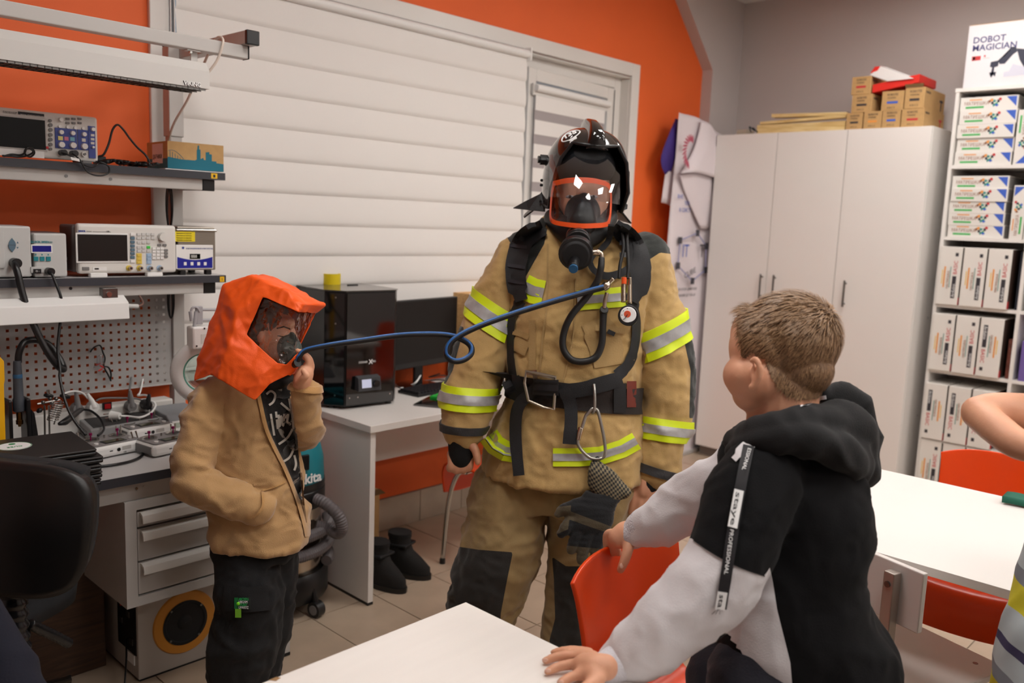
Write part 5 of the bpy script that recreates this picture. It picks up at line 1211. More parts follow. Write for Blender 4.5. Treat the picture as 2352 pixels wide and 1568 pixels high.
def pc(x0, x1, yt, yb, mk, lab, z=None, Dp=.34):
    a = P1((x0), (yt+yb)/2); b = P1(x1, (yt+yb)/2); zb = z if z is not None else CT; H = P1((x0+x1)/2, yt).z-P1((x0+x1)/2, yb).z
    parcel(a.y, zb, a.y-b.y, H, Dp, mk, lab); return zb+H+.001
h1 = pc(1944, 1981, 253, 291, cdk, 'small kraft carton at the left end of the bottom row on the wardrobe')
pc(1984, 2025, 250, 290, corg, 'small kraft carton with orange mark, second in the bottom row')
pc(2027, 2068, 246, 288, cblu, 'small kraft carton with white and blue label, third in the bottom row')
h4 = pc(2071, 2122, 243, 285, cred, 'kraft carton with red mark at the right end of the bottom row')
h2 = pc(1957, 2003, 209, 250, cdk, 'kraft carton with black mark, second tier at the left end', h1)
pc(2026, 2076, 200, 245, cblu, 'kraft carton with blue mark under the red lid', h1)
h5 = pc(2079, 2124, 195, 243, cdk, 'open kraft carton with black mark, right end of second tier', h4)
pc(1957, 2001, 167, 208, cred, 'kraft carton with red mark on top of the left column', h2)
fl_ = P1(2082, 192); tag(MB().prism([(0, 0), (.095, 0), (.10, .02), (-.005, .02)], 0, .002, frame((CX0+.03, fl_.y, h5), (0, -1, 0), (-.3, 0, .95))).build('carton_flap', kraft_d), 'raised flap of the open kraft carton', 'flap')
rbx = thing('red_lid_box', 'red and white lidded box lying open across the cartons on the wardrobe', 'box', P1(2050, 200))
redm = mat('red_card', (222, 44, 34), .45)
a = P1(2003, 200); b = P1(2098, 183)
zr = h5+.004; zr = P1(2030, 207).z
MB().prism([(0, 0), (.26, .04), (.26, .085), (0, .045)], -.30, -.02, frame((CX0+.02, a.y, P1(2005, 212).z), (0, -1, 0), (0, 0, 1))).build('box_tray', redm, rbx, world=True)
lidp = [P1(1998, 172), P1(2022, 152), P1(2098, 180), P1(2040, 186)]
MB().ring_loft([[p for p in lidp], [p+V(.10, 0, .01) for p in lidp]]).build('box_lid', mat('white_card', (230, 226, 224), .5), rbx, world=True)
MB().ring_loft([[P1(1999, 168)+V(-.002, 0, 0), P1(2010, 153)+V(-.002, 0, 0), P1(2022, 152)+V(-.002, 0, 0), P1(2016, 162)+V(-.002, 0, 0)], [q+V(.09, 0, .01) for q in (P1(1999, 168), P1(2010, 153), P1(2022, 152), P1(2016, 162))]]).build('lid_edge', redm, rbx, world=True)
# planks on the wardrobe
plk = wood('pale_plank', (206, 172, 108), (232, 208, 150), 5, (10, 1, 10))
def plank(x0, y0, x1, y1, z0, z1, w_, h_, lab, X=CX0+.04):
    A_, B_ = onx(x0, y0, X), onx(x1, y1, X); A_.z = z0; B_.z = z1; d = (B_-A_)
    M = Matrix((d.normalized(), V(1, 0, 0), V(0, 0, 1))).transposed().to_4x4(); M.translation = A_
    o = MB().box(0, d.length, 0, w_, 0, h_, M).build('plank', plk, bevel=.002); tag(o, lab, 'plank', 'planks on the wardrobe')
plank(1738, 300, 1941, 290, CT+.001, CT+.001, .10, .055, 'thick pale plank lying at the front of the wardrobe top')
plank(1745, 285, 1942, 270, CT+.058, CT+.075, .05, .018, 'thin plank resting on the thick plank')
plank(1772, 262, 1944, 262, CT+.10, CT+.085, .07, .022, 'pale plank on top of the plank pile with dark underside')
tag(box('rag_bundle', CX0+.05, CX0+.15, 2.92, 3.0, CT, CT+.035, mat('beige_rag', (176, 164, 146), .9), bevel=.01), 'small beige bundle at the left end of the wardrobe top', 'bundle')
wire('wire_bundle', 'short dark wires poking out left of the planks', black_plastic, [(CX0+.04, 2.84, CT+.01), (CX0+.03, 2.87, CT+.04), (CX0+.04, 2.86, CT+.02), (CX0+.02, 2.89, CT+.045), (CX0+.03, 2.88, CT+.012)], .004)
# ------------------------------------------------------------------ banners in the corner
fl_m = mat('banner_fabric', (226, 216, 220), .75)
flb = mat('violet_fabric', (64, 44, 128), .7)
bn = thing('corner_banner', 'white folded flag banner with cube logo standing beside the wardrobe', 'banner', (5.02, 3.20, 0))
BYp = 3.17
def bp(x, y, d=0): return ony(x, y, BYp+d)
def sheet(name, rows, m, th=.002, wav=.012, sub=5):
    """cloth through rows of pixel points on the banner's own plane"""
    R_ = [spline([bp(*p) for p in r], sub) for r in rows]
    cols = [spline([r[i] for r in R_], sub) for i in range(len(R_[0]))]
    g = MB(); nu, nv = len(cols), len(cols[0])
    g.v = [tuple(cols[i][j] + V(0, wav*math.sin(i*.9+j*.25), 0)) for j in range(nv) for i in range(nu)]
    g.f = [(j*nu+i, j*nu+i+1, (j+1)*nu+i+1, (j+1)*nu+i) for j in range(nv-1) for i in range(nu-1)]; g.m = [0]*len(g.f)
    return g.build(name, m, bn, world=True, smooth=True, solid=th)
sheet('banner_sheet', [[(1560, 258), (1603, 272), (1660, 310)], [(1555, 360), (1600, 360), (1655, 360)], [(1538, 520), (1590, 520), (1648, 520)], [(1524, 680), (1580, 680), (1640, 680)], [(1535, 860), (1585, 860), (1632, 860)], [(1552, 1055), (1580, 1057), (1600, 1058)]], fl_m)
sheet('folded_corner', [[(1612, 275, -.04), (1630, 285, -.045), (1650, 310, -.04)], [(1596, 340, -.05), (1625, 340, -.07), (1650, 345, -.05)], [(1564, 398, -.05), (1600, 396, -.09), (1642, 408, -.05)]], fl_m, .002, .004)
sheet('folded_corner', [[(1562, 402, -.03), (1595, 396, -.05), (1640, 404, -.03)], [(1575, 445, -.03), (1605, 445, -.04), (1640, 450, -.03)], [(1610, 525, -.02), (1625, 525, -.02), (1640, 525, -.02)]], fl_m, .002, .003)
sheet('blue_flag', [[(1552, 272, .05), (1556, 274, .05), (1560, 276, .05)], [(1520, 358, .03), (1537, 352, .03), (1553, 350, .03)], [(1527, 400, .05), (1532, 398, .05), (1540, 396, .05)]], flb, .002, .003)
sheet('second_sheet', [[(1535, 352, .05), (1545, 352, .05), (1556, 352, .05)], [(1520, 465, .05), (1532, 468, .05), (1543, 474, .05)]], fl_m, .002, .004)
MB().cyl(bp(1600, 300, .03), (bp(1604, 1050, .03).x, BYp+.03, .02), .012, n=10).build('banner_pole', black_plastic, bn, world=True)
MB().box(bp(1560, 1050).x, bp(1610, 1050).x, BYp-.03, BYp+.06, 0, .025).build('pole_foot', grey_paint, bn, world=True, bevel=.004)
yb_ = BYp-.016
def btxt(s, x, y, h, m, wd=1, rot=0, p=None): 
    c = ony(x, y, yb_-.012); kk = (c-CO).dot(CF)/FPX
    return text(s, h*kk*1.4, m, bn, frame(c, V(math.cos(rot), 0, math.sin(rot)), V(-math.sin(rot), 0, math.cos(rot))), width=wd, world=True, name='print')
bl_ = mat('print_royal', (48, 84, 176), .6)
bT = mat('print_charcoal', (64, 62, 70), .6); mv = mat('print_lilac', (150, 150, 190), .6); rd = mat('print_rose', (178, 78, 100), .6)
btxt('ВНЕ', 1556, 455, 9, bl_); btxt('ТЕХ', 1572, 470, 8, bl_); btxt('К СИСТ', 1560, 486, 9, bl_)
btxt('КВАНТ', 1602, 455, 10, bl_, 1, .5); btxt('IT', 1566, 590, 30, bl_, .8); btxt('T', 1606, 590, 30, bT, .8); btxt('CUBE', 1572, 640, 13, bT, 1.1, .3)
btxt('И ЦЕНТРОВ ЦИФРОВО', 1550, 668, 6, bT, 1.0, 0); btxt('ОВАНИЯ ДЕТЕЙ «IT', 1554, 682, 6, bT)
hexp = [(1562, 552), (1602, 535), (1622, 565), (1620, 620), (1590, 645), (1557, 610)]
for i in range(6):
    p_, q_ = ony(*hexp[i], yb_-.012), ony(*hexp[(i+1) % 6], yb_-.012); MB().cyl(p_, q_, .004, n=6).build('print_line', mv, bn, world=True); MB().box(p_.x-.02, p_.x+.02, p_.y-.004, p_.y+.002, p_.z-.022, p_.z+.022).build('print_node', bT, bn, world=True)
for i in range(14):
    a = 1.2+i*.26; c = ony(1585, 348, BYp-.085); R0 = .085
    s_ = V(c.x+R0*.75*math.cos(a), c.y, c.z+R0*math.sin(a)); MB().ell(s_, V(math.cos(a+.5), 0, math.sin(a+.5))*.028, V(0, .002, 0), V(-math.sin(a+.5), 0, math.cos(a+.5))*.007, 8, 6).build('wreath_leaf', rd, bn, world=True)
# ================================================================== PEOPLE: tools
def fr(D): return D/FPX
FH = V(CF.x, CF.y, 0).normalized(); RH = V(CR.x, CR.y, 0).normalized(); UP = V(0, 0, 1)
def limb(mb, nodes, n=16, sub=5, caps=True):
    """smooth tapered limb through (px, py, depth, radius_px) joints"""
    P4 = [(at(x, y, D), r*fr(D)) for x, y, D, r in nodes]
    return limbw(mb, P4, n, sub)
def limbw(mb, P4, n=16, sub=5):
    pts_ = spline([p for p, r in P4], sub); rr = []
    R4 = spline([V(r, 0, 0) for p, r in P4], sub); rr = [max(.002, q.x) for q in R4]
    mb.tube(pts_, rr, n)
    for p, r in (P4[0], P4[-1]): mb.ell(p, (r, 0, 0), (0, r, 0), (0, 0, r), 12, 8)
    return mb
def trunk(mb, rows, n=36, sub=4, e=2.4, A=None, B=None):
    """body through rows (x_left, x_right, py, depth, half_thickness_m)"""
    A = A or RH; B = B or FH
    C_ = [at((a+b)/2, y, D) for a, b, y, D, t in rows]; W_ = [V((b-a)/2*fr(D), t, 0) for a, b, y, D, t in rows]
    C_ = spline(C_, sub); W_ = spline(W_, sub); rings = []
    for c, w_ in zip(C_, W_):
        R = []
        for j in range(n):
            a = 2*PI*j/n; ca, sa = math.cos(a), math.sin(a)
            R.append(c + A*(w_.x*math.copysign(abs(ca)**(2/e), ca)) + B*(w_.y*math.copysign(abs(sa)**(2/e), sa)))
        rings.append(R)
    return mb.ring_loft(rings)
def ball(mb, x, y, D, rx, ry, rd, n=20, m=14, tilt=0):
    c = at(x, y, D); k = fr(D); a = CR*math.cos(tilt)+CU*math.sin(tilt); b = -CR*math.sin(tilt)+CU*math.cos(tilt)
    return mb.ell(c, a*(rx*k), CF*rd, b*(ry*k), n, m)
def remesh(mb, voxel, smooth=6, fac=.5):
    me = mb.mesh('tmp'); bm = bmesh.new(); bm.from_mesh(me); bmesh.ops.recalc_face_normals(bm, faces=bm.faces)
    bmesh.ops.triangulate(bm, faces=[f for f in bm.faces if len(f.verts) > 4]); bm.to_mesh(me); bm.free()
    o = bpy.data.objects.new('tmp', me); COL.objects.link(o)
    md = o.modifiers.new('r', 'REMESH'); md.mode = 'VOXEL'; md.voxel_size = voxel
    if smooth: sm = o.modifiers.new('s', 'SMOOTH'); sm.factor = fac; sm.iterations = smooth
    dg = bpy.context.evaluated_depsgraph_get(); out = bpy.data.meshes.new_from_object(o.evaluated_get(dg))
    bpy.data.objects.remove(o); bpy.data.meshes.remove(me); out.materials.clear()
    return out
def vco(me):
    a = np.empty(len(me.vertices)*3, 'f'); me.vertices.foreach_get('co', a); return a.reshape(-1, 3).astype('d')
def vno(me):
    a = np.empty(len(me.vertices)*3, 'f'); me.vertices.foreach_get('normal', a); return a.reshape(-1, 3).astype('d')
def setco(me, c): me.vertices.foreach_set('co', c.astype('f').ravel()); me.update()
CFn, CRn, CUn, COn = (np.array(tuple(q)) for q in (CF, CR, CU, CO))
def projn(c):
    v = c-COn; z = v @ CFn; return 1176+FPX*(v @ CRn)/z, 784-FPX*(v @ CUn)/z, z
def wrinkle(me, amp, scale, stretch=(1, 1, 1), seed=0, ridged=True, mask=None):
    c = vco(me); n = vno(me); h = np.empty(len(c)); s = scale; off = Vector((seed*7.1, seed*3.3, seed*1.7))
    for i, p in enumerate(c):
        q = Vector((p[0]*stretch[0], p[1]*stretch[1], p[2]*stretch[2]))*s+off
        q2 = q + noise.noise_vector(q*.6)*.7
        v = noise.noise(q2); h[i] = (1-2.2*abs(v)) if ridged else v
        h[i] += .35*noise.noise(q2*2.3)
    if mask is not None: h = h*mask
    setco(me, c+n*(h*amp)[:, None])
def sdpoly(x, y, poly):
    """signed distance (positive inside) of points to a polygon"""
    P_ = np.array(poly, 'd'); Q_ = np.roll(P_, -1, 0); d = np.full(len(x), 1e9); ins = np.zeros(len(x), bool)
    for (ax, ay), (bx_, by) in zip(P_, Q_):
        ex, ey = bx_-ax, by-ay; t = np.clip(((x-ax)*ex+(y-ay)*ey)/(ex*ex+ey*ey+1e-9), 0, 1)
        d = np.minimum(d, np.hypot(x-ax-t*ex, y-ay-t*ey))
        cond = ((ay > y) != (by > y)) & (x < ex*(y-ay)/((by-ay) if by != ay else 1e-9)+ax); ins ^= cond
    return np.where(ins, d, -d)
def setattr_(me, name, vals):
    a = me.attributes.new(name, 'FLOAT', 'POINT'); a.data.foreach_set('value', np.asarray(vals, 'f'))
def bvh(me): return BVHTree.FromPolygons([v.co.copy() for v in me.vertices], [tuple(p.vertices) for p in me.polygons])
def place(name, me, mats, parent, smooth=True, **k):
    me.name = name; me.transform(xf(parent).inverted()); me.update(); return link(name, me, mats, parent, smooth, **k)
def hit(tr, x, y, default):
    h = tr.ray_cast(CO, ray(x, y).normalized())
    if h[0] is None: return at(x, y, default), -CF, default
    return h[0], h[1], (h[0]-CO).dot(CF)
def dens(path, step=14):
    out = []
    for a, b in zip(path[:-1], path[1:]):
        k = max(1, int(math.hypot(b[0]-a[0], b[1]-a[1])/step))
        out += [(a[0]+(b[0]-a[0])*i/k, a[1]+(b[1]-a[1])*i/k) for i in range(k)]
    return out+[path[-1]]
def smooth_path(path, n=6): return [(p.x, p.y) for p in spline([V(x, y, 0) for x, y in path], n)]
def strap(tr, path, wpx, name, m, parent, D, off=.004, th=.003, curve=True, cols=3, ease=2):
    """webbing laid on a body surface along a path"""
    P_ = smooth_path(path, 6) if curve else dens(path)
    k = len(P_); rows = []
    for i in range(k):
        a, b = P_[max(0, i-1)], P_[min(k-1, i+1)]; dx, dy = b[0]-a[0], b[1]-a[1]; l = math.hypot(dx, dy) or 1
        w_ = wpx[int(i/(k-1)*(len(wpx)-1)+.5)] if hasattr(wpx, '__len__') else wpx
        nx_, ny_ = -dy/l*w_/2, dx/l*w_/2; row = []
        for c in range(cols):
            t = (c/(cols-1)-.5)*2; p, nn, d = hit(tr, P_[i][0]+nx_*t, P_[i][1]+ny_*t, D); row.append((P_[i][0]+nx_*t, P_[i][1]+ny_*t, d))
        rows.append(row)
    Dm = np.array([[q[2] for q in r] for r in rows])
    for _ in range(ease):
        Dm2 = Dm.copy(); Dm2[1:-1] = np.minimum(Dm[1:-1], (Dm[:-2]+Dm[1:-1]*2+Dm[2:])/4); Dm = Dm2
    rings = []
    for r, ds_ in zip(rows, Dm):
        f_ = [at(q[0], q[1], d-off-th) for q, d in zip(r, ds_)]; b_ = [at(q[0], q[1], d-off+.001) for q, d in zip(r, ds_)]
        rings.append(f_+b_[::-1])
    return MB().ring_loft(rings).build(name, m, parent, world=True, smooth=35)
def ring_band(tr, Lp, Rp, D, sag, wpx, name, m, parent, off=.003, th=.0015, D2=None, lo=-.5, hi=.5):
    """band right round a sleeve; Lp, Rp = its left and right ends, sag = drop of its middle in front"""
    A_ = at(*Lp, D); B_ = at(*Rp, D2 or D); c = (A_+B_)/2; e1 = (B_-A_)/2; r = e1.length
    mid = at((Lp[0]+Rp[0])/2, (Lp[1]+Rp[1])/2+sag, c.dot(CF)-CO.dot(CF)-r); e2 = mid-c; e2 = e2 - e1.normalized()*e2.dot(e1.normalized()); e2 = e2.normalized()*r
    ax = e1.cross(e2).normalized(); 
    if ax.z > 0: ax = -ax
    k = 48; wd = wpx*fr(D); rings = []
    for j in range(k):
        a = 2*PI*j/k; d = e1*math.cos(a)+e2*math.sin(a); dn_ = d.normalized(); pr_ = []
        for s in (lo, lo*.5+(lo+hi)*.25, (lo+hi)/2, hi*.5+(lo+hi)*.25, hi):
            o = c+ax*(s*wd); h = tr.ray_cast(o+d*1.7, -dn_); rad = d.length
            if h[0] is not None and h[1].dot(dn_) > .1:
                q = (h[0]-o).length
                if .5*r < q < 1.5*r: rad = q
            pr_.append((o, dn_, rad))
        rings.append([o+q*(rad+off+th) for o, q, rad in pr_]+[o+q*(rad+off-.004) for o, q, rad in pr_[::-1]])
    return MB().ring_loft(rings, closed=True).build(name, m, parent, world=True, smooth=40)
def tri_stripe(tr, Lp, Rp, D, sag, w_, parent, D2=None, lab=None):
    b = ring_band(tr, Lp, Rp, D, sag, w_, 'reflective_band', hi_vis, parent, off=.006, D2=D2)
    ring_band(tr, Lp, Rp, D, sag, w_, 'silver_strip', silver_ref, b, off=.0095, D2=D2, lo=-.2, hi=.2)
    return b
def tri_flat(tr, path, w_, parent, D, curve=False):
    b = strap(tr, path, w_, 'reflective_band', hi_vis, parent, D, .006, .0015, curve, 5, 4)
    strap(tr, path, w_*.4, 'silver_strip', silver_ref, b, D, .0095, .001, curve, 5, 4)
    return b
def tubepx(name, m, parent, nodes, n=10, sub=8, r=None, world=True):
    """hose through (px, py, depth, radius_px)"""
    pts_ = spline([at(x, y, D) for x, y, D, q in nodes], sub); rr = [q.x for q in spline([V(q*fr(D), 0, 0) for x, y, D, q in nodes], sub)]
    return MB().tube(pts_, rr, n).build(name, m, parent, world=True, smooth=True)
# ================================================================== FIREFIGHTER
ff = thing('person', 'person in tan firefighting suit, black helmet and orange rimmed breathing mask', 'person', at(1290, 1655, 2.92)*1.0)
FD = 2.92
base_ff = onz(1200, 1588, 0); base_ff.z = 0; ff.location = base_ff; XF[ff.name] = Matrix.Translation(base_ff)
# --- body under the suit (one mesh)
b = MB()
trunk(b, [(1265, 1405, 560, FD, .09), (1215, 1465, 620, FD, .115), (1215, 1425, 760, FD, .12), (1205, 1430, 920, FD, .125), (1180, 1435, 1050, FD, .12), (1200, 1420, 1130, FD, .10)])
limb(b, [(1338, 600, FD, 45), (1340, 540, FD-.01, 42), (1342, 500, FD-.02, 42)])
ball(b, 1340, 440, FD-.03, 62, 88, .105); ball(b, 1338, 475, FD-.07, 46, 55, .07); ball(b, 1335, 452, FD-.135, 11, 24, .02)
limb(b, [(1210, 610, FD, 40), (1140, 740, FD, 34), (1095, 850, FD-.03, 30), (1068, 960, FD-.07, 24), (1060, 1010, FD-.08, 20)])
limb(b, [(1490, 620, FD, 40), (1518, 750, FD, 34), (1526, 860, FD, 30), (1512, 1000, FD-.02, 24), (1492, 1095, FD-.03, 20)])
limb(b, [(1180, 1110, FD, 60), (1145, 1260, FD, 52), (1115, 1400, FD, 40), (1098, 1500, FD, 32), (1094, 1556, FD, 26)])
limb(b, [(1350, 1110, FD, 60), (1345, 1260, FD, 52), (1315, 1410, FD, 40), (1312, 1500, FD, 32), (1312, 1556, FD, 26)])
# right hand (image left): thumb forward, fingers curled
HD = FD-.10
limb(b, [(1060, 1005, HD, 21), (1058, 1030, HD, 24), (1058, 1052, HD, 23)])
limb(b, [(1076, 1015, HD-.02, 12), (1090, 1030, HD-.035, 10), (1096, 1050, HD-.035, 9), (1097, 1062, HD-.035, 7)])
for x, y, tx in ((1078, 1048, 1080), (1064, 1054, 1066), (1050, 1055, 1050), (1037, 1050, 1036)):
    limb(b, [(x, y-8, HD, 11), (x+1, y+12, HD-.012, 10), (tx-2, y+26, HD-.004, 9), (tx-3, y+20, HD+.03, 8)])
# left hand: fingers hanging down
HD2 = FD-.055
limb(b, [(1490, 1085, HD2, 21), (1482, 1105, HD2, 25), (1478, 1122, HD2, 25)])
for x, y, x2, y2, x3, y3 in ((1460, 1112, 1455, 1142, 1449, 1176), (1474, 1122, 1469, 1152, 1465, 1186), (1488, 1124, 1484, 1152, 1480, 1186), (1500, 1118, 1498, 1144, 1496, 1172)):
    limb(b, [(x, y-8, HD2, 11), (x2, y2, HD2-.008, 10), (x3, y3, HD2+.004, 8)])
limb(b, [(1502, 1105, HD2+.03, 12), (1515, 1125, HD2+.04, 10), (1514, 1146, HD2+.04, 8)])
place('body', remesh(b, .0048, 3), skin, ff)
# --- trousers
tan = (176, 146, 96)
t = MB()
trunk(t, [(1130, 1440, 1030, FD, .135), (1112, 1446, 1100, FD, .135), (1098, 1448, 1160, FD, .125)])
limb(t, [(1180, 1110, FD, 86), (1165, 1170, FD, 88), (1150, 1260, FD-.02, 92), (1128, 1330, FD-.03, 87), (1102, 1430, FD, 76), (1094, 1500, FD, 72), (1092, 1556, FD, 68)])
limb(t, [(1360, 1110, FD, 96), (1352, 1170, FD, 92), (1345, 1260, FD, 86), (1332, 1340, FD-.01, 76), (1318, 1420, FD, 66), (1312, 1490, FD, 66), (1312, 1556, FD, 64)])
tm = remesh(t, .008, 4); wrinkle(tm, .010, 8, (1, 1, 1.2), 3); wrinkle(tm, .004, 20, (1, 1, 1.2), 5)
px, py, pz = projn(vco(tm))
mk = np.maximum(sdpoly(px, py, [(1052, 1255), (1100, 1262), (1178, 1268), (1165, 1330), (1150, 1410), (1150, 1500), (1000, 1500), (1015, 1330)]), sdpoly(px, py, [(1268, 1278), (1300, 1300), (1400, 1300), (1400, 1560), (1272, 1560), (1262, 1470), (1275, 1420), (1272, 1330)]))
front = np.where(pz < FD+.05, 1, -1); setattr_(tm, 'mask', np.where(front > 0, mk, -5))
tmat = twotone('tan_trousers', (150, 126, 86), (46, 44, 42), bump=.4, var=.16)
trz = place('trousers', tm, tmat, ff)
tb_ = None
tag_ = tubepx('seam_thread', mat('thread', (170, 160, 130), .8), ff, [(1104, 1312, FD-.152, 1), (1130, 1316, FD-.16, 1.2), (1165, 1313, FD-.15, 1)], 5)
# --- coat
c = MB()
trunk(c, [(1262, 1420, 528, FD, .10), (1205, 1478, 548, FD+.02, .125), (1178, 1505, 585, FD+.02, .15), (1172, 1490, 650, FD, .165), (1172, 1470, 740, FD-.01, .175), (1165, 1466, 840, FD-.01, .18), (1170, 1466, 920, FD, .175), (1135, 1470, 985, FD, .185), (1118, 1470, 1040, FD, .19), (1116, 1468, 1070, FD, .20), (1114, 1470, 1084, FD, .205)], e=2.3)
limb(c, [(1205, 590, FD+.02, 56), (1162, 640, FD+.01, 52), (1125, 745, FD, 56), (1098, 845, FD-.03, 60), (1073, 930, FD-.07, 57), (1062, 978, FD-.09, 51)])
limb(c, [(1478, 595, FD+.02, 56), (1500, 660, FD+.01, 52), (1517, 760, FD, 60), (1527, 850, FD, 63), (1527, 950, FD-.01, 58), (1508, 1075, FD-.03, 50)])
limb(c, [(1285, 540, FD-.02, 30), (1262, 520, FD, 22)])
cm = remesh(c, .008, 4); wrinkle(cm, .010, 7, (1, 1, 1.1), 11); wrinkle(cm, .0045, 17, (1, 1, 1.3), 12); wrinkle(cm, .0015, 45, (1, 1, 1), 13)
px, py, pz = projn(vco(cm))
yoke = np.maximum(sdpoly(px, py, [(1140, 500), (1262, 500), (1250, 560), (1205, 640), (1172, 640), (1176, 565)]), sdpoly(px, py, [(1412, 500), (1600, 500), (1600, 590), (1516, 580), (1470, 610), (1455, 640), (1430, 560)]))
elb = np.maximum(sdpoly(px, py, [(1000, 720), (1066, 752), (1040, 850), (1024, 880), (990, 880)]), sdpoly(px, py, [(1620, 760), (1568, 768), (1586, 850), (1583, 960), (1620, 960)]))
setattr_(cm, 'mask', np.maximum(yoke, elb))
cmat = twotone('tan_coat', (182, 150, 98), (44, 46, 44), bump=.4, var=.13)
tr = bvh(cm)
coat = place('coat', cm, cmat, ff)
# cuffs and knitted wristlets
ring_band(tr, (1011, 978), (1114, 985), FD-.09, 10, 18, 'cuff_binding', mat('cuff_leather', (52, 52, 54), .55, bump=.4), ff, off=.004, th=.003)
ring_band(tr, (1455, 1062), (1562, 1093), FD-.03, 8, 20, 'cuff_binding', MATS['cuff_leather'], ff, off=.004, th=.003)
knit = mat('black_knit', (14, 14, 16), .95, bump=.6, bscale=500)
kn = MB(); limb(kn, [(1062, 975, HD+.01, 34), (1061, 1005, HD, 33), (1060, 1048, HD, 30)]); ball(kn, 1050, 1040, HD, 16, 16, .03)
place('wristlet', remesh(kn, .006, 3), knit, ff)
kn = MB(); limb(kn, [(1507, 1066, FD-.03, 34), (1496, 1090, FD-.04, 33), (1486, 1108, FD-.05, 30)]); place('wristlet', remesh(kn, .006, 3), knit, ff)
# collar
cl = MB()
def collar(u, v):
    a = math.radians(-150+300*u); D_ = FD-.01-.10*math.cos(a); x = 1334+88*math.sin(a)*(1-.12*v); y = 560-48*v*(1-.25*math.cos(a))+(22*math.cos(a)+8*math.sin(a))*(1-v*.2)
    return at(x, y, D_)
cl.grid(collar, 40, 8).build('collar', cmat, ff, world=True, smooth=True, solid=.012)
MB().grid(lambda u, v: collar(u, v)-((collar(u, v)-at(1334, 540, FD)).normalized()*.011), 40, 8).build('collar_lining', black_matte, ff, world=True, smooth=True, solid=.006)
# reflective stripes
tri_stripe(tr, (1078, 690), (1176, 752), FD, 8, 62, ff); tri_stripe(tr, (1014, 905), (1132, 915), FD-.06, 8, 52, ff)
tri_stripe(tr, (1460, 800), (1577, 742), FD, 12, 62, ff); tri_stripe(tr, (1468, 978), (1586, 994), FD-.02, 3, 50, ff)
tri_flat(tr, [(1203, 657), (1225, 668), (1248, 673)], 58, ff, FD-.17); tri_flat(tr, [(1326, 690), (1360, 687), (1412, 683), (1440, 680)], 46, ff, FD-.17)
tri_flat(tr, [(1122, 1000), (1138, 1022), (1160, 1035), (1182, 1038)], 48, ff, FD-.19); tri_flat(tr, [(1270, 1050), (1330, 1050), (1380, 1046), (1430, 1030), (1462, 1012)], 42, ff, FD-.19)
# coat front flap, pockets
flap_m = MATS['tan_coat']
fold = mat('tan_piping', (168, 138, 90), .9, bump=.3)
strap(tr, [(1258, 560), (1256, 700), (1248, 760), (1238, 870)], 4, 'front_seam', fold, ff, FD-.17, .001, .004)
strap(tr, [(1222, 735), (1222, 850)], 16, 'front_placket', fold, ff, FD-.17, .002, .006)
strap(tr, [(1322, 640), (1318, 760), (1300, 850), (1290, 880)], 3, 'front_seam', fold, ff, FD-.17, .001, .003)
strap(tr, [(1180, 782), (1196, 788), (1214, 796)], [40, 44, 46], 'pocket', fold, ff, FD-.17, .002, .005, cols=5)
strap(tr, [(1178, 762), (1198, 768), (1214, 775)], 12, 'pocket_flap', fold, ff, FD-.17, .006, .006)
strap(tr, [(1366, 735), (1390, 790), (1400, 840)], [66, 78, 70], 'pocket', fold, ff, FD-.17, .001, .004, cols=7)
strap(tr, [(1368, 752), (1400, 756), (1436, 760)], 14, 'pocket_flap', fold, ff, FD-.17, .006, .006)
strap(tr, [(1396, 760), (1412, 768)], 10, 'pocket_tab', webbing, ff, FD-.18, .012, .004)
# ------------------------------------------------------------------ harness
strap(tr, [(1248, 522), (1205, 548), (1186, 600), (1186, 650), (1198, 690)], [38, 46, 48, 46, 30], 'shoulder_strap', webbing, ff, FD-.16, .008, .016, cols=5, ease=6)
strap(tr, [(1410, 520), (1450, 552), (1468, 600), (1470, 650), (1450, 690)], [38, 46, 52, 48, 34], 'shoulder_strap', webbing, ff, FD-.16, .008, .016, cols=5, ease=6)
strap(tr, [(1196, 690), (1176, 730), (1172, 800), (1176, 850), (1186, 900)], [26, 18, 16, 18, 24], 'side_strap', webbing, ff, FD-.16, .006, .004)
strap(tr, [(1452, 690), (1462, 740), (1458, 795), (1444, 835), (1418, 862)], [28, 20, 20, 24, 28], 'side_strap', webbing, ff, FD-.16, .006, .004)
for x, y in ((1190, 566), (1186, 612), (1187, 648)): strap(tr, [(x-20, y-4), (x+20, y+2)], 8, 'strap_loop', mat('strap_stitch', (40, 40, 46), .8), ff, FD-.19, .026, .003)
belt_m = mat('dark_brown_belt', (40, 32, 30), .8, bump=.3)
ring_band(tr, (1168, 880), (1468, 915), FD, 16, 56, 'waist_belt', belt_m, ff, off=.006, th=.004)
strap(tr, [(1172, 870), (1190, 900), (1230, 905), (1262, 900), (1330, 895), (1390, 880), (1428, 868)], [44, 44, 36, 30, 34, 36, 34], 'hip_strap', webbing, ff, FD-.19, .014, .005, ease=6)
bk = strap(tr, [(1224, 888), (1254, 890), (1283, 890)], 36, 'strap_buckle', mat('black_buckle', (34, 34, 38), .45), ff, FD-.2, .026, .014)
strap(tr, [(1226, 879), (1281, 881)], 5, 'buckle_groove', black_plastic, bk, FD-.2, .04, .002); strap(tr, [(1226, 899), (1281, 901)], 5, 'buckle_groove', black_plastic, bk, FD-.2, .04, .002)
strap(tr, [(1236, 885), (1222, 900), (1190, 935), (1184, 1000), (1192, 1092)], [26, 26, 28, 28, 26], 'strap_tail', webbing, ff, FD-.21, .03, .004, ease=8)
strap(tr, [(1292, 890), (1308, 920), (1312, 960), (1308, 1020)], [26, 30, 30, 32], 'strap_tail', webbing, ff, FD-.21, .03, .004, ease=8)
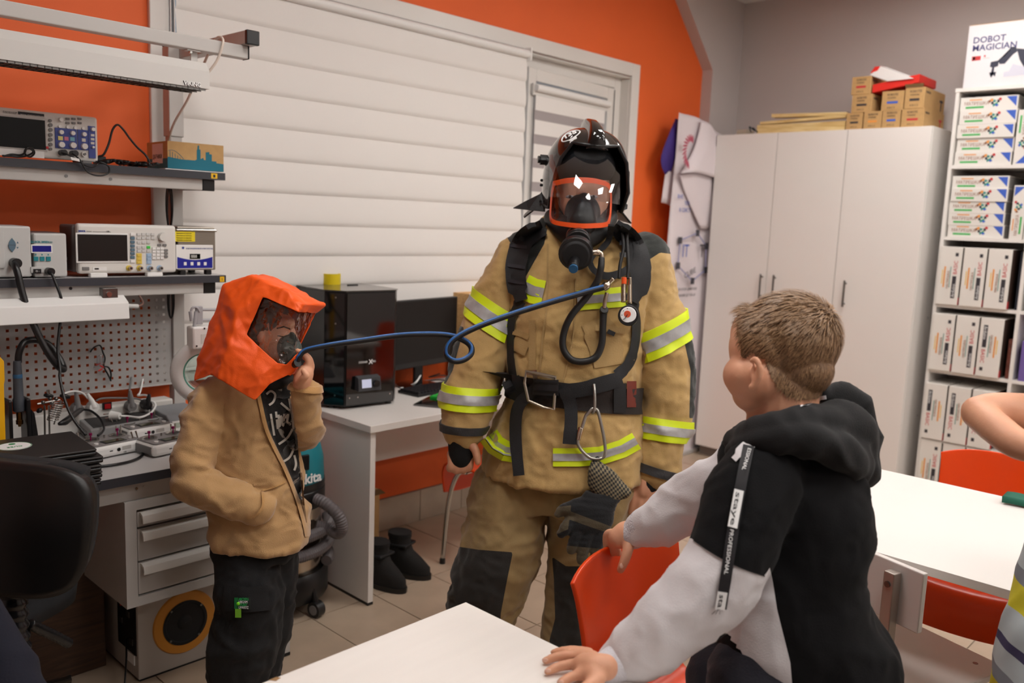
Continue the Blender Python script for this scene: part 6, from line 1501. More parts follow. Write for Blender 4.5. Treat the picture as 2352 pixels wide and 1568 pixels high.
strap(tr, [(1424, 880), (1424, 948)], 28, 'belt_keeper', webbing, ff, FD-.2, .014, .004, curve=False)
sil = mat('worn_silver', (176, 166, 152), .32, metal=1)
MB().tube([at(*q, FD-.222) for q in ((1208, 852), (1240, 858), (1276, 866), (1276, 880), (1272, 940), (1248, 935), (1214, 920), (1205, 880))], .005, 8, closed=True).build('belt_buckle', sil, ff, world=True)
strap(tr, [(1208, 856), (1240, 860), (1274, 868)], 8, 'buckle_bar', sil, ff, FD-.21, .02, .008)
strap(tr, [(1440, 905), (1462, 905)], 60, 'leather_patch', mat('red_brown_leather', (108, 38, 26), .6), ff, FD-.19, .013, .004)
strap(tr, [(1228, 850), (1230, 872)], 10, 'buckle_loop', sil, ff, FD-.22, .028, .006)
# air cylinder on the back
AB = FH*.235
cyl0 = at(1325, 960, FD)+FH*.27; cyl1 = at(1330, 560, FD)+FH*.25
MB().lathe([(.001, -.02), (.05, -.005), (.068, .04), (.07, .1), (.07, .5), (.06, .56), (.03, .6), (.001, .605)], frame(cyl0, RH, FH*-1) @ Matrix.Rotation(0, 4, 'X'), 24).build('air_cylinder', mat('yellow_cylinder', (210, 180, 30), .4), ff, world=True, smooth=50) if False else MB().tube([cyl0, cyl0.lerp(cyl1, .06), cyl0.lerp(cyl1, .14), cyl0.lerp(cyl1, .86), cyl0.lerp(cyl1, .95), cyl1], [.02, .055, .07, .07, .05, .02], 24).build('air_cylinder', mat('yellow_cylinder', (210, 180, 30), .4), ff, world=True, smooth=True)
MB().box(-.13, .13, -.30, .30, -.012, .012, frame(at(1325, 760, FD)+FH*.185, RH, UP)).build('back_plate', black_plastic, ff, world=True, bevel=.01)
# boots
for x, lab in ((1085, 0), (1310, 1)):
    bb_ = onz(x, 1590, 0); bb_.z = 0; bm_ = MB(); d = -FH
    P_ = [(bb_+d*-.07+UP*.05, .045), (bb_+d*.02+UP*.05, .05), (bb_+d*.11+UP*.042, .042), (bb_+d*.17+UP*.035, .034)]
    limbw(bm_, P_); limbw(bm_, [(bb_+d*-.05+UP*.06, .055), (bb_+d*-.05+UP*.18, .058), (bb_+d*-.05+UP*.26, .06)])
    me = remesh(bm_, .007, 3); cc_ = vco(me); cc_[:, 2] = np.maximum(cc_[:, 2], .004); setco(me, cc_); place('boot', me, mat('black_rubber', (20, 20, 20), .45), ff)
# ------------------------------------------------------------------ helmet
hc = at(1344, 428, FD-.03); kF = fr(FD-.03)
tl = math.radians(-3); HX = (RH*math.cos(tl)+UP*math.sin(tl)); 
hf = (-FH*.97+RH*.13-UP*.22).normalized(); HX = (HX - hf*HX.dot(hf)).normalized(); HZ = hf.cross(HX)*-1
if HZ.z < 0: HZ = -HZ
def hp3(x, y, z): return hc + HX*x + hf*y + HZ*z          # right, forward, up in the helmet frame
shell = MB(); nu_, nv_ = 72, 24
def helm(u, v, g=1.0):
    a = 2*PI*u; fr_ = math.cos(a)                            # 1 at the front
    q_ = max(0, min(1, (fr_-.36)/.36)); q_ = q_*q_*(3-2*q_); rim = -.092+.222*q_ - (.03*(-fr_) if fr_ < 0 else 0)
    el = math.asin(max(-.9, min(.9, rim/.165)))
    t = PI/2 - (PI/2-el)*v
    flare = .012*v**8
    rx, ry, rz = .139*g+flare, .165*g+flare, .166*g; ct = max(0, math.cos(t))**.74
    x = rx*math.sin(a)*ct; y = ry*math.cos(a)*ct; z = rz*math.sin(t)
    return hp3(x, y-.01, z+.02)
V_ = [helm(i/nu_, j/nv_) for j in range(nv_+1) for i in range(nu_)]
F_ = [(j*nu_+i, j*nu_+(i+1) % nu_, (j+1)*nu_+(i+1) % nu_, (j+1)*nu_+i) for j in range(nv_) for i in range(nu_)]
hm = thing('tmp2', 'x', 'x')
bpy.data.objects.remove(hm)
hblack = mat('helmet_gloss', (14, 13, 13), .12, coat=.8)
hel = MB().add(V_, F_).build('helmet', hblack, ff, world=True, smooth=True, solid=.007)
MB().tube([helm(i/48, 1.0) for i in range(48)], .006, 8, closed=True).build('helmet_rim', black_plastic, hel, world=True, smooth=True)
crest = MB(); rg = []
for i in range(25):
    ph = math.radians(47+112*i/24); r_ = 1.0
    y = math.copysign(.165*abs(math.cos(ph))**.74, math.cos(ph)); z = .166*math.sin(ph); hgt = .034*min(1, (i+1)/4)*(1-max(0, i-14)/11); w_ = .033-.012*min(1, i/8)
    nn = V(0, y/.165**2, z/.172**2).normalized()
    q = V(0, y-.01, z+.02)
    rg.append([hp3(*(q+V(sx*w_*wf, 0, 0)+nn*(hh*hgt-.004))) for sx, wf, hh in ((-1, 1.1, 0), (-1, .75, .9), (-1, .45, 1.08), (1, .45, 1.08), (1, .75, .9), (1, 1.1, 0))])
crest.ring_loft(rg).build('helmet_crest', hblack, hel, world=True, smooth=50)
# emblem
ew = mat('emblem_white', (235, 235, 235), .5)
ec = hp3(-.064, .121, .108); _th = BVHTree.FromPolygons(V_, F_).ray_cast(CO, ray(1318, 309).normalized()); ec = _th[0]; en = _th[1] if _th[1].dot(CF) < 0 else -_th[1]; er = (HX - en*HX.dot(en)).normalized(); er = (er + HZ*.22).normalized()
eM = frame(ec+en*.004, er, en.cross(er)); 
tr_h = BVHTree.FromPolygons(V_, F_)
def onhel(u, v, off=.006):
    p = eM @ V(u, v, .06); h = tr_h.ray_cast(p, -en); return (h[0]+h[1]*off*(1 if h[1].dot(en) > 0 else -1)) if h[0] is not None else eM @ V(u, v, off)
MB().tube([onhel(.0315*math.cos(a*PI/18), .026*math.sin(a*PI/18), .0045) for a in range(36)], .0022, 6, closed=True).build('emblem_ring', ew, hel, world=True)
tx = text('135', .030, ew, hel, eM @ Matrix.Translation(V(-.023, -.0075, .0)), bold=.0012, world=True, ext=.001)
_Mi = (xf(ff).inverted() @ eM).inverted(); _W = xf(ff).inverted()
setco(tx.data, np.array([tuple(_W @ onhel(q.x, q.y, .0055+max(0, q.z))) for q in (_Mi @ v.co for v in tx.data.vertices)]))
for i, (a_, b_) in enumerate((((-.012, -.03), (.014, -.028)), ((-.009, -.035), (.014, -.033)), ((-.012, -.040), (.013, -.038)), ((-.004, -.018), (.004, -.012)))): MB().tube([onhel(*a_, .004), onhel((a_[0]+b_[0])/2, (a_[1]+b_[1])/2, .004), onhel(*b_, .004)], .0018, 6).build('emblem_base', ew, hel, world=True)
# visor knob, side plate, neck cape
kp = at(1250, 367, FD-.03)
MB().cyl(kp+HX*.012, kp-HX*.014, .017, n=12).cyl(kp-HX*.014, kp-HX*.022, .012, n=12).build('visor_knob', black_plastic, hel, world=True, smooth=30)
for q in ((1244, 414), (1243, 425), (1241, 462)): MB().ell(at(*q, FD-.02), (.005, 0, 0), (0, .005, 0), (0, 0, .005), 8, 6).build('rivet', black_plastic, hel, world=True)
leather = mat('black_leather_cape', (26, 27, 29), .45, bump=.3, bscale=90)
def cape(u, v):
    # flares outwards behind the head from ear to ear
    a = math.radians(100+160*u); R = .135+.085*v*(1+.35*math.cos(a*2)); z = -.07-.055*v-.01*math.sin(u*9)
    return hp3(R*math.sin(a), R*math.cos(a)*1.05-.01, z)
MB().grid(cape, 30, 8).build('neck_cape', leather, hel, world=True, smooth=True, solid=.004)
MB().add([at(1252, 432, FD), at(1240, 446, FD), at(1208, 462, FD+.02), at(1179, 478, FD+.03), at(1215, 482, FD+.0), at(1252, 486, FD-.02)], [(0, 1, 5), (1, 2, 4, 5), (2, 3, 4)]).build('cape_wing', leather, hel, world=True, solid=.004)
MB().add([at(1428, 462, FD+.02), at(1441, 470, FD+.03), at(1440, 480, FD+.03), at(1420, 488, FD+.01)], [(0, 1, 2, 3)]).build('cape_wing', leather, hel, world=True, solid=.004)
hood_shade_m = MB(); limb(hood_shade_m, [(1342, 470, FD+.03, 78), (1340, 520, FD+.02, 72), (1336, 560, FD+.03, 78)]); ball(hood_shade_m, 1342, 384, FD-.055, 72, 52, .118); place('neck_hood_and_brow_shade', remesh(hood_shade_m, .008, 4), mat('charcoal_hood_and_shade', (28, 28, 30), .95), ff)  # neck hood, plus an added dark forehead ball standing in for helmet interior shade
# helmet visor: clear curved shield
vis = clear('visor_clear', (.84, .86, .90), .045)
def cylpt(x, y, Rpx=86, cx=1345, D=FD-.055, bul=.135):
    """point on the curved front of mask or visor for a given place in the view"""
    t = max(-1, min(1, (x-cx)/Rpx)); return at(x, y, D-bul*math.sqrt(max(.02, 1-t*t*.92)))
MB().grid(lambda u, v: cylpt(1262+162*u, 356+70*v-14*math.sin(u*PI)*(1-v)+(26+18*u)*v+(1-v)*6*u-4*(1-abs(2*u-1))*v, 96, 1343, FD-.05, .100+.082*math.sin(v*1.45)), 30, 10).build('helmet_visor', vis, hel, world=True, smooth=True)
# ------------------------------------------------------------------ breathing mask
mask = MB()
rub = mat('black_rubber_mask', (20, 20, 21), .5)
of = mat('orange_mask_frame', (240, 88, 30), .4)
def mk_(x, y, o=0): return cylpt(x, y, 82, 1334, FD-.07, .12+o)
out_ = smooth_path([(1270, 416), (1300, 409), (1335, 407), (1370, 410), (1398, 420), (1405, 440), (1405, 480), (1401, 512), (1392, 521), (1360, 524), (1330, 524), (1295, 520), (1270, 514), (1262, 502), (1263, 470), (1266, 436)], 5)
ctr = (1334, 468)
inn_ = [(ctr[0]+(x-ctr[0])*(.94), ctr[1]+(y-ctr[1])*(.80 if y < 440 or y > 500 else .94)) for x, y in out_]
rg = []
for (x, y), (x2, y2) in zip(out_, inn_): rg.append([mk_(x, y, .016), mk_(x2, y2, .018), mk_(x2, y2, .002), mk_(x, y, -.006)])
mo_ = MB().ring_loft(rg, closed=True).build('mask_frame', of, ff, world=True, smooth=50)
pn = MB(); pl_ = [mk_(*q, .002) for q in inn_]
nI = len(inn_); rr_ = [[mk_(ctr[0]+(x-ctr[0])*s, ctr[1]+(y-ctr[1])*s, .002) for x, y in inn_] for s in (1, .8, .6, .4, .2, .02)]
pn.ring_loft(rr_, caps=False).build('mask_window', clear('mask_clear', (.88, .90, .94), .07), mo_, world=True, smooth=True)
nc = MB(); ball(nc, 1338, 490, FD-.13, 42, 46, .05); limb(nc, [(1342, 455, FD-.155, 14), (1340, 480, FD-.165, 26), (1336, 510, FD-.16, 36)]); place('nose_cup', remesh(nc, .006, 4), rub, ff)
ch_ = MB(); ball(ch_, 1334, 520, FD-.10, 60, 34, .085); limb(ch_, [(1270, 500, FD-.05, 22), (1300, 535, FD-.12, 24), (1330, 548, FD-.14, 30), (1370, 535, FD-.12, 24), (1398, 500, FD-.05, 22)]); place('mask_skirt', remesh(ch_, .007, 4), rub, ff)
for s in (-1, 1):
    eyc = at(1336+s*27, 452, FD-.128); MB().ell(eyc, CR*.014, CF*.006, CU*.006, 12, 8).build('eye', mat('eye_white', (200, 196, 192), .3), ff, world=True, smooth=True); MB().ell(eyc-CF*.004, CR*.0055, CF*.003, CU*.0055, 10, 6).build('iris', mat('iris_brown', (60, 40, 28), .3), ff, world=True, smooth=True)
def disc(name, x, y, D0_, D1_, r0, r1, m, tilt=(0, 0), parent=ff, n=28):
    a = at(x, y, D0_); b = at(x+tilt[0], y+tilt[1], D1_); return MB().cyl(a, b, r0*fr(D0_), r1*fr(D1_), n).build(name, m, parent, world=True, smooth=40, bevel=.002)
disc('valve_ring', 1329, 546, FD-.17, FD-.215, 27, 29, black_plastic, (-1, 8)); disc('valve_rim', 1328, 541, FD-.165, FD-.172, 28, 28, mat('rose_metal', (150, 110, 100), .4, metal=.8), (0, 2))
disc('valve_grip', 1328, 556, FD-.205, FD-.225, 30, 30, rub, (-1, 4), n=18)
reg = disc('regulator', 1324, 576, FD-.22, FD-.25, 39, 40, black_plastic, (-2, 8)); disc('regulator_face', 1322, 586, FD-.25, FD-.258, 35, 30, black_matte, (0, 2))
disc('regulator_stem', 1320, 598, FD-.255, FD-.30, 12, 11, black_plastic, (-3, 16), n=20); disc('blue_button', 1317, 616, FD-.30, FD-.306, 11, 11, mat('blue_button', (20, 84, 128), .4), (0, 2), n=20)
nick = mat('nickel', (200, 186, 168), .2, metal=1)
tubepx('regulator_fitting', nick, ff, [(1360, 580, FD-.23, 6), (1372, 580, FD-.23, 8), (1380, 582, FD-.23, 6), (1382, 592, FD-.23, 6)], 10)
tubepx('mask_tube', rub, ff, [(1382, 592, FD-.23, 7), (1380, 615, FD-.235, 8), (1372, 645, FD-.23, 8), (1345, 685, FD-.215, 8), (1312, 725, FD-.215, 8), (1295, 765, FD-.21, 8), (1294, 800, FD-.21, 8), (1312, 825, FD-.21, 8), (1340, 830, FD-.21, 8), (1368, 820, FD-.21, 8), (1382, 790, FD-.21, 8), (1385, 745, FD-.21, 8), (1386, 715, FD-.21, 9)], 12)
disc('tube_end', 1386, 716, FD-.205, FD-.22, 10, 10, rub, (2, -6)); tubepx('tube_stem', nick, ff, [(1388, 708, FD-.215, 5), (1390, 690, FD-.215, 5), (1394, 672, FD-.215, 5)], 8)
strap(tr, [(1404, 515), (1396, 555), (1360, 592), (1362, 618), (1395, 634), (1440, 620), (1462, 590), (1455, 548), (1425, 522)], [14, 14, 10, 14, 18, 18, 14, 12, 12], 'mask_strap', webbing, ff, FD-.2, .022, .003, ease=10)
# ------------------------------------------------------------------ gauge and hoses on the right strap
for x in (1432, 1441): tubepx('pressure_hose', rub, ff, [(x-2, 535, FD-.19, 4), (x, 570, FD-.2, 4), (x-2+(4 if x == 1441 else -6), 610, FD-.21, 4), (x-(10 if x == 1432 else 0), 640, FD-.215, 4)], 8)
for y in (557, 585):
    for x in (1427, 1437): strap(tr, [(x-4, y), (x+5, y)], 11, 'hose_clip', mat('clip_grey', (46, 46, 50), .5), ff, FD-.2, .03, .006)
tubepx('gauge_sleeve', of, ff, [(1434, 637, FD-.215, 6), (1433, 652, FD-.215, 6)], 10); tubepx('gauge_fitting', nick, ff, [(1433, 651, FD-.215, 5), (1432, 662, FD-.215, 6), (1432, 694, FD-.22, 6)], 10)
tubepx('gauge_fitting', nick, ff, [(1447, 637, FD-.215, 3.5), (1447, 650, FD-.215, 4), (1446, 660, FD-.215, 5), (1446, 697, FD-.22, 5.5)], 10)
gg = disc('pressure_gauge', 1444, 728, FD-.205, FD-.245, 21, 24, black_plastic, (-1, -4)); disc('gauge_dial', 1443, 723, FD-.244, FD-.248, 18.5, 18.5, ink_white, (0, 0), gg)
disc('gauge_mark', 1441, 721, FD-.2475, FD-.2490, 8, 8, mat('dial_red', (214, 84, 50), .5), (0, 0), gg); 
MB().cyl(at(1441, 722, FD-.2495), at(1434, 733, FD-.2495), .0012, n=6).build('gauge_needle', ink, gg, world=True)
for a in range(7): 
    q = (1443+14.5*math.cos(2.4+a*.72), 723+14.5*math.sin(2.4+a*.72)); disc('gauge_tick', q[0], q[1], FD-.2475, FD-.249, 1.3, 1.3, ink, (0, 0), gg, 6)
# hose coupling
tubepx('coupling', nick, ff, [(1385, 662, FD-.225, 9), (1394, 655, FD-.225, 10), (1399, 650, FD-.225, 6), (1408, 640, FD-.225, 6)], 12)
# ------------------------------------------------------------------ hose between the two breathers
hb = mat('blue_hose', (38, 92, 156), .35); 
hpth = [(684, 828, 2.46, 6), (688, 818, 2.455, 6), (704, 804, 2.46, 6.2), (760, 792, 2.48, 6.4), (830, 782, 2.51, 6.6), (900, 772, 2.54, 6.6), (960, 768, 2.56, 6.8), (1020, 769, 2.58, 6.8), (1058, 778, 2.59, 7), (1080, 793, 2.59, 7), (1082, 812, 2.585, 7), (1065, 826, 2.575, 7), (1042, 829, 2.565, 7), (1026, 815, 2.56, 7), (1032, 790, 2.56, 7), (1060, 768, 2.57, 7), (1110, 745, 2.59, 7), (1180, 720, 2.62, 7), (1260, 695, 2.65, 7), (1340, 672, 2.68, 7), (1386, 660, 2.69, 7)]
bh = thing('breathing_hose', 'blue and black breathing hose looping from the orange hood to the firefighter', 'hose', at(1050, 800, 2.57))
sp3 = spline([at(x, y, D) for x, y, D, r in hpth], 10); r3 = [q.x for q in spline([V(r*fr(D), 0, 0) for x, y, D, r in hpth], 10)]
MB().tube(sp3, r3, 12).build('rubber_tube', mat('hose_black', (18, 19, 24), .4), bh, world=True, smooth=True)
lift = []
for i, p in enumerate(sp3):
    tdir = (sp3[min(i+1, len(sp3)-1)]-sp3[max(i-1, 0)]).normalized(); side = (UP*1.0-CF*.75); side = (side - tdir*side.dot(tdir)).normalized()
    lift.append(p+side*r3[i]*.7)
MB().tube(lift, [q*.5 for q in r3], 10).build('blue_stripe', hb, bh, world=True, smooth=True)
# ------------------------------------------------------------------ carabiner and glove
cb_ = thing('carabiner', 'large steel carabiner hanging from the firefighter belt', 'carabiner', at(1358, 1000, FD-.22))
CD = FD-.225
alu = mat('carabiner_steel', (172, 170, 164), .3, metal=.9)
cpts = smooth_path([(1360, 938), (1372, 942), (1380, 970), (1388, 1010), (1390, 1040), (1382, 1052), (1358, 1052), (1338, 1036), (1328, 1020), (1328, 1005), (1336, 985), (1345, 955)], 5)
MB().tube([at(x, y, CD) for x, y in cpts], .0052, 8, closed=True).build('carabiner_body', alu, cb_, world=True, smooth=True)
tubepx('screw_gate', nick, cb_, [(1328, 1010, CD, 5.5), (1331, 995, CD, 6.5), (1335, 982, CD, 6.5)], 10)
tubepx('belt_hook', alu, ff, [(1364, 882, FD-.215, 3.5), (1366, 905, FD-.225, 3.5), (1366, 935, FD-.23, 3.5), (1362, 948, FD-.225, 3.5), (1358, 940, FD-.215, 3.5)], 8)
gl = thing('work_glove', 'black and grey checked firefighting glove hanging from the carabiner', 'glove', at(1370, 1170, FD-.2))
GD = FD-.235
ckm, nt, bs = _new('checked_fabric')
ck = nt.nodes.new('ShaderNodeTexChecker'); ck.inputs['Scale'].default_value = 150; ck.inputs['Color1'].default_value = (*s2l((120, 108, 84)), 1); ck.inputs['Color2'].default_value = (*s2l((40, 40, 38)), 1)
tc_ = nt.nodes.new('ShaderNodeTexCoord'); 
cxy = nt.nodes.new('ShaderNodeCombineXYZ')
for i_, ax_ in enumerate((RH, (RH*.3+UP).normalized())):
    dp = nt.nodes.new('ShaderNodeVectorMath'); dp.operation = 'DOT_PRODUCT'; dp.inputs[1].default_value = ax_; nt.links.new(tc_.outputs['Object'], dp.inputs[0]); nt.links.new(dp.outputs['Value'], cxy.inputs[i_])
nt.links.new(cxy.outputs[0], ck.inputs[0]); nt.links.new(ck.outputs[0], bs.inputs['Base Color']); bs.inputs['Roughness'].default_value = .9
g = MB(); trunk(g, [(1360, 1375, 1056, GD+.02, .01), (1352, 1410, 1080, GD, .02), (1352, 1440, 1115, GD, .028), (1360, 1450, 1130, GD, .028), (1370, 1430, 1145, GD, .026)], e=2.0)
me = remesh(g, .005, 3); wrinkle(me, .003, 18, seed=4); place('gauntlet', me, ckm, gl)
g = MB(); trunk(g, [(1345, 1438, 1130, GD, .026), (1322, 1415, 1160, GD-.01, .032), (1312, 1408, 1195, GD-.012, .032), (1300, 1400, 1215, GD-.01, .026)], e=2.2)
limb(g, [(1335, 1158, GD-.005, 18), (1312, 1166, GD-.01, 17), (1292, 1172, GD, 13), (1282, 1180, GD, 9)])
for a, b_, c_ in (((1312, 1195), (1300, 1212), (1290, 1224)), ((1335, 1205), (1322, 1235), (1312, 1262)), ((1360, 1212), (1345, 1245), (1335, 1285)), ((1388, 1212), (1374, 1245), (1366, 1285))): limb(g, [(*a, GD-.012, 15), (*b_, GD-.018, 14), (*c_, GD-.012, 11)])
me = remesh(g, .0045, 2); wrinkle(me, .0018, 40, (.4, .4, 2), seed=8)
px, py, pz = projn(vco(me)); mkk = np.maximum(np.maximum(sdpoly(px, py, [(1300, 1170), (1420, 1215), (1420, 1232), (1300, 1190)]), sdpoly(px, py, [(1275, 1250), (1400, 1262), (1400, 1300), (1275, 1300)])), sdpoly(px, py, [(1270, 1165), (1312, 1160), (1305, 1215), (1270, 1230)]))
setattr_(me, 'mask', mkk); place('glove_hand', me, twotone('glove_two', (32, 33, 35), (84, 76, 60), bump=.6, bscale=260), gl)
tubepx('hanging_loop', webbing, gl, [(1362, 1058, GD+.01, 3), (1372, 1050, CD, 3), (1380, 1056, GD+.01, 3)], 6)
# ================================================================== BOY IN THE ORANGE HOOD
BD = 2.6
p0_ = onz(560, 1680, 0)
bl_p = thing('person', 'person in tan fleece jacket wearing an orange escape hood with clear window', 'person', (p0_.x, p0_.y, 0))
b = MB()
trunk(b, [(545, 625, 880, BD, .06), (500, 655, 930, BD, .075), (505, 660, 1050, BD, .08), (515, 660, 1180, BD, .075), (525, 650, 1270, BD, .07)])
limb(b, [(590, 900, BD, 32), (600, 850, BD, 30), (608, 820, BD, 32)])
# head: skull, face, nose, ear
ball(b, 612, 758, BD, 60, 70, .072, tilt=-.2); ball(b, 640, 790, BD, 40, 46, .052); limb(b, [(664, 752, BD, 10), (672, 775, BD, 12), (668, 792, BD, 12)])
ball(b, 598, 770, BD-.07, 9, 17, .012); limb(b, [(655, 742, BD-.03, 14), (662, 742, BD, 16), (655, 742, BD+.03, 14)])
limb(b, [(490, 930, BD-.05, 30), (455, 1010, BD-.09, 27), (428, 1085, BD-.1, 25), (500, 1130, BD-.12, 24), (580, 1155, BD-.11, 22), (625, 1175, BD-.08, 20)])
limb(b, [(640, 930, BD+.06, 28), (690, 985, BD+.03, 24), (700, 930, BD-.05, 20), (693, 885, BD-.09, 18)])
limb(b, [(562, 1262, BD-.01, 44), (565, 1400, BD-.04, 44), (548, 1540, BD-.03, 34), (545, 1655, BD, 26)]); limb(b, [(620, 1250, BD+.07, 52), (615, 1400, BD+.08, 42), (600, 1540, BD+.08, 34), (598, 1655, BD+.08, 26)])
# raised hand at the mask
hD = BD-.12
limb(b, [(692, 895, hD+.02, 18), (694, 875, hD, 21), (700, 858, hD, 21)])
for ch in (((704, 850), (708, 828), (697, 812), (683, 805)), ((708, 853), (713, 832), (706, 818), (694, 812)), ((710, 858), (715, 840), (710, 826), (700, 822)), ((708, 866), (713, 852), (709, 840), (702, 836))):
    i_ = 0
    limb(b, [(*ch[0], hD, 9), (*ch[1], hD-.006, 8), (*ch[2], hD-.012, 7.2), (*ch[3], hD-.012, 6)]); hD += .013
hD = BD-.12
limb(b, [(686, 880, hD-.02, 10), (697, 868, hD-.04, 9), (704, 862, hD-.045, 8), (697, 852, hD-.045, 7)])
place('body', remesh(b, .0042, 3), skin, bl_p)
# hair
h = MB(); ball(h, 604, 742, BD, 62, 64, .076, tilt=-.2); limb(h, [(590, 760, BD-.055, 22), (585, 785, BD-.05, 16)])
hm_ = remesh(h, .005, 2); wrinkle(hm_, .004, 40, seed=2); place('hair', hm_, mat('brown_hair', (74, 54, 40), .7, var=.4, scale=80), bl_p)
for q in ((652, 768, BD-.06),): MB().tube([at(q[0]-14, q[1]+3, q[2]), at(q[0], q[1]+5, q[2]-.006), at(q[0]+12, q[1]+1, q[2])], .0016, 6).build('eyelid', mat('lash', (50, 34, 28), .7), bl_p, world=True); MB().tube([at(q[0]-16, q[1]-14, q[2]), at(q[0], q[1]-18, q[2]-.004), at(q[0]+15, q[1]-12, q[2])], .0022, 6).build('eyebrow', MATS['lash'], bl_p, world=True)
# trousers
t = MB(); trunk(t, [(500, 678, 1205, BD, .095), (495, 678, 1270, BD, .105)])
limb(t, [(560, 1262, BD-.015, 58), (572, 1340, BD-.04, 74), (574, 1400, BD-.04, 70), (560, 1480, BD-.03, 76), (546, 1560, BD-.02, 64), (546, 1650, BD, 50)]); limb(t, [(618, 1260, BD+.06, 60), (612, 1400, BD+.08, 60), (590, 1540, BD+.09, 54), (590, 1650, BD+.09, 46)])
tm = remesh(t, .007, 4); wrinkle(tm, .008, 9, (1, 1, 1.3), 21); wrinkle(tm, .003, 22, seed=22); trb = bvh(tm)
cargo = mat('black_cargo_cloth', (16, 16, 18), .92, bump=.3, bscale=400, sheen=.03)
place('trousers', tm, cargo, bl_p)
strap(trb, [(512, 1372), (560, 1377), (618, 1372)], [60, 58, 58], 'cargo_pocket_flap', cargo, bl_p, BD-.14, .003, .006, cols=5, ease=6)
bgr = mat('bright_green_print', (30, 180, 90), .5)
pt_ = strap(trb, [(538, 1385), (576, 1385)], 27, 'pocket_patch', mat('patch_black', (18, 26, 22), .8), bl_p, BD-.14, .010, .002, curve=False, ease=6)
pp, pn_, pd = hit(trb, 546, 1392, BD-.14)
strap(trb, [(538, 1385), (547, 1385)], 26, 'patch_panel', mat('patch_green', (20, 120, 60), .6), bl_p, BD-.14, .0125, .001, curve=False, ease=6)
for i, (s_, m_) in enumerate((('ABCDEFG', bgr), ('HIJKLNM', ink_white), ('OPQRST', bgr), ('UVWXYZ', ink_white))): text(s_, .0105, m_, bl_p, frame(at(548, 1378.5+i*6.4, pd-.0165), CR, CU), world=True, width=.62, ext=.0004)
text('FLT', .011, ink_white, bl_p, frame(at(540, 1396, pd-.0165), CU, -CR), world=True, width=.7) if False else None
strap(trb, [(547, 1398), (547, 1418)], 14, 'green_tab', mat('lime_tab', (140, 222, 60), .6), bl_p, BD-.14, .012, .002, curve=False)
MB().ell(at(547, 1386, pd-.018), CR*.005, CF*.003, CU*.005, 12, 8).build('green_snap', mat('lime_snap', (130, 230, 40), .4), bl_p, world=True, smooth=True)
for x in (545, 600):
    q = onz(x, 1672, 0); q.z = 0; sh_ = MB(); d = (RH*.9-FH*.2).normalized(); limbw(sh_, [(q-d*.06+UP*.045, .04), (q+d*.03+UP*.042, .042), (q+d*.11+UP*.034, .034)]); me = remesh(sh_, .006, 3); c_ = vco(me); c_[:, 2] = np.maximum(c_[:, 2], .003); setco(me, c_); place('shoe', me, black_matte, bl_p)
# fleece jacket
fleece = mat('tan_fleece', (196, 152, 96), .95, var=.05, scale=60, bump=.55, bscale=420, sheen=.5)
c = MB()
trunk(c, [(555, 625, 868, BD, .06), (505, 655, 892, BD, .085), (478, 672, 930, BD, .10), (486, 676, 1010, BD, .105), (490, 690, 1100, BD, .11), (488, 704, 1180, BD, .118), (486, 706, 1226, BD, .122), (487, 706, 1238, BD, .122)], e=2.3)
limb(c, [(500, 915, BD-.03, 46), (478, 940, BD-.07, 46), (456, 1010, BD-.1, 44), (440, 1075, BD-.12, 42), (448, 1110, BD-.13, 42), (490, 1130, BD-.14, 40), (545, 1148, BD-.13, 37), (592, 1162, BD-.11, 35)], sub=6)
limb(c, [(650, 925, BD+.06, 42), (688, 980, BD+.03, 40), (700, 985, BD-.01, 38), (704, 950, BD-.06, 33), (700, 905, BD-.09, 30)])
cm = remesh(c, .0065, 4); wrinkle(cm, .011, 9, (1, 1, 1.2), 31); wrinkle(cm, .0045, 19, (1, 1, 1.3), seed=32)
px, py, pz = projn(vco(cm))
tee = sdpoly(px, py, [(592, 880), (650, 860), (668, 900), (680, 980), (690, 1080), (696, 1150), (680, 1140), (655, 1075), (632, 1030), (612, 985), (600, 930)])
armfar = sdpoly(px, py, [(672, 860), (740, 860), (740, 1040), (700, 1040), (676, 990), (668, 920)])
tee = np.where(armfar > 0, -5, tee); tee = np.where(pz > BD+.02, -5, tee)
c_ = vco(cm); n_ = vno(cm); setco(cm, c_ - n_*(np.clip(tee, 0, 12)/12*.014)[:, None]); setattr_(cm, 'mask', tee)
trj = bvh(cm)
jk, nt, bs = _new('fleece_and_print'); N = nt.nodes; L = nt.links
a1 = N.new('ShaderNodeAttribute'); a1.attribute_name = 'mask'; g1 = N.new('ShaderNodeMath'); g1.operation = 'GREATER_THAN'; g1.inputs[1].default_value = 0; L.new(a1.outputs['Fac'], g1.inputs[0])
nz_ = N.new('ShaderNodeTexNoise'); nz_.inputs['Scale'].default_value = 13; nz_.inputs['Detail'].default_value = 9; nz_.inputs['Distortion'].default_value = 1.6; tcx = N.new('ShaderNodeTexCoord'); L.new(tcx.outputs['Object'], nz_.inputs[0])
rp = N.new('ShaderNodeValToRGB'); L.new(nz_.outputs[0], rp.inputs[0]); rp.color_ramp.elements[0].position = .60; rp.color_ramp.elements[1].position = .64
rp.color_ramp.elements[0].color = (*s2l((34, 32, 31)), 1); rp.color_ramp.elements[1].color = (*s2l((150, 142, 132)), 1)
mx = N.new('ShaderNodeMix'); mx.data_type = 'RGBA'; mx.inputs[6].default_value = (*s2l((186, 148, 102)), 1); L.new(g1.outputs[0], mx.inputs[0]); L.new(rp.outputs[0], mx.inputs[7]); L.new(mx.outputs[2], bs.inputs['Base Color'])
bs.inputs['Roughness'].default_value = .95; bs.inputs['Sheen Weight'].default_value = .4; bs.inputs['Specular IOR Level'].default_value = .15
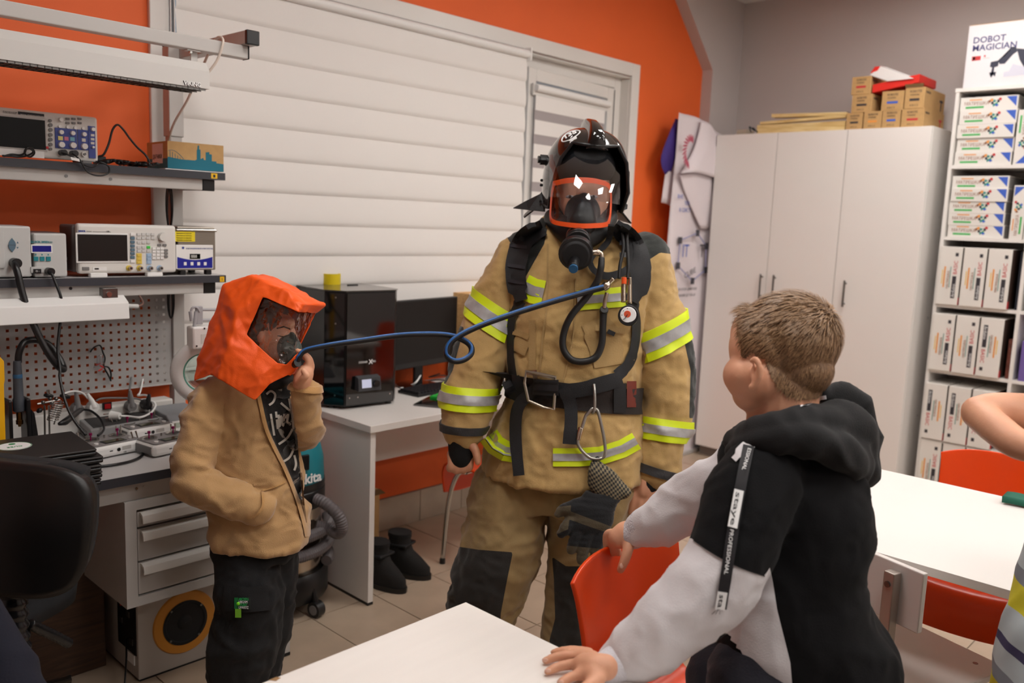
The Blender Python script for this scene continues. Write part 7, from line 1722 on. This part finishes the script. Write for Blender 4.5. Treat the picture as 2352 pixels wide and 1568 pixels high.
nb_ = N.new('ShaderNodeTexNoise'); nb_.inputs['Scale'].default_value = 420; L.new(tcx.outputs['Object'], nb_.inputs[0]); bp_ = N.new('ShaderNodeBump'); bp_.inputs['Strength'].default_value = .5; bp_.inputs['Distance'].default_value = .002; L.new(nb_.outputs[0], bp_.inputs['Height']); L.new(bp_.outputs[0], bs.inputs['Normal'])
place('fleece_jacket', cm, jk, bl_p)
teep = mat('tee_print', (206, 200, 190), .8)
for pa_ in ([(612, 905), (622, 898), (632, 906), (628, 922), (618, 930)], [(622, 950), (626, 975), (630, 1000)], [(634, 945), (638, 985)], [(640, 952), (642, 980), (646, 955), (650, 978), (653, 950)], [(655, 960), (662, 952), (660, 968), (668, 975)], [(645, 925), (668, 945)], [(664, 915), (672, 960), (674, 985)], [(640, 1020), (660, 1005), (672, 985)], [(650, 1060), (665, 1050), (675, 1030)], [(676, 1045), (680, 1065), (676, 1080)]): strap(trj, pa_, 5, 'shirt_print', teep, bl_p, BD-.1, .001, .001)
fz = mat('fleece_edge', (186, 142, 88), .95, bump=.5, bscale=400, sheen=.4)
strap(trj, [(592, 895), (600, 935), (613, 987), (633, 1032), (656, 1078), (682, 1143), (700, 1205), (705, 1232)], 9, 'zip_edge', fz, bl_p, BD-.1, .002, .006, ease=6)
strap(trj, [(692, 1085), (697, 1150), (703, 1200)], 4, 'zip_tape', mat('zip_brown', (120, 92, 64), .7), bl_p, BD-.1, .004, .004)
strap(trj, [(602, 1126), (630, 1118), (655, 1106)], 4, 'pocket_seam', fz, bl_p, BD-.11, .002, .004); strap(trj, [(603, 1128), (604, 1160), (590, 1182), (568, 1190)], 6, 'pocket_edge', fz, bl_p, BD-.11, .002, .006)
ring_band(trj, (670, 885), (730, 893), BD-.09, 5, 14, 'sleeve_cuff', fz, bl_p, off=.003, th=.005)
# ------------------------------------------------------------------ orange escape hood
hv = {}
def hvx(k, x, y, D): hv[k] = at(x, y, D)
for k, x, y, D in (('a', 514, 656, 2.55), ('b', 571, 634, 2.53), ('c', 603, 645, 2.49), ('d', 660, 668, 2.45), ('e', 692, 699, 2.43), ('w1', 605, 683, 2.46), ('w2', 684, 717, 2.41), ('w3', 677, 813, 2.45), ('w4', 657, 836, 2.45), ('w5', 638, 833, 2.44), ('w6', 620, 818, 2.44), ('w7', 567, 769, 2.46), ('k1', 676, 846, 2.47), ('k2', 664, 859, 2.47), ('k3', 620, 881, 2.44), ('k4', 585, 919, 2.43), ('k5', 540, 893, 2.42), ('k6', 503, 871, 2.43), ('k7', 487, 860, 2.46), ('k8', 450, 874, 2.52), ('g1', 448, 855, 2.54), ('g2', 455, 822, 2.54), ('g3', 468, 780, 2.54), ('g4', 497, 715, 2.55), ('m1', 545, 715, 2.455), ('m2', 525, 800, 2.43), ('m3', 598, 862, 2.42),
    ("a'", 536, 648, 2.72), ("b'", 606, 634, 2.74), ("c'", 640, 642, 2.74), ("d'", 712, 680, 2.71), ("e'", 746, 699, 2.66), ("w2'", 725, 717, 2.66), ("w3'", 684, 802, 2.62), ("k1'", 684, 840, 2.64), ("k2'", 676, 855, 2.66), ("k3'", 650, 885, 2.74), ("k4'", 615, 905, 2.80), ("k6'", 540, 880, 2.80), ("k8'", 478, 862, 2.72), ("g1'", 474, 850, 2.70), ("g2'", 478, 820, 2.72), ("g3'", 492, 780, 2.74), ("g4'", 517, 712, 2.74), ("m1'", 620, 730, 2.80), ("m2'", 590, 810, 2.81)): hvx(k, x, y, D)
keys = list(hv); ix = {k: i for i, k in enumerate(keys)}
hfc = ['a b m1', 'b c w1 m1', 'c d w1', 'd e w2', 'd w2 w1', 'a m1 g4', 'm1 m2 g3 g4', 'm1 w1 w7', 'm1 w7 m2', 'm2 g2 g3', 'g2 m2 k7 g1', 'g1 k7 k8', 'm2 k6 k7', 'm2 m3 k5 k6', 'm2 w7 w6 m3', 'm3 w6 w5', 'm3 w5 w4 k2', 'm3 k2 k3', 'm3 k3 k4', 'm3 k4 k5', 'w4 w3 k1 k2',
       "a a' b' b", "b b' c' c", "c c' d' d", "d d' e' e", "e e' w2' w2", "a a' g4' g4", "g4 g4' g3' g3", "g3 g3' g2' g2", "g2 g2' g1' g1", "g1 g1' k8' k8", "w3 w3' k1' k1", "k1 k1' k2' k2",
       "a' b' m1'", "b' c' m1'", "c' d' m1'", "d' e' w2'", "d' w2' m1'", "w2' w3' m2' m1'", "a' m1' g4'", "m1' m2' g3' g4'", "m2' g2' g3'", "m2' k8' g1' g2'", "m2' k6' k8'", "m2' k4' k6'", "m2' k3' k4'", "m2' w3' k1' k2'", "m2' k2' k3'"]
def crumple(mb, levels, amp, sc, seed, weld=True):
    me = mb.mesh('h'); o = bpy.data.objects.new('h', me); COL.objects.link(o)
    m_ = o.modifiers.new('s', 'SUBSURF'); m_.subdivision_type = 'SIMPLE'; m_.levels = levels; m_.render_levels = levels
    s_ = o.modifiers.new('sm', 'SMOOTH'); s_.factor = .5; s_.iterations = 5
    dg = bpy.context.evaluated_depsgraph_get(); out = bpy.data.meshes.new_from_object(o.evaluated_get(dg)); bpy.data.objects.remove(o)
    bm = bmesh.new(); bm.from_mesh(out); bmesh.ops.recalc_face_normals(bm, faces=bm.faces); bm.to_mesh(out); bm.free()
    wrinkle(out, amp, sc, seed=seed); wrinkle(out, amp*.4, sc*2.4, seed=seed+1); return out
hmb = MB().add([hv[k] for k in keys], [tuple(ix[q] for q in f.split()) for f in hfc])
hoodm = mat('orange_hood_cloth', (250, 92, 12), .55, bump=.15, bscale=300)
hood = place('escape_hood', crumple(hmb, 4, .0045, 13, 41), hoodm, bl_p, solid=.0015)
clr = clear('hood_window', (.95, .94, .95), .10, .03, bump=.8, bscale=30)
wmb = MB().add([hv[k] for k in ('w1', 'w2', 'w3', 'w4', 'w5', 'w6', 'w7')]+[at(632, 765, 2.435)], [(i, (i+1) % 7, 7) for i in range(7)])
wm_ = crumple(wmb, 4, .004, 16, 44); place('hood_window', wm_, clr, hood)
wmb = MB().add([hv[k] for k in ('w2', "w2'", "w3'", 'w3')], [(0, 1, 2, 3)]); place('hood_window', crumple(wmb, 4, .004, 20, 46), clr, hood)
# half mask inside
hmk = MB(); ball(hmk, 662, 800, BD-.01, 26, 36, .055, tilt=.25); limb(hmk, [(668, 772, BD-.01, 12), (672, 800, BD-.03, 22), (668, 830, BD-.04, 18)])
place('half_mask', remesh(hmk, .005, 4), mat('green_grey_rubber', (62, 72, 66), .4), bl_p)
MB().cyl(at(672, 836, 2.47), at(684, 832, 2.455), .013, n=16).build('hose_connector', black_plastic, bl_p, world=True, smooth=40)
nk = MB(); limb(nk, [(625, 880, BD-.06, 16), (645, 876, BD-.05, 17), (662, 868, BD-.02, 14)]); place('neck_seal', remesh(nk, .005, 2), black_matte, bl_p)
# ================================================================== BOY IN THE BLACK AND WHITE HOODIE
RD = 1.74
rp_ = thing('person', 'person in black and white hoodie seen from behind, leaning on the white table', 'person', (1.56, .60, 0))
ht = onz(1335, 1530, .775); hDp = (ht-CO).dot(CF)
b = MB()
trunk(b, [(1740, 1880, 1030, RD, .08), (1700, 1930, 1100, RD, .105), (1720, 1950, 1250, RD, .11), (1730, 1990, 1420, RD, .12), (1740, 2010, 1600, RD, .12)])
# head turned away to the left
ball(b, 1816, 785, RD, 106, 103, .094); ball(b, 1760, 800, RD+.005, 84, 92, .084); ball(b, 1738, 865, RD-.005, 72, 66, .074); ball(b, 1728, 905, RD+.01, 44, 42, .06); ball(b, 1722, 772, RD+.02, 42, 62, .062); ball(b, 1714, 818, RD+.01, 30, 34, .055)
ball(b, 1700, 862, RD-.01, 38, 44, .05); ball(b, 1706, 788, RD+.025, 30, 16, .045); ball(b, 1676, 868, RD+.05, 14, 20, .02); ball(b, 1832, 848, RD, 74, 64, .085)
limb(b, [(1800, 880, RD, 82), (1796, 960, RD, 80), (1800, 1030, RD, 95)])
# ear
limb(b, [(1727, 828, RD-.085, 7), (1737, 826, RD-.094, 8), (1744, 842, RD-.098, 8), (1744, 862, RD-.096, 8), (1738, 878, RD-.09, 8), (1727, 888, RD-.085, 9)], sub=6)
limb(b, [(1734, 845, RD-.078, 9), (1734, 866, RD-.078, 9)])
limb(b, [(1728, 866, RD-.086, 5), (1731, 872, RD-.088, 5)])
# near arm to the table
limb(b, [(1745, 1090, RD-.08, 60), (1690, 1250, RD-.12, 48), (1580, 1380, RD-.13, 44), (1450, 1490, RD-.12, 34), (1385, 1530, hDp, 26)])
# far arm to the chair
limb(b, [(1700, 1060, RD+.12, 45), (1590, 1130, RD+.18, 36), (1490, 1205, RD+.22, 30), (1450, 1225, RD+.24, 25)])
limb(b, [(1790, 1560, RD-.04, 105), (1850, 1750, 1.62, 88), (1880, 2000, 1.56, 70), (1890, 2420, 1.55, 45)]); limb(b, [(1930, 1570, RD+.03, 105), (1990, 1750, 1.64, 88), (2020, 2000, 1.58, 70), (2030, 2420, 1.57, 45)])
# near hand flat on the table
TZ = DZ
def tl_(x, y, h): return onz(x, y, TZ+h)
limbw(b, [(tl_(1392, 1532, .028), .024), (tl_(1365, 1532, .026), .026), (tl_(1342, 1528, .022), .022)])
limbw(b, [(tl_(1360, 1515, .024), .018), (tl_(1338, 1508, .022), .015), (tl_(1322, 1505, .020), .012)]); limbw(b, [(tl_(1362, 1545, .024), .018), (tl_(1342, 1545, .020), .015), (tl_(1330, 1548, .018), .012)])
for ch in (((1352, 1500, .022), (1325, 1494, .020), (1298, 1494, .016), (1272, 1498, .009)), ((1340, 1508, .022), (1303, 1505, .019), (1275, 1509, .014), (1252, 1517, .008)), ((1338, 1524, .022), (1305, 1526, .018), (1280, 1532, .013), (1257, 1542, .008)), ((1345, 1545, .020), (1325, 1550, .017), (1303, 1558, .012), (1286, 1568, .008))):
    limbw(b, [(tl_(*ch[0]), .0115), (tl_(*ch[1]), .0098), (tl_(*ch[2]), .0090), (tl_(*ch[3]), .0072)])
limbw(b, [(tl_(1375, 1558, .02), .014), (tl_(1350, 1575, .016), .011), (tl_(1325, 1592, .010), .0085)])
# far hand over the chair back
CDp = RD+.245
limb(b, [(1456, 1222, CDp, 27), (1438, 1226, CDp, 30), (1422, 1234, CDp, 26)])
limb(b, [(1446, 1240, CDp-.015, 16), (1442, 1262, CDp-.03, 13), (1434, 1288, CDp-.035, 11.5), (1425, 1309, CDp-.03, 9)])
for x, dz in ((1424, 0), (1413, .012), (1406, .024), (1402, .036)): limb(b, [(x+6, 1226, CDp+dz, 13), (x-6, 1228, CDp+.02+dz, 11), (x-8, 1248, CDp+.04+dz, 10), (x-4, 1270, CDp+.042+dz, 8.5)])
bm_ = remesh(b, .0042, 3)
px, py, pz = projn(vco(bm_))
hp_ = [(1703, 722), (1700, 779), (1707, 824), (1716, 822), (1726, 812), (1756, 826), (1770, 862), (1783, 889), (1807, 910), (1834, 918), (1874, 916), (1905, 885), (1980, 880), (1980, 600), (1690, 600), (1698, 732)]
hs_ = sdpoly(px, py, hp_)
trh = bvh(bm_); cB, nB = vco(bm_), vno(bm_)
bodyR = place('body', bm_.copy(), skin, rp_)
# nails
for q, d_ in (((1253, 1516), 1), ((1259, 1540), 1), ((1288, 1566), 1)):
    p_, n_, dd = hit(trh, *q, hDp); MB().ell(p_+n_*.0004, CR*.0055, n_*.0012, CU*.004, 10, 6).build('nail', nail_m, rp_, world=True, smooth=True)
p_, n_, dd = hit(trh, 1428, 1299, CDp-.03); MB().ell(p_+n_*.0004, CR*.0055, n_*.0012, CU*.0065, 10, 6).build('nail', nail_m, rp_, world=True, smooth=True)
# eye and brow at the edge of the face
MB().ell(at(1683, 806, RD+.03), CR*.008, CF*.012, CU*.005, 10, 8).build('eye', MATS['eye_white'], rp_, world=True, smooth=True)
tubepx('eyebrow', mat('brow_brown', (128, 94, 66), .8), rp_, [(1678, 790, RD+.03, 2), (1688, 786, RD, 3), (1702, 788, RD-.04, 2.5)], 6)
# hair: scalp shell and strands
hairm = mat('light_brown_hair', (122, 92, 66), .62, var=.3, scale=60)
bm = bmesh.new(); bm.from_mesh(bm_); bm.verts.ensure_lookup_table()
topz = at(1800, 930, RD).z
keep = (hs_ > -2) & (cB[:, 2] > topz-.02) & (py < 925)
bmesh.ops.delete(bm, geom=[v for v in bm.verts if not keep[v.index]], context='VERTS')
sc_me = bpy.data.meshes.new('hair'); bm.to_mesh(sc_me); bm.free()
c_ = vco(sc_me); n_ = vno(sc_me); qx, qy, qz = projn(c_); dd = np.clip(sdpoly(qx, qy, hp_), 0, 30)/30
up_ = np.clip((c_[:, 2]-(at(1800, 800, RD).z))/.10, 0, 1)
setco(sc_me, c_+n_*(.0012+.004*dd*(.35+.65*up_)+.004*up_*dd)[:, None]); wrinkle(sc_me, .0016, 70, seed=5)
place('hair', sc_me, hairm, rp_)
crown = at(1888, 728, RD-.03)
sel = np.where((hs_ > 3) & (py < 915) & (cB[:, 2] > topz))[0]
np.random.seed(3); pick = np.random.choice(sel, 9000)
hvv = []; hff = []
for i in pick:
    p = Vector(cB[i]); n_ = Vector(nB[i]); t_ = p-crown; t_ = t_ - n_*t_.dot(n_)
    if t_.length < .004: t_ = n_.orthogonal()
    t_.normalize(); u_ = max(0, min(1, (p.z-at(1800, 810, RD).z)/.09)); ln = .008+.016*u_+random.uniform(0, .006)
    t_ = (t_ + Vector((random.uniform(-1, 1), random.uniform(-1, 1), random.uniform(-1, 1)))*.28 - V(0, 0, .35)*(1-u_)).normalized(); t_ = (t_-n_*t_.dot(n_)*.9).normalized(); sd = n_.cross(t_)
    base = p+n_*(.0032+.004*u_+random.uniform(0, .005)*u_); w_ = .0006+.0005*u_; k = len(hvv); lift_ = .10+.35*random.random()*u_
    a0, a1, a2 = base, base+t_*ln*.5+n_*ln*lift_*.6, base+t_*ln+n_*ln*lift_*.7
    hvv += [a0-sd*w_, a0+sd*w_, a1-sd*w_*.9, a1+sd*w_*.9, a2]; hff += [(k, k+1, k+3, k+2), (k+2, k+3, k+4)]
st_ = MB().add(hvv, hff).build('hair_strands', mat('light_brown_strand', (150, 116, 82), .5, var=.3, scale=300), rp_, world=True, smooth=True, fixn=False); st_['kind'] = 'stuff'
# trousers
nav_m = mat('navy_trousers', (20, 20, 32), .9, bump=.3, sheen=.1)
t = MB(); trunk(t, [(1670, 2040, 1500, RD, .15), (1665, 2050, 1570, RD, .15), (1680, 2045, 1640, RD, .14)])
limb(t, [(1720, 1545, RD-.05, 90), (1740, 1600, RD-.08, 112), (1840, 1750, 1.62, 110), (1880, 2000, 1.56, 85), (1890, 2400, 1.55, 62)]); limb(t, [(1950, 1560, RD+.03, 105), (1985, 1750, 1.64, 108), (2020, 2000, 1.58, 85), (2030, 2400, 1.57, 62)])
limb(t, [(1700, 1500, RD+.06, 60), (1650, 1560, RD+.04, 72), (1690, 1650, RD-.02, 80)])
tm = remesh(t, .007, 4); wrinkle(tm, .006, 10, seed=51); place('trousers', tm, nav_m, rp_)
for x in (1890, 2030):
    q = onz(x, 2500, 0); q.z = 0; sh_ = MB(); d = (FH*.5-RH*.85).normalized(); limbw(sh_, [(q-d*.07+UP*.045, .042), (q+d*.04+UP*.042, .044), (q+d*.13+UP*.034, .035)]); me = remesh(sh_, .006, 3); c_ = vco(me); c_[:, 2] = np.maximum(c_[:, 2], .003); setco(me, c_); place('shoe', me, black_matte, rp_)
# hoodie body with near sleeve
c = MB()
trunk(c, [(1690, 1930, 1010, RD, .09), (1660, 1962, 1050, RD, .125), (1668, 1980, 1130, RD, .145), (1690, 1985, 1210, RD, .15), (1680, 1962, 1290, RD, .152), (1655, 1985, 1380, RD, .158), (1648, 2030, 1450, RD, .165), (1665, 2048, 1500, RD, .165), (1690, 2035, 1545, RD, .155), (1720, 2030, 1580, RD, .14)], e=2.3)
limb(c, [(1765, 1065, RD-.06, 88), (1735, 1120, RD-.10, 98), (1706, 1200, RD-.13, 100), (1680, 1270, RD-.15, 96), (1640, 1335, RD-.16, 92), (1585, 1395, RD-.16, 85), (1520, 1452, RD-.15, 76), (1462, 1498, RD-.135, 62), (1428, 1520, RD-.125, 50)], sub=6)
cm = remesh(c, .007, 5)
px, py, pz = projn(vco(cm)); wrinkle(cm, .007, 7.5, (1, 1, 1.1), 61); wrinkle(cm, .0022, 20, seed=62)
px, py, pz = projn(vco(cm))
white = sdpoly(px, py, [(1000, 1230), (1588, 1236), (1640, 1272), (1700, 1303), (1757, 1323), (1768, 1302), (1775, 1335), (1785, 1400), (1800, 1460), (1815, 1520), (1822, 1600), (1000, 1700)])
pocket = sdpoly(px, py, [(1640, 1415), (1665, 1440), (1700, 1490), (1742, 1530), (1745, 1550), (1730, 1600), (1640, 1600), (1645, 1500)])
white = np.where(pz > RD+.04, np.where(px < 1700, 5, -5), white); white = np.where((pocket > 0) & (pz > RD-.20) & (py > 1440), -pocket, white)
setattr_(cm, 'mask', white)
hdm = twotone('hoodie_cloth', (15, 15, 17), (224, 221, 224), bump=.25, var=.05, sheen=.03)
trr = bvh(cm); place('hoodie', cm, hdm, rp_)
wht = mat('white_sweat_cloth', (224, 221, 224), .9, bump=.25, bscale=350, sheen=.12); blk = mat('black_sweat_cloth', (16, 16, 18), .9, bump=.25, bscale=350, sheen=.04)
c = MB(); limb(c, [(1715, 1085, RD+.10, 72), (1645, 1124, RD+.14, 72), (1592, 1152, RD+.18, 68), (1538, 1188, RD+.205, 60), (1494, 1206, RD+.22, 46), (1474, 1216, RD+.23, 40)], sub=6)
cm = remesh(c, .006, 4); wrinkle(cm, .007, 11, (1, 1, 1.2), 71); trs = bvh(cm); place('far_sleeve', cm, wht, rp_)
cf = MB(); limb(cf, [(1482, 1206, RD+.225, 42), (1464, 1220, RD+.235, 37), (1454, 1227, RD+.238, 34)]); place('cuff', remesh(cf, .005, 2), mat('white_rib', (216, 214, 220), .95, bump=.8, bscale=260), rp_)
cf = MB(); limb(cf, [(1448, 1508, RD-.13, 56), (1415, 1524, hDp+.01, 44), (1392, 1532, hDp, 38)]); place('cuff', remesh(cf, .005, 2), MATS['white_rib'], rp_)
# lowered hood
c = MB()
limb(c, [(1690, 1012, RD-.0, 24), (1722, 1000, RD-.07, 30), (1772, 988, RD-.11, 36), (1845, 978, RD-.11, 42), (1915, 972, RD-.07, 50), (1952, 990, RD-.02, 54), (1965, 1040, RD+.0, 48), (1968, 1085, RD+.01, 42)], sub=6)
limb(c, [(1905, 912, RD+.02, 26), (1950, 915, RD+.03, 32), (1982, 960, RD+.03, 32), (1990, 1030, RD+.02, 30), (1980, 1090, RD+.02, 34)], sub=6)
limb(c, [(1890, 905, RD+.0, 14), (1925, 898, RD+.05, 16), (1930, 905, RD+.1, 18), (1870, 930, RD+.13, 26), (1790, 975, RD+.13, 28), (1720, 995, RD+.10, 26), (1688, 1015, RD+.04, 24)], sub=6)
limb(c, [(1688, 1035, RD-.05, 22), (1750, 1015, RD-.12, 28), (1835, 1008, RD-.14, 36), (1915, 1030, RD-.12, 44), (1955, 1075, RD-.05, 46)], sub=6)
limb(c, [(1870, 985, RD-.08, 60), (1930, 1040, RD-.04, 60), (1962, 1085, RD+.0, 40)], sub=6)
cm = remesh(c, .0065, 3); wrinkle(cm, .007, 12, (1, 1, 1), 81); trk = bvh(cm); place('lowered_hood', cm, blk, rp_)
strap(trk, [(1838, 931), (1868, 918), (1898, 912)], [6, 13, 9], 'hood_lining', wht, rp_, RD-.15, .001, .004)
strap(trr, [(1685, 1055), (1720, 1020), (1770, 996)], [14, 26, 12], 'shoulder_stripe', wht, rp_, RD-.16, .002, .003)
# printed tape down the sleeve
tape = [(1720, 1022), (1706, 1090), (1692, 1165), (1680, 1240), (1668, 1320), (1656, 1398)]
strap(trr, tape, [26, 26, 27, 27, 27, 26], 'printed_tape', mat('tape_black', (26, 25, 30), .6), rp_, RD-.25, .003, .003, ease=12)
def tape_text(s_, x0, y0, x1, y1, h, m_, box_=None, wd=1.0):
    p_, n_, d0_ = hit(trr, x0, y0, RD-.25); q_, n2, d1_ = hit(trr, x1, y1, RD-.25); off = .0135
    A_ = at(x0, y0, d0_-off); B_ = at(x1, y1, d1_-off); dr = (B_-A_); up2 = (CR+CU*.1).normalized(); n3 = dr.cross(up2).normalized()
    M_ = frame(A_, dr, up2)
    if box_: MB().box(-.004, dr.length+.004, -h*.30, h*1.05, -.0008, .0002, M_).build('tape_label', box_, rp_, world=True)
    o = text(s_, h, m_, rp_, M_ @ Matrix.Translation(V(0, 0, .0006)), world=True, width=1.0)
    c0 = vco(o.data); Mi = (xf(rp_).inverted() @ M_).inverted(); loc = np.array([tuple(Mi @ Vector(q)) for q in c0]); wdt = loc[:, 0].max()
    loc[:, 0] *= dr.length/wdt; M2 = xf(rp_).inverted() @ M_; setco(o.data, np.array([tuple(M2 @ Vector(q)) for q in loc]))
tape_text('ESSIONAL', 1718, 1028, 1704, 1078, .0095, ink_white); tape_text('staye', 1691, 1128, 1677, 1204, .0125, ink, ink_white); tape_text('PROFESSIONAL', 1677, 1214, 1663, 1318, .0095, ink_white); tape_text('sta', 1653, 1364, 1648, 1394, .0125, ink, ink_white)
for dx in (-8, -2, 5): tubepx('loose_thread', ink, rp_, [(1652+dx*.3, 1399, RD-.255, .6), (1648+dx, 1406, RD-.262, .6), (1646+dx*1.4, 1410, RD-.262, .6)], 4)
strap(trr, [(1592, 1240), (1640, 1272), (1700, 1303), (1757, 1323)], 2.5, 'sleeve_seam', blk, rp_, RD-.25, .0, .003)
# ================================================================== PERSON AT THE RIGHT EDGE
ED = 1.75
ep = thing('person', 'person at the right frame edge with bent bare elbow and striped shirt', 'person', (onz(2480, 2200, 0).x, onz(2480, 2200, 0).y, 0))
b = MB()
limb(b, [(2470, 985, ED+.02, 62), (2380, 960, ED+.03, 56), (2290, 944, ED+.04, 44), (2245, 945, ED+.04, 36)], sub=6); limb(b, [(2246, 948, ED+.04, 37), (2290, 985, ED-.03, 38), (2340, 1020, ED-.08, 36), (2400, 1030, ED-.10, 32), (2470, 1000, ED-.08, 26)], sub=6)
trunk(b, [(2460, 2570, 930, ED, .07), (2440, 2610, 1000, ED, .1), (2420, 2600, 1250, ED, .1), (2390, 2610, 1500, ED, .11), (2380, 2600, 1650, ED, .11)])
limb(b, [(2505, 930, ED, 45), (2505, 860, ED, 42)]); ball(b, 2505, 780, ED, 80, 100, .09); ball(b, 2470, 800, ED-.05, 18, 20, .03)
limb(b, [(2560, 1010, ED+.05, 55), (2650, 1140, ED+.1, 42), (2640, 1290, ED, 34), (2600, 1380, ED-.05, 28)])
limb(b, [(2430, 1600, ED-.04, 90), (2430, 1900, ED-.04, 66), (2440, 2150, ED, 40)]); limb(b, [(2550, 1600, ED+.04, 90), (2550, 1900, ED+.04, 66), (2550, 2150, ED+.04, 40)])
place('body', remesh(b, .0055, 4), skin, ep)
s_ = MB(); limb(s_, [(2500, 990, ED+.01, 74), (2450, 982, ED+.02, 70)]); limb(s_, [(2570, 1000, ED+.03, 70), (2625, 1080, ED+.07, 60)])
trunk(s_, [(2470, 2560, 945, ED, .08), (2445, 2610, 985, ED, .12), (2440, 2630, 1040, ED, .14), (2410, 2640, 1250, ED, .14), (2378, 2645, 1350, ED, .145), (2340, 2650, 1470, ED-.02, .15), (2316, 2655, 1600, ED-.02, .16), (2316, 2655, 1680, ED-.02, .16)])
stm, nt, bs = _new('striped_shirt'); N = nt.nodes; L = nt.links
tcx = N.new('ShaderNodeTexCoord'); sx_ = N.new('ShaderNodeSeparateXYZ'); L.new(tcx.outputs['Object'], sx_.inputs[0]); mm = N.new('ShaderNodeMath'); mm.operation = 'MULTIPLY'; mm.inputs[1].default_value = 5.2; L.new(sx_.outputs['Z'], mm.inputs[0]); fm = N.new('ShaderNodeMath'); fm.operation = 'FRACT'; L.new(mm.outputs[0], fm.inputs[0])
rp = N.new('ShaderNodeValToRGB'); rp.color_ramp.interpolation = 'CONSTANT'; L.new(fm.outputs[0], rp.inputs[0])
els = [(0, (176, 186, 190)), (.30, (200, 190, 40)), (.55, (120, 124, 132)), (.68, (176, 186, 190)), (.9, (60, 56, 90))]
while len(rp.color_ramp.elements) < len(els): rp.color_ramp.elements.new(.5)
for e_, (p_, c_) in zip(rp.color_ramp.elements, els): e_.position = p_; e_.color = (*s2l(c_), 1)
L.new(rp.outputs[0], bs.inputs['Base Color']); bs.inputs['Roughness'].default_value = .9
me = remesh(s_, .008, 4); wrinkle(me, .006, 9, seed=91); place('striped_shirt', me, stm, ep)
t = MB(); trunk(t, [(2335, 2640, 1640, ED, .14), (2340, 2640, 1720, ED, .14)]); limb(t, [(2430, 1700, ED-.04, 98), (2430, 1950, ED-.04, 75), (2440, 2130, ED, 55)]); limb(t, [(2550, 1700, ED+.04, 98), (2550, 1950, ED+.04, 75), (2550, 2130, ED+.04, 55)]); place('trousers', remesh(t, .009, 4), nav_m, ep)
for e_ in (-30, 22): MB().ell(at(2492+e_, 790, ED-.087), CR*.012, CF*.006, CU*.006, 10, 8).build('eye', MATS['iris_brown'], ep, world=True, smooth=True)
tubepx('mouth', mat('lip', (190, 110, 100), .5), ep, [(2476, 838, ED-.075, 3), (2490, 841, ED-.082, 4), (2506, 839, ED-.077, 3)], 6)
h = MB(); ball(h, 2512, 755, ED+.035, 90, 100, .1); place('hair', remesh(h, .008, 3), hairm, ep)
# ================================================================== PERSON AT THE LOWER LEFT CORNER (only a dark trouser leg in view)
LD = 1.75
lg = thing('person', 'person seated at the lower left corner, only a dark navy sleeve and lap in view', 'person', (onz(-150, 2000, 0).x, onz(-150, 2000, 0).y, 0))
t = MB(); limb(t, [(-70, 1400, LD, 56), (-10, 1500, LD, 62), (28, 1580, LD-.02, 66), (45, 1660, LD-.03, 66), (20, 1740, LD-.04, 60)], sub=6); trunk(t, [(-260, -70, 1290, LD+.05, .1), (-330, -40, 1400, LD+.05, .13), (-340, -20, 1650, LD+.05, .14), (-340, 10, 1750, LD+.05, .15)])
me = remesh(t, .008, 4); wrinkle(me, .006, 10, seed=95); place('navy_jacket', me, mat('navy_jacket', (16, 18, 34), .92, bump=.3), lg)
b = MB(); ball(b, -170, 1120, LD+.05, 85, 110, .1); limb(b, [(-170, 1200, LD+.05, 48), (-170, 1290, LD+.05, 52)]); limb(b, [(-150, 1290, LD+.05, 60), (-180, 1700, LD+.05, 80)]); limb(b, [(-230, 1780, LD-.1, 75), (-200, 1950, LD-.25, 62), (-200, 2200, LD-.3, 45)]); limb(b, [(-180, 1700, LD+.05, 70), (-230, 1780, LD-.1, 75)])
place('body', remesh(b, .007, 4), skin, lg)
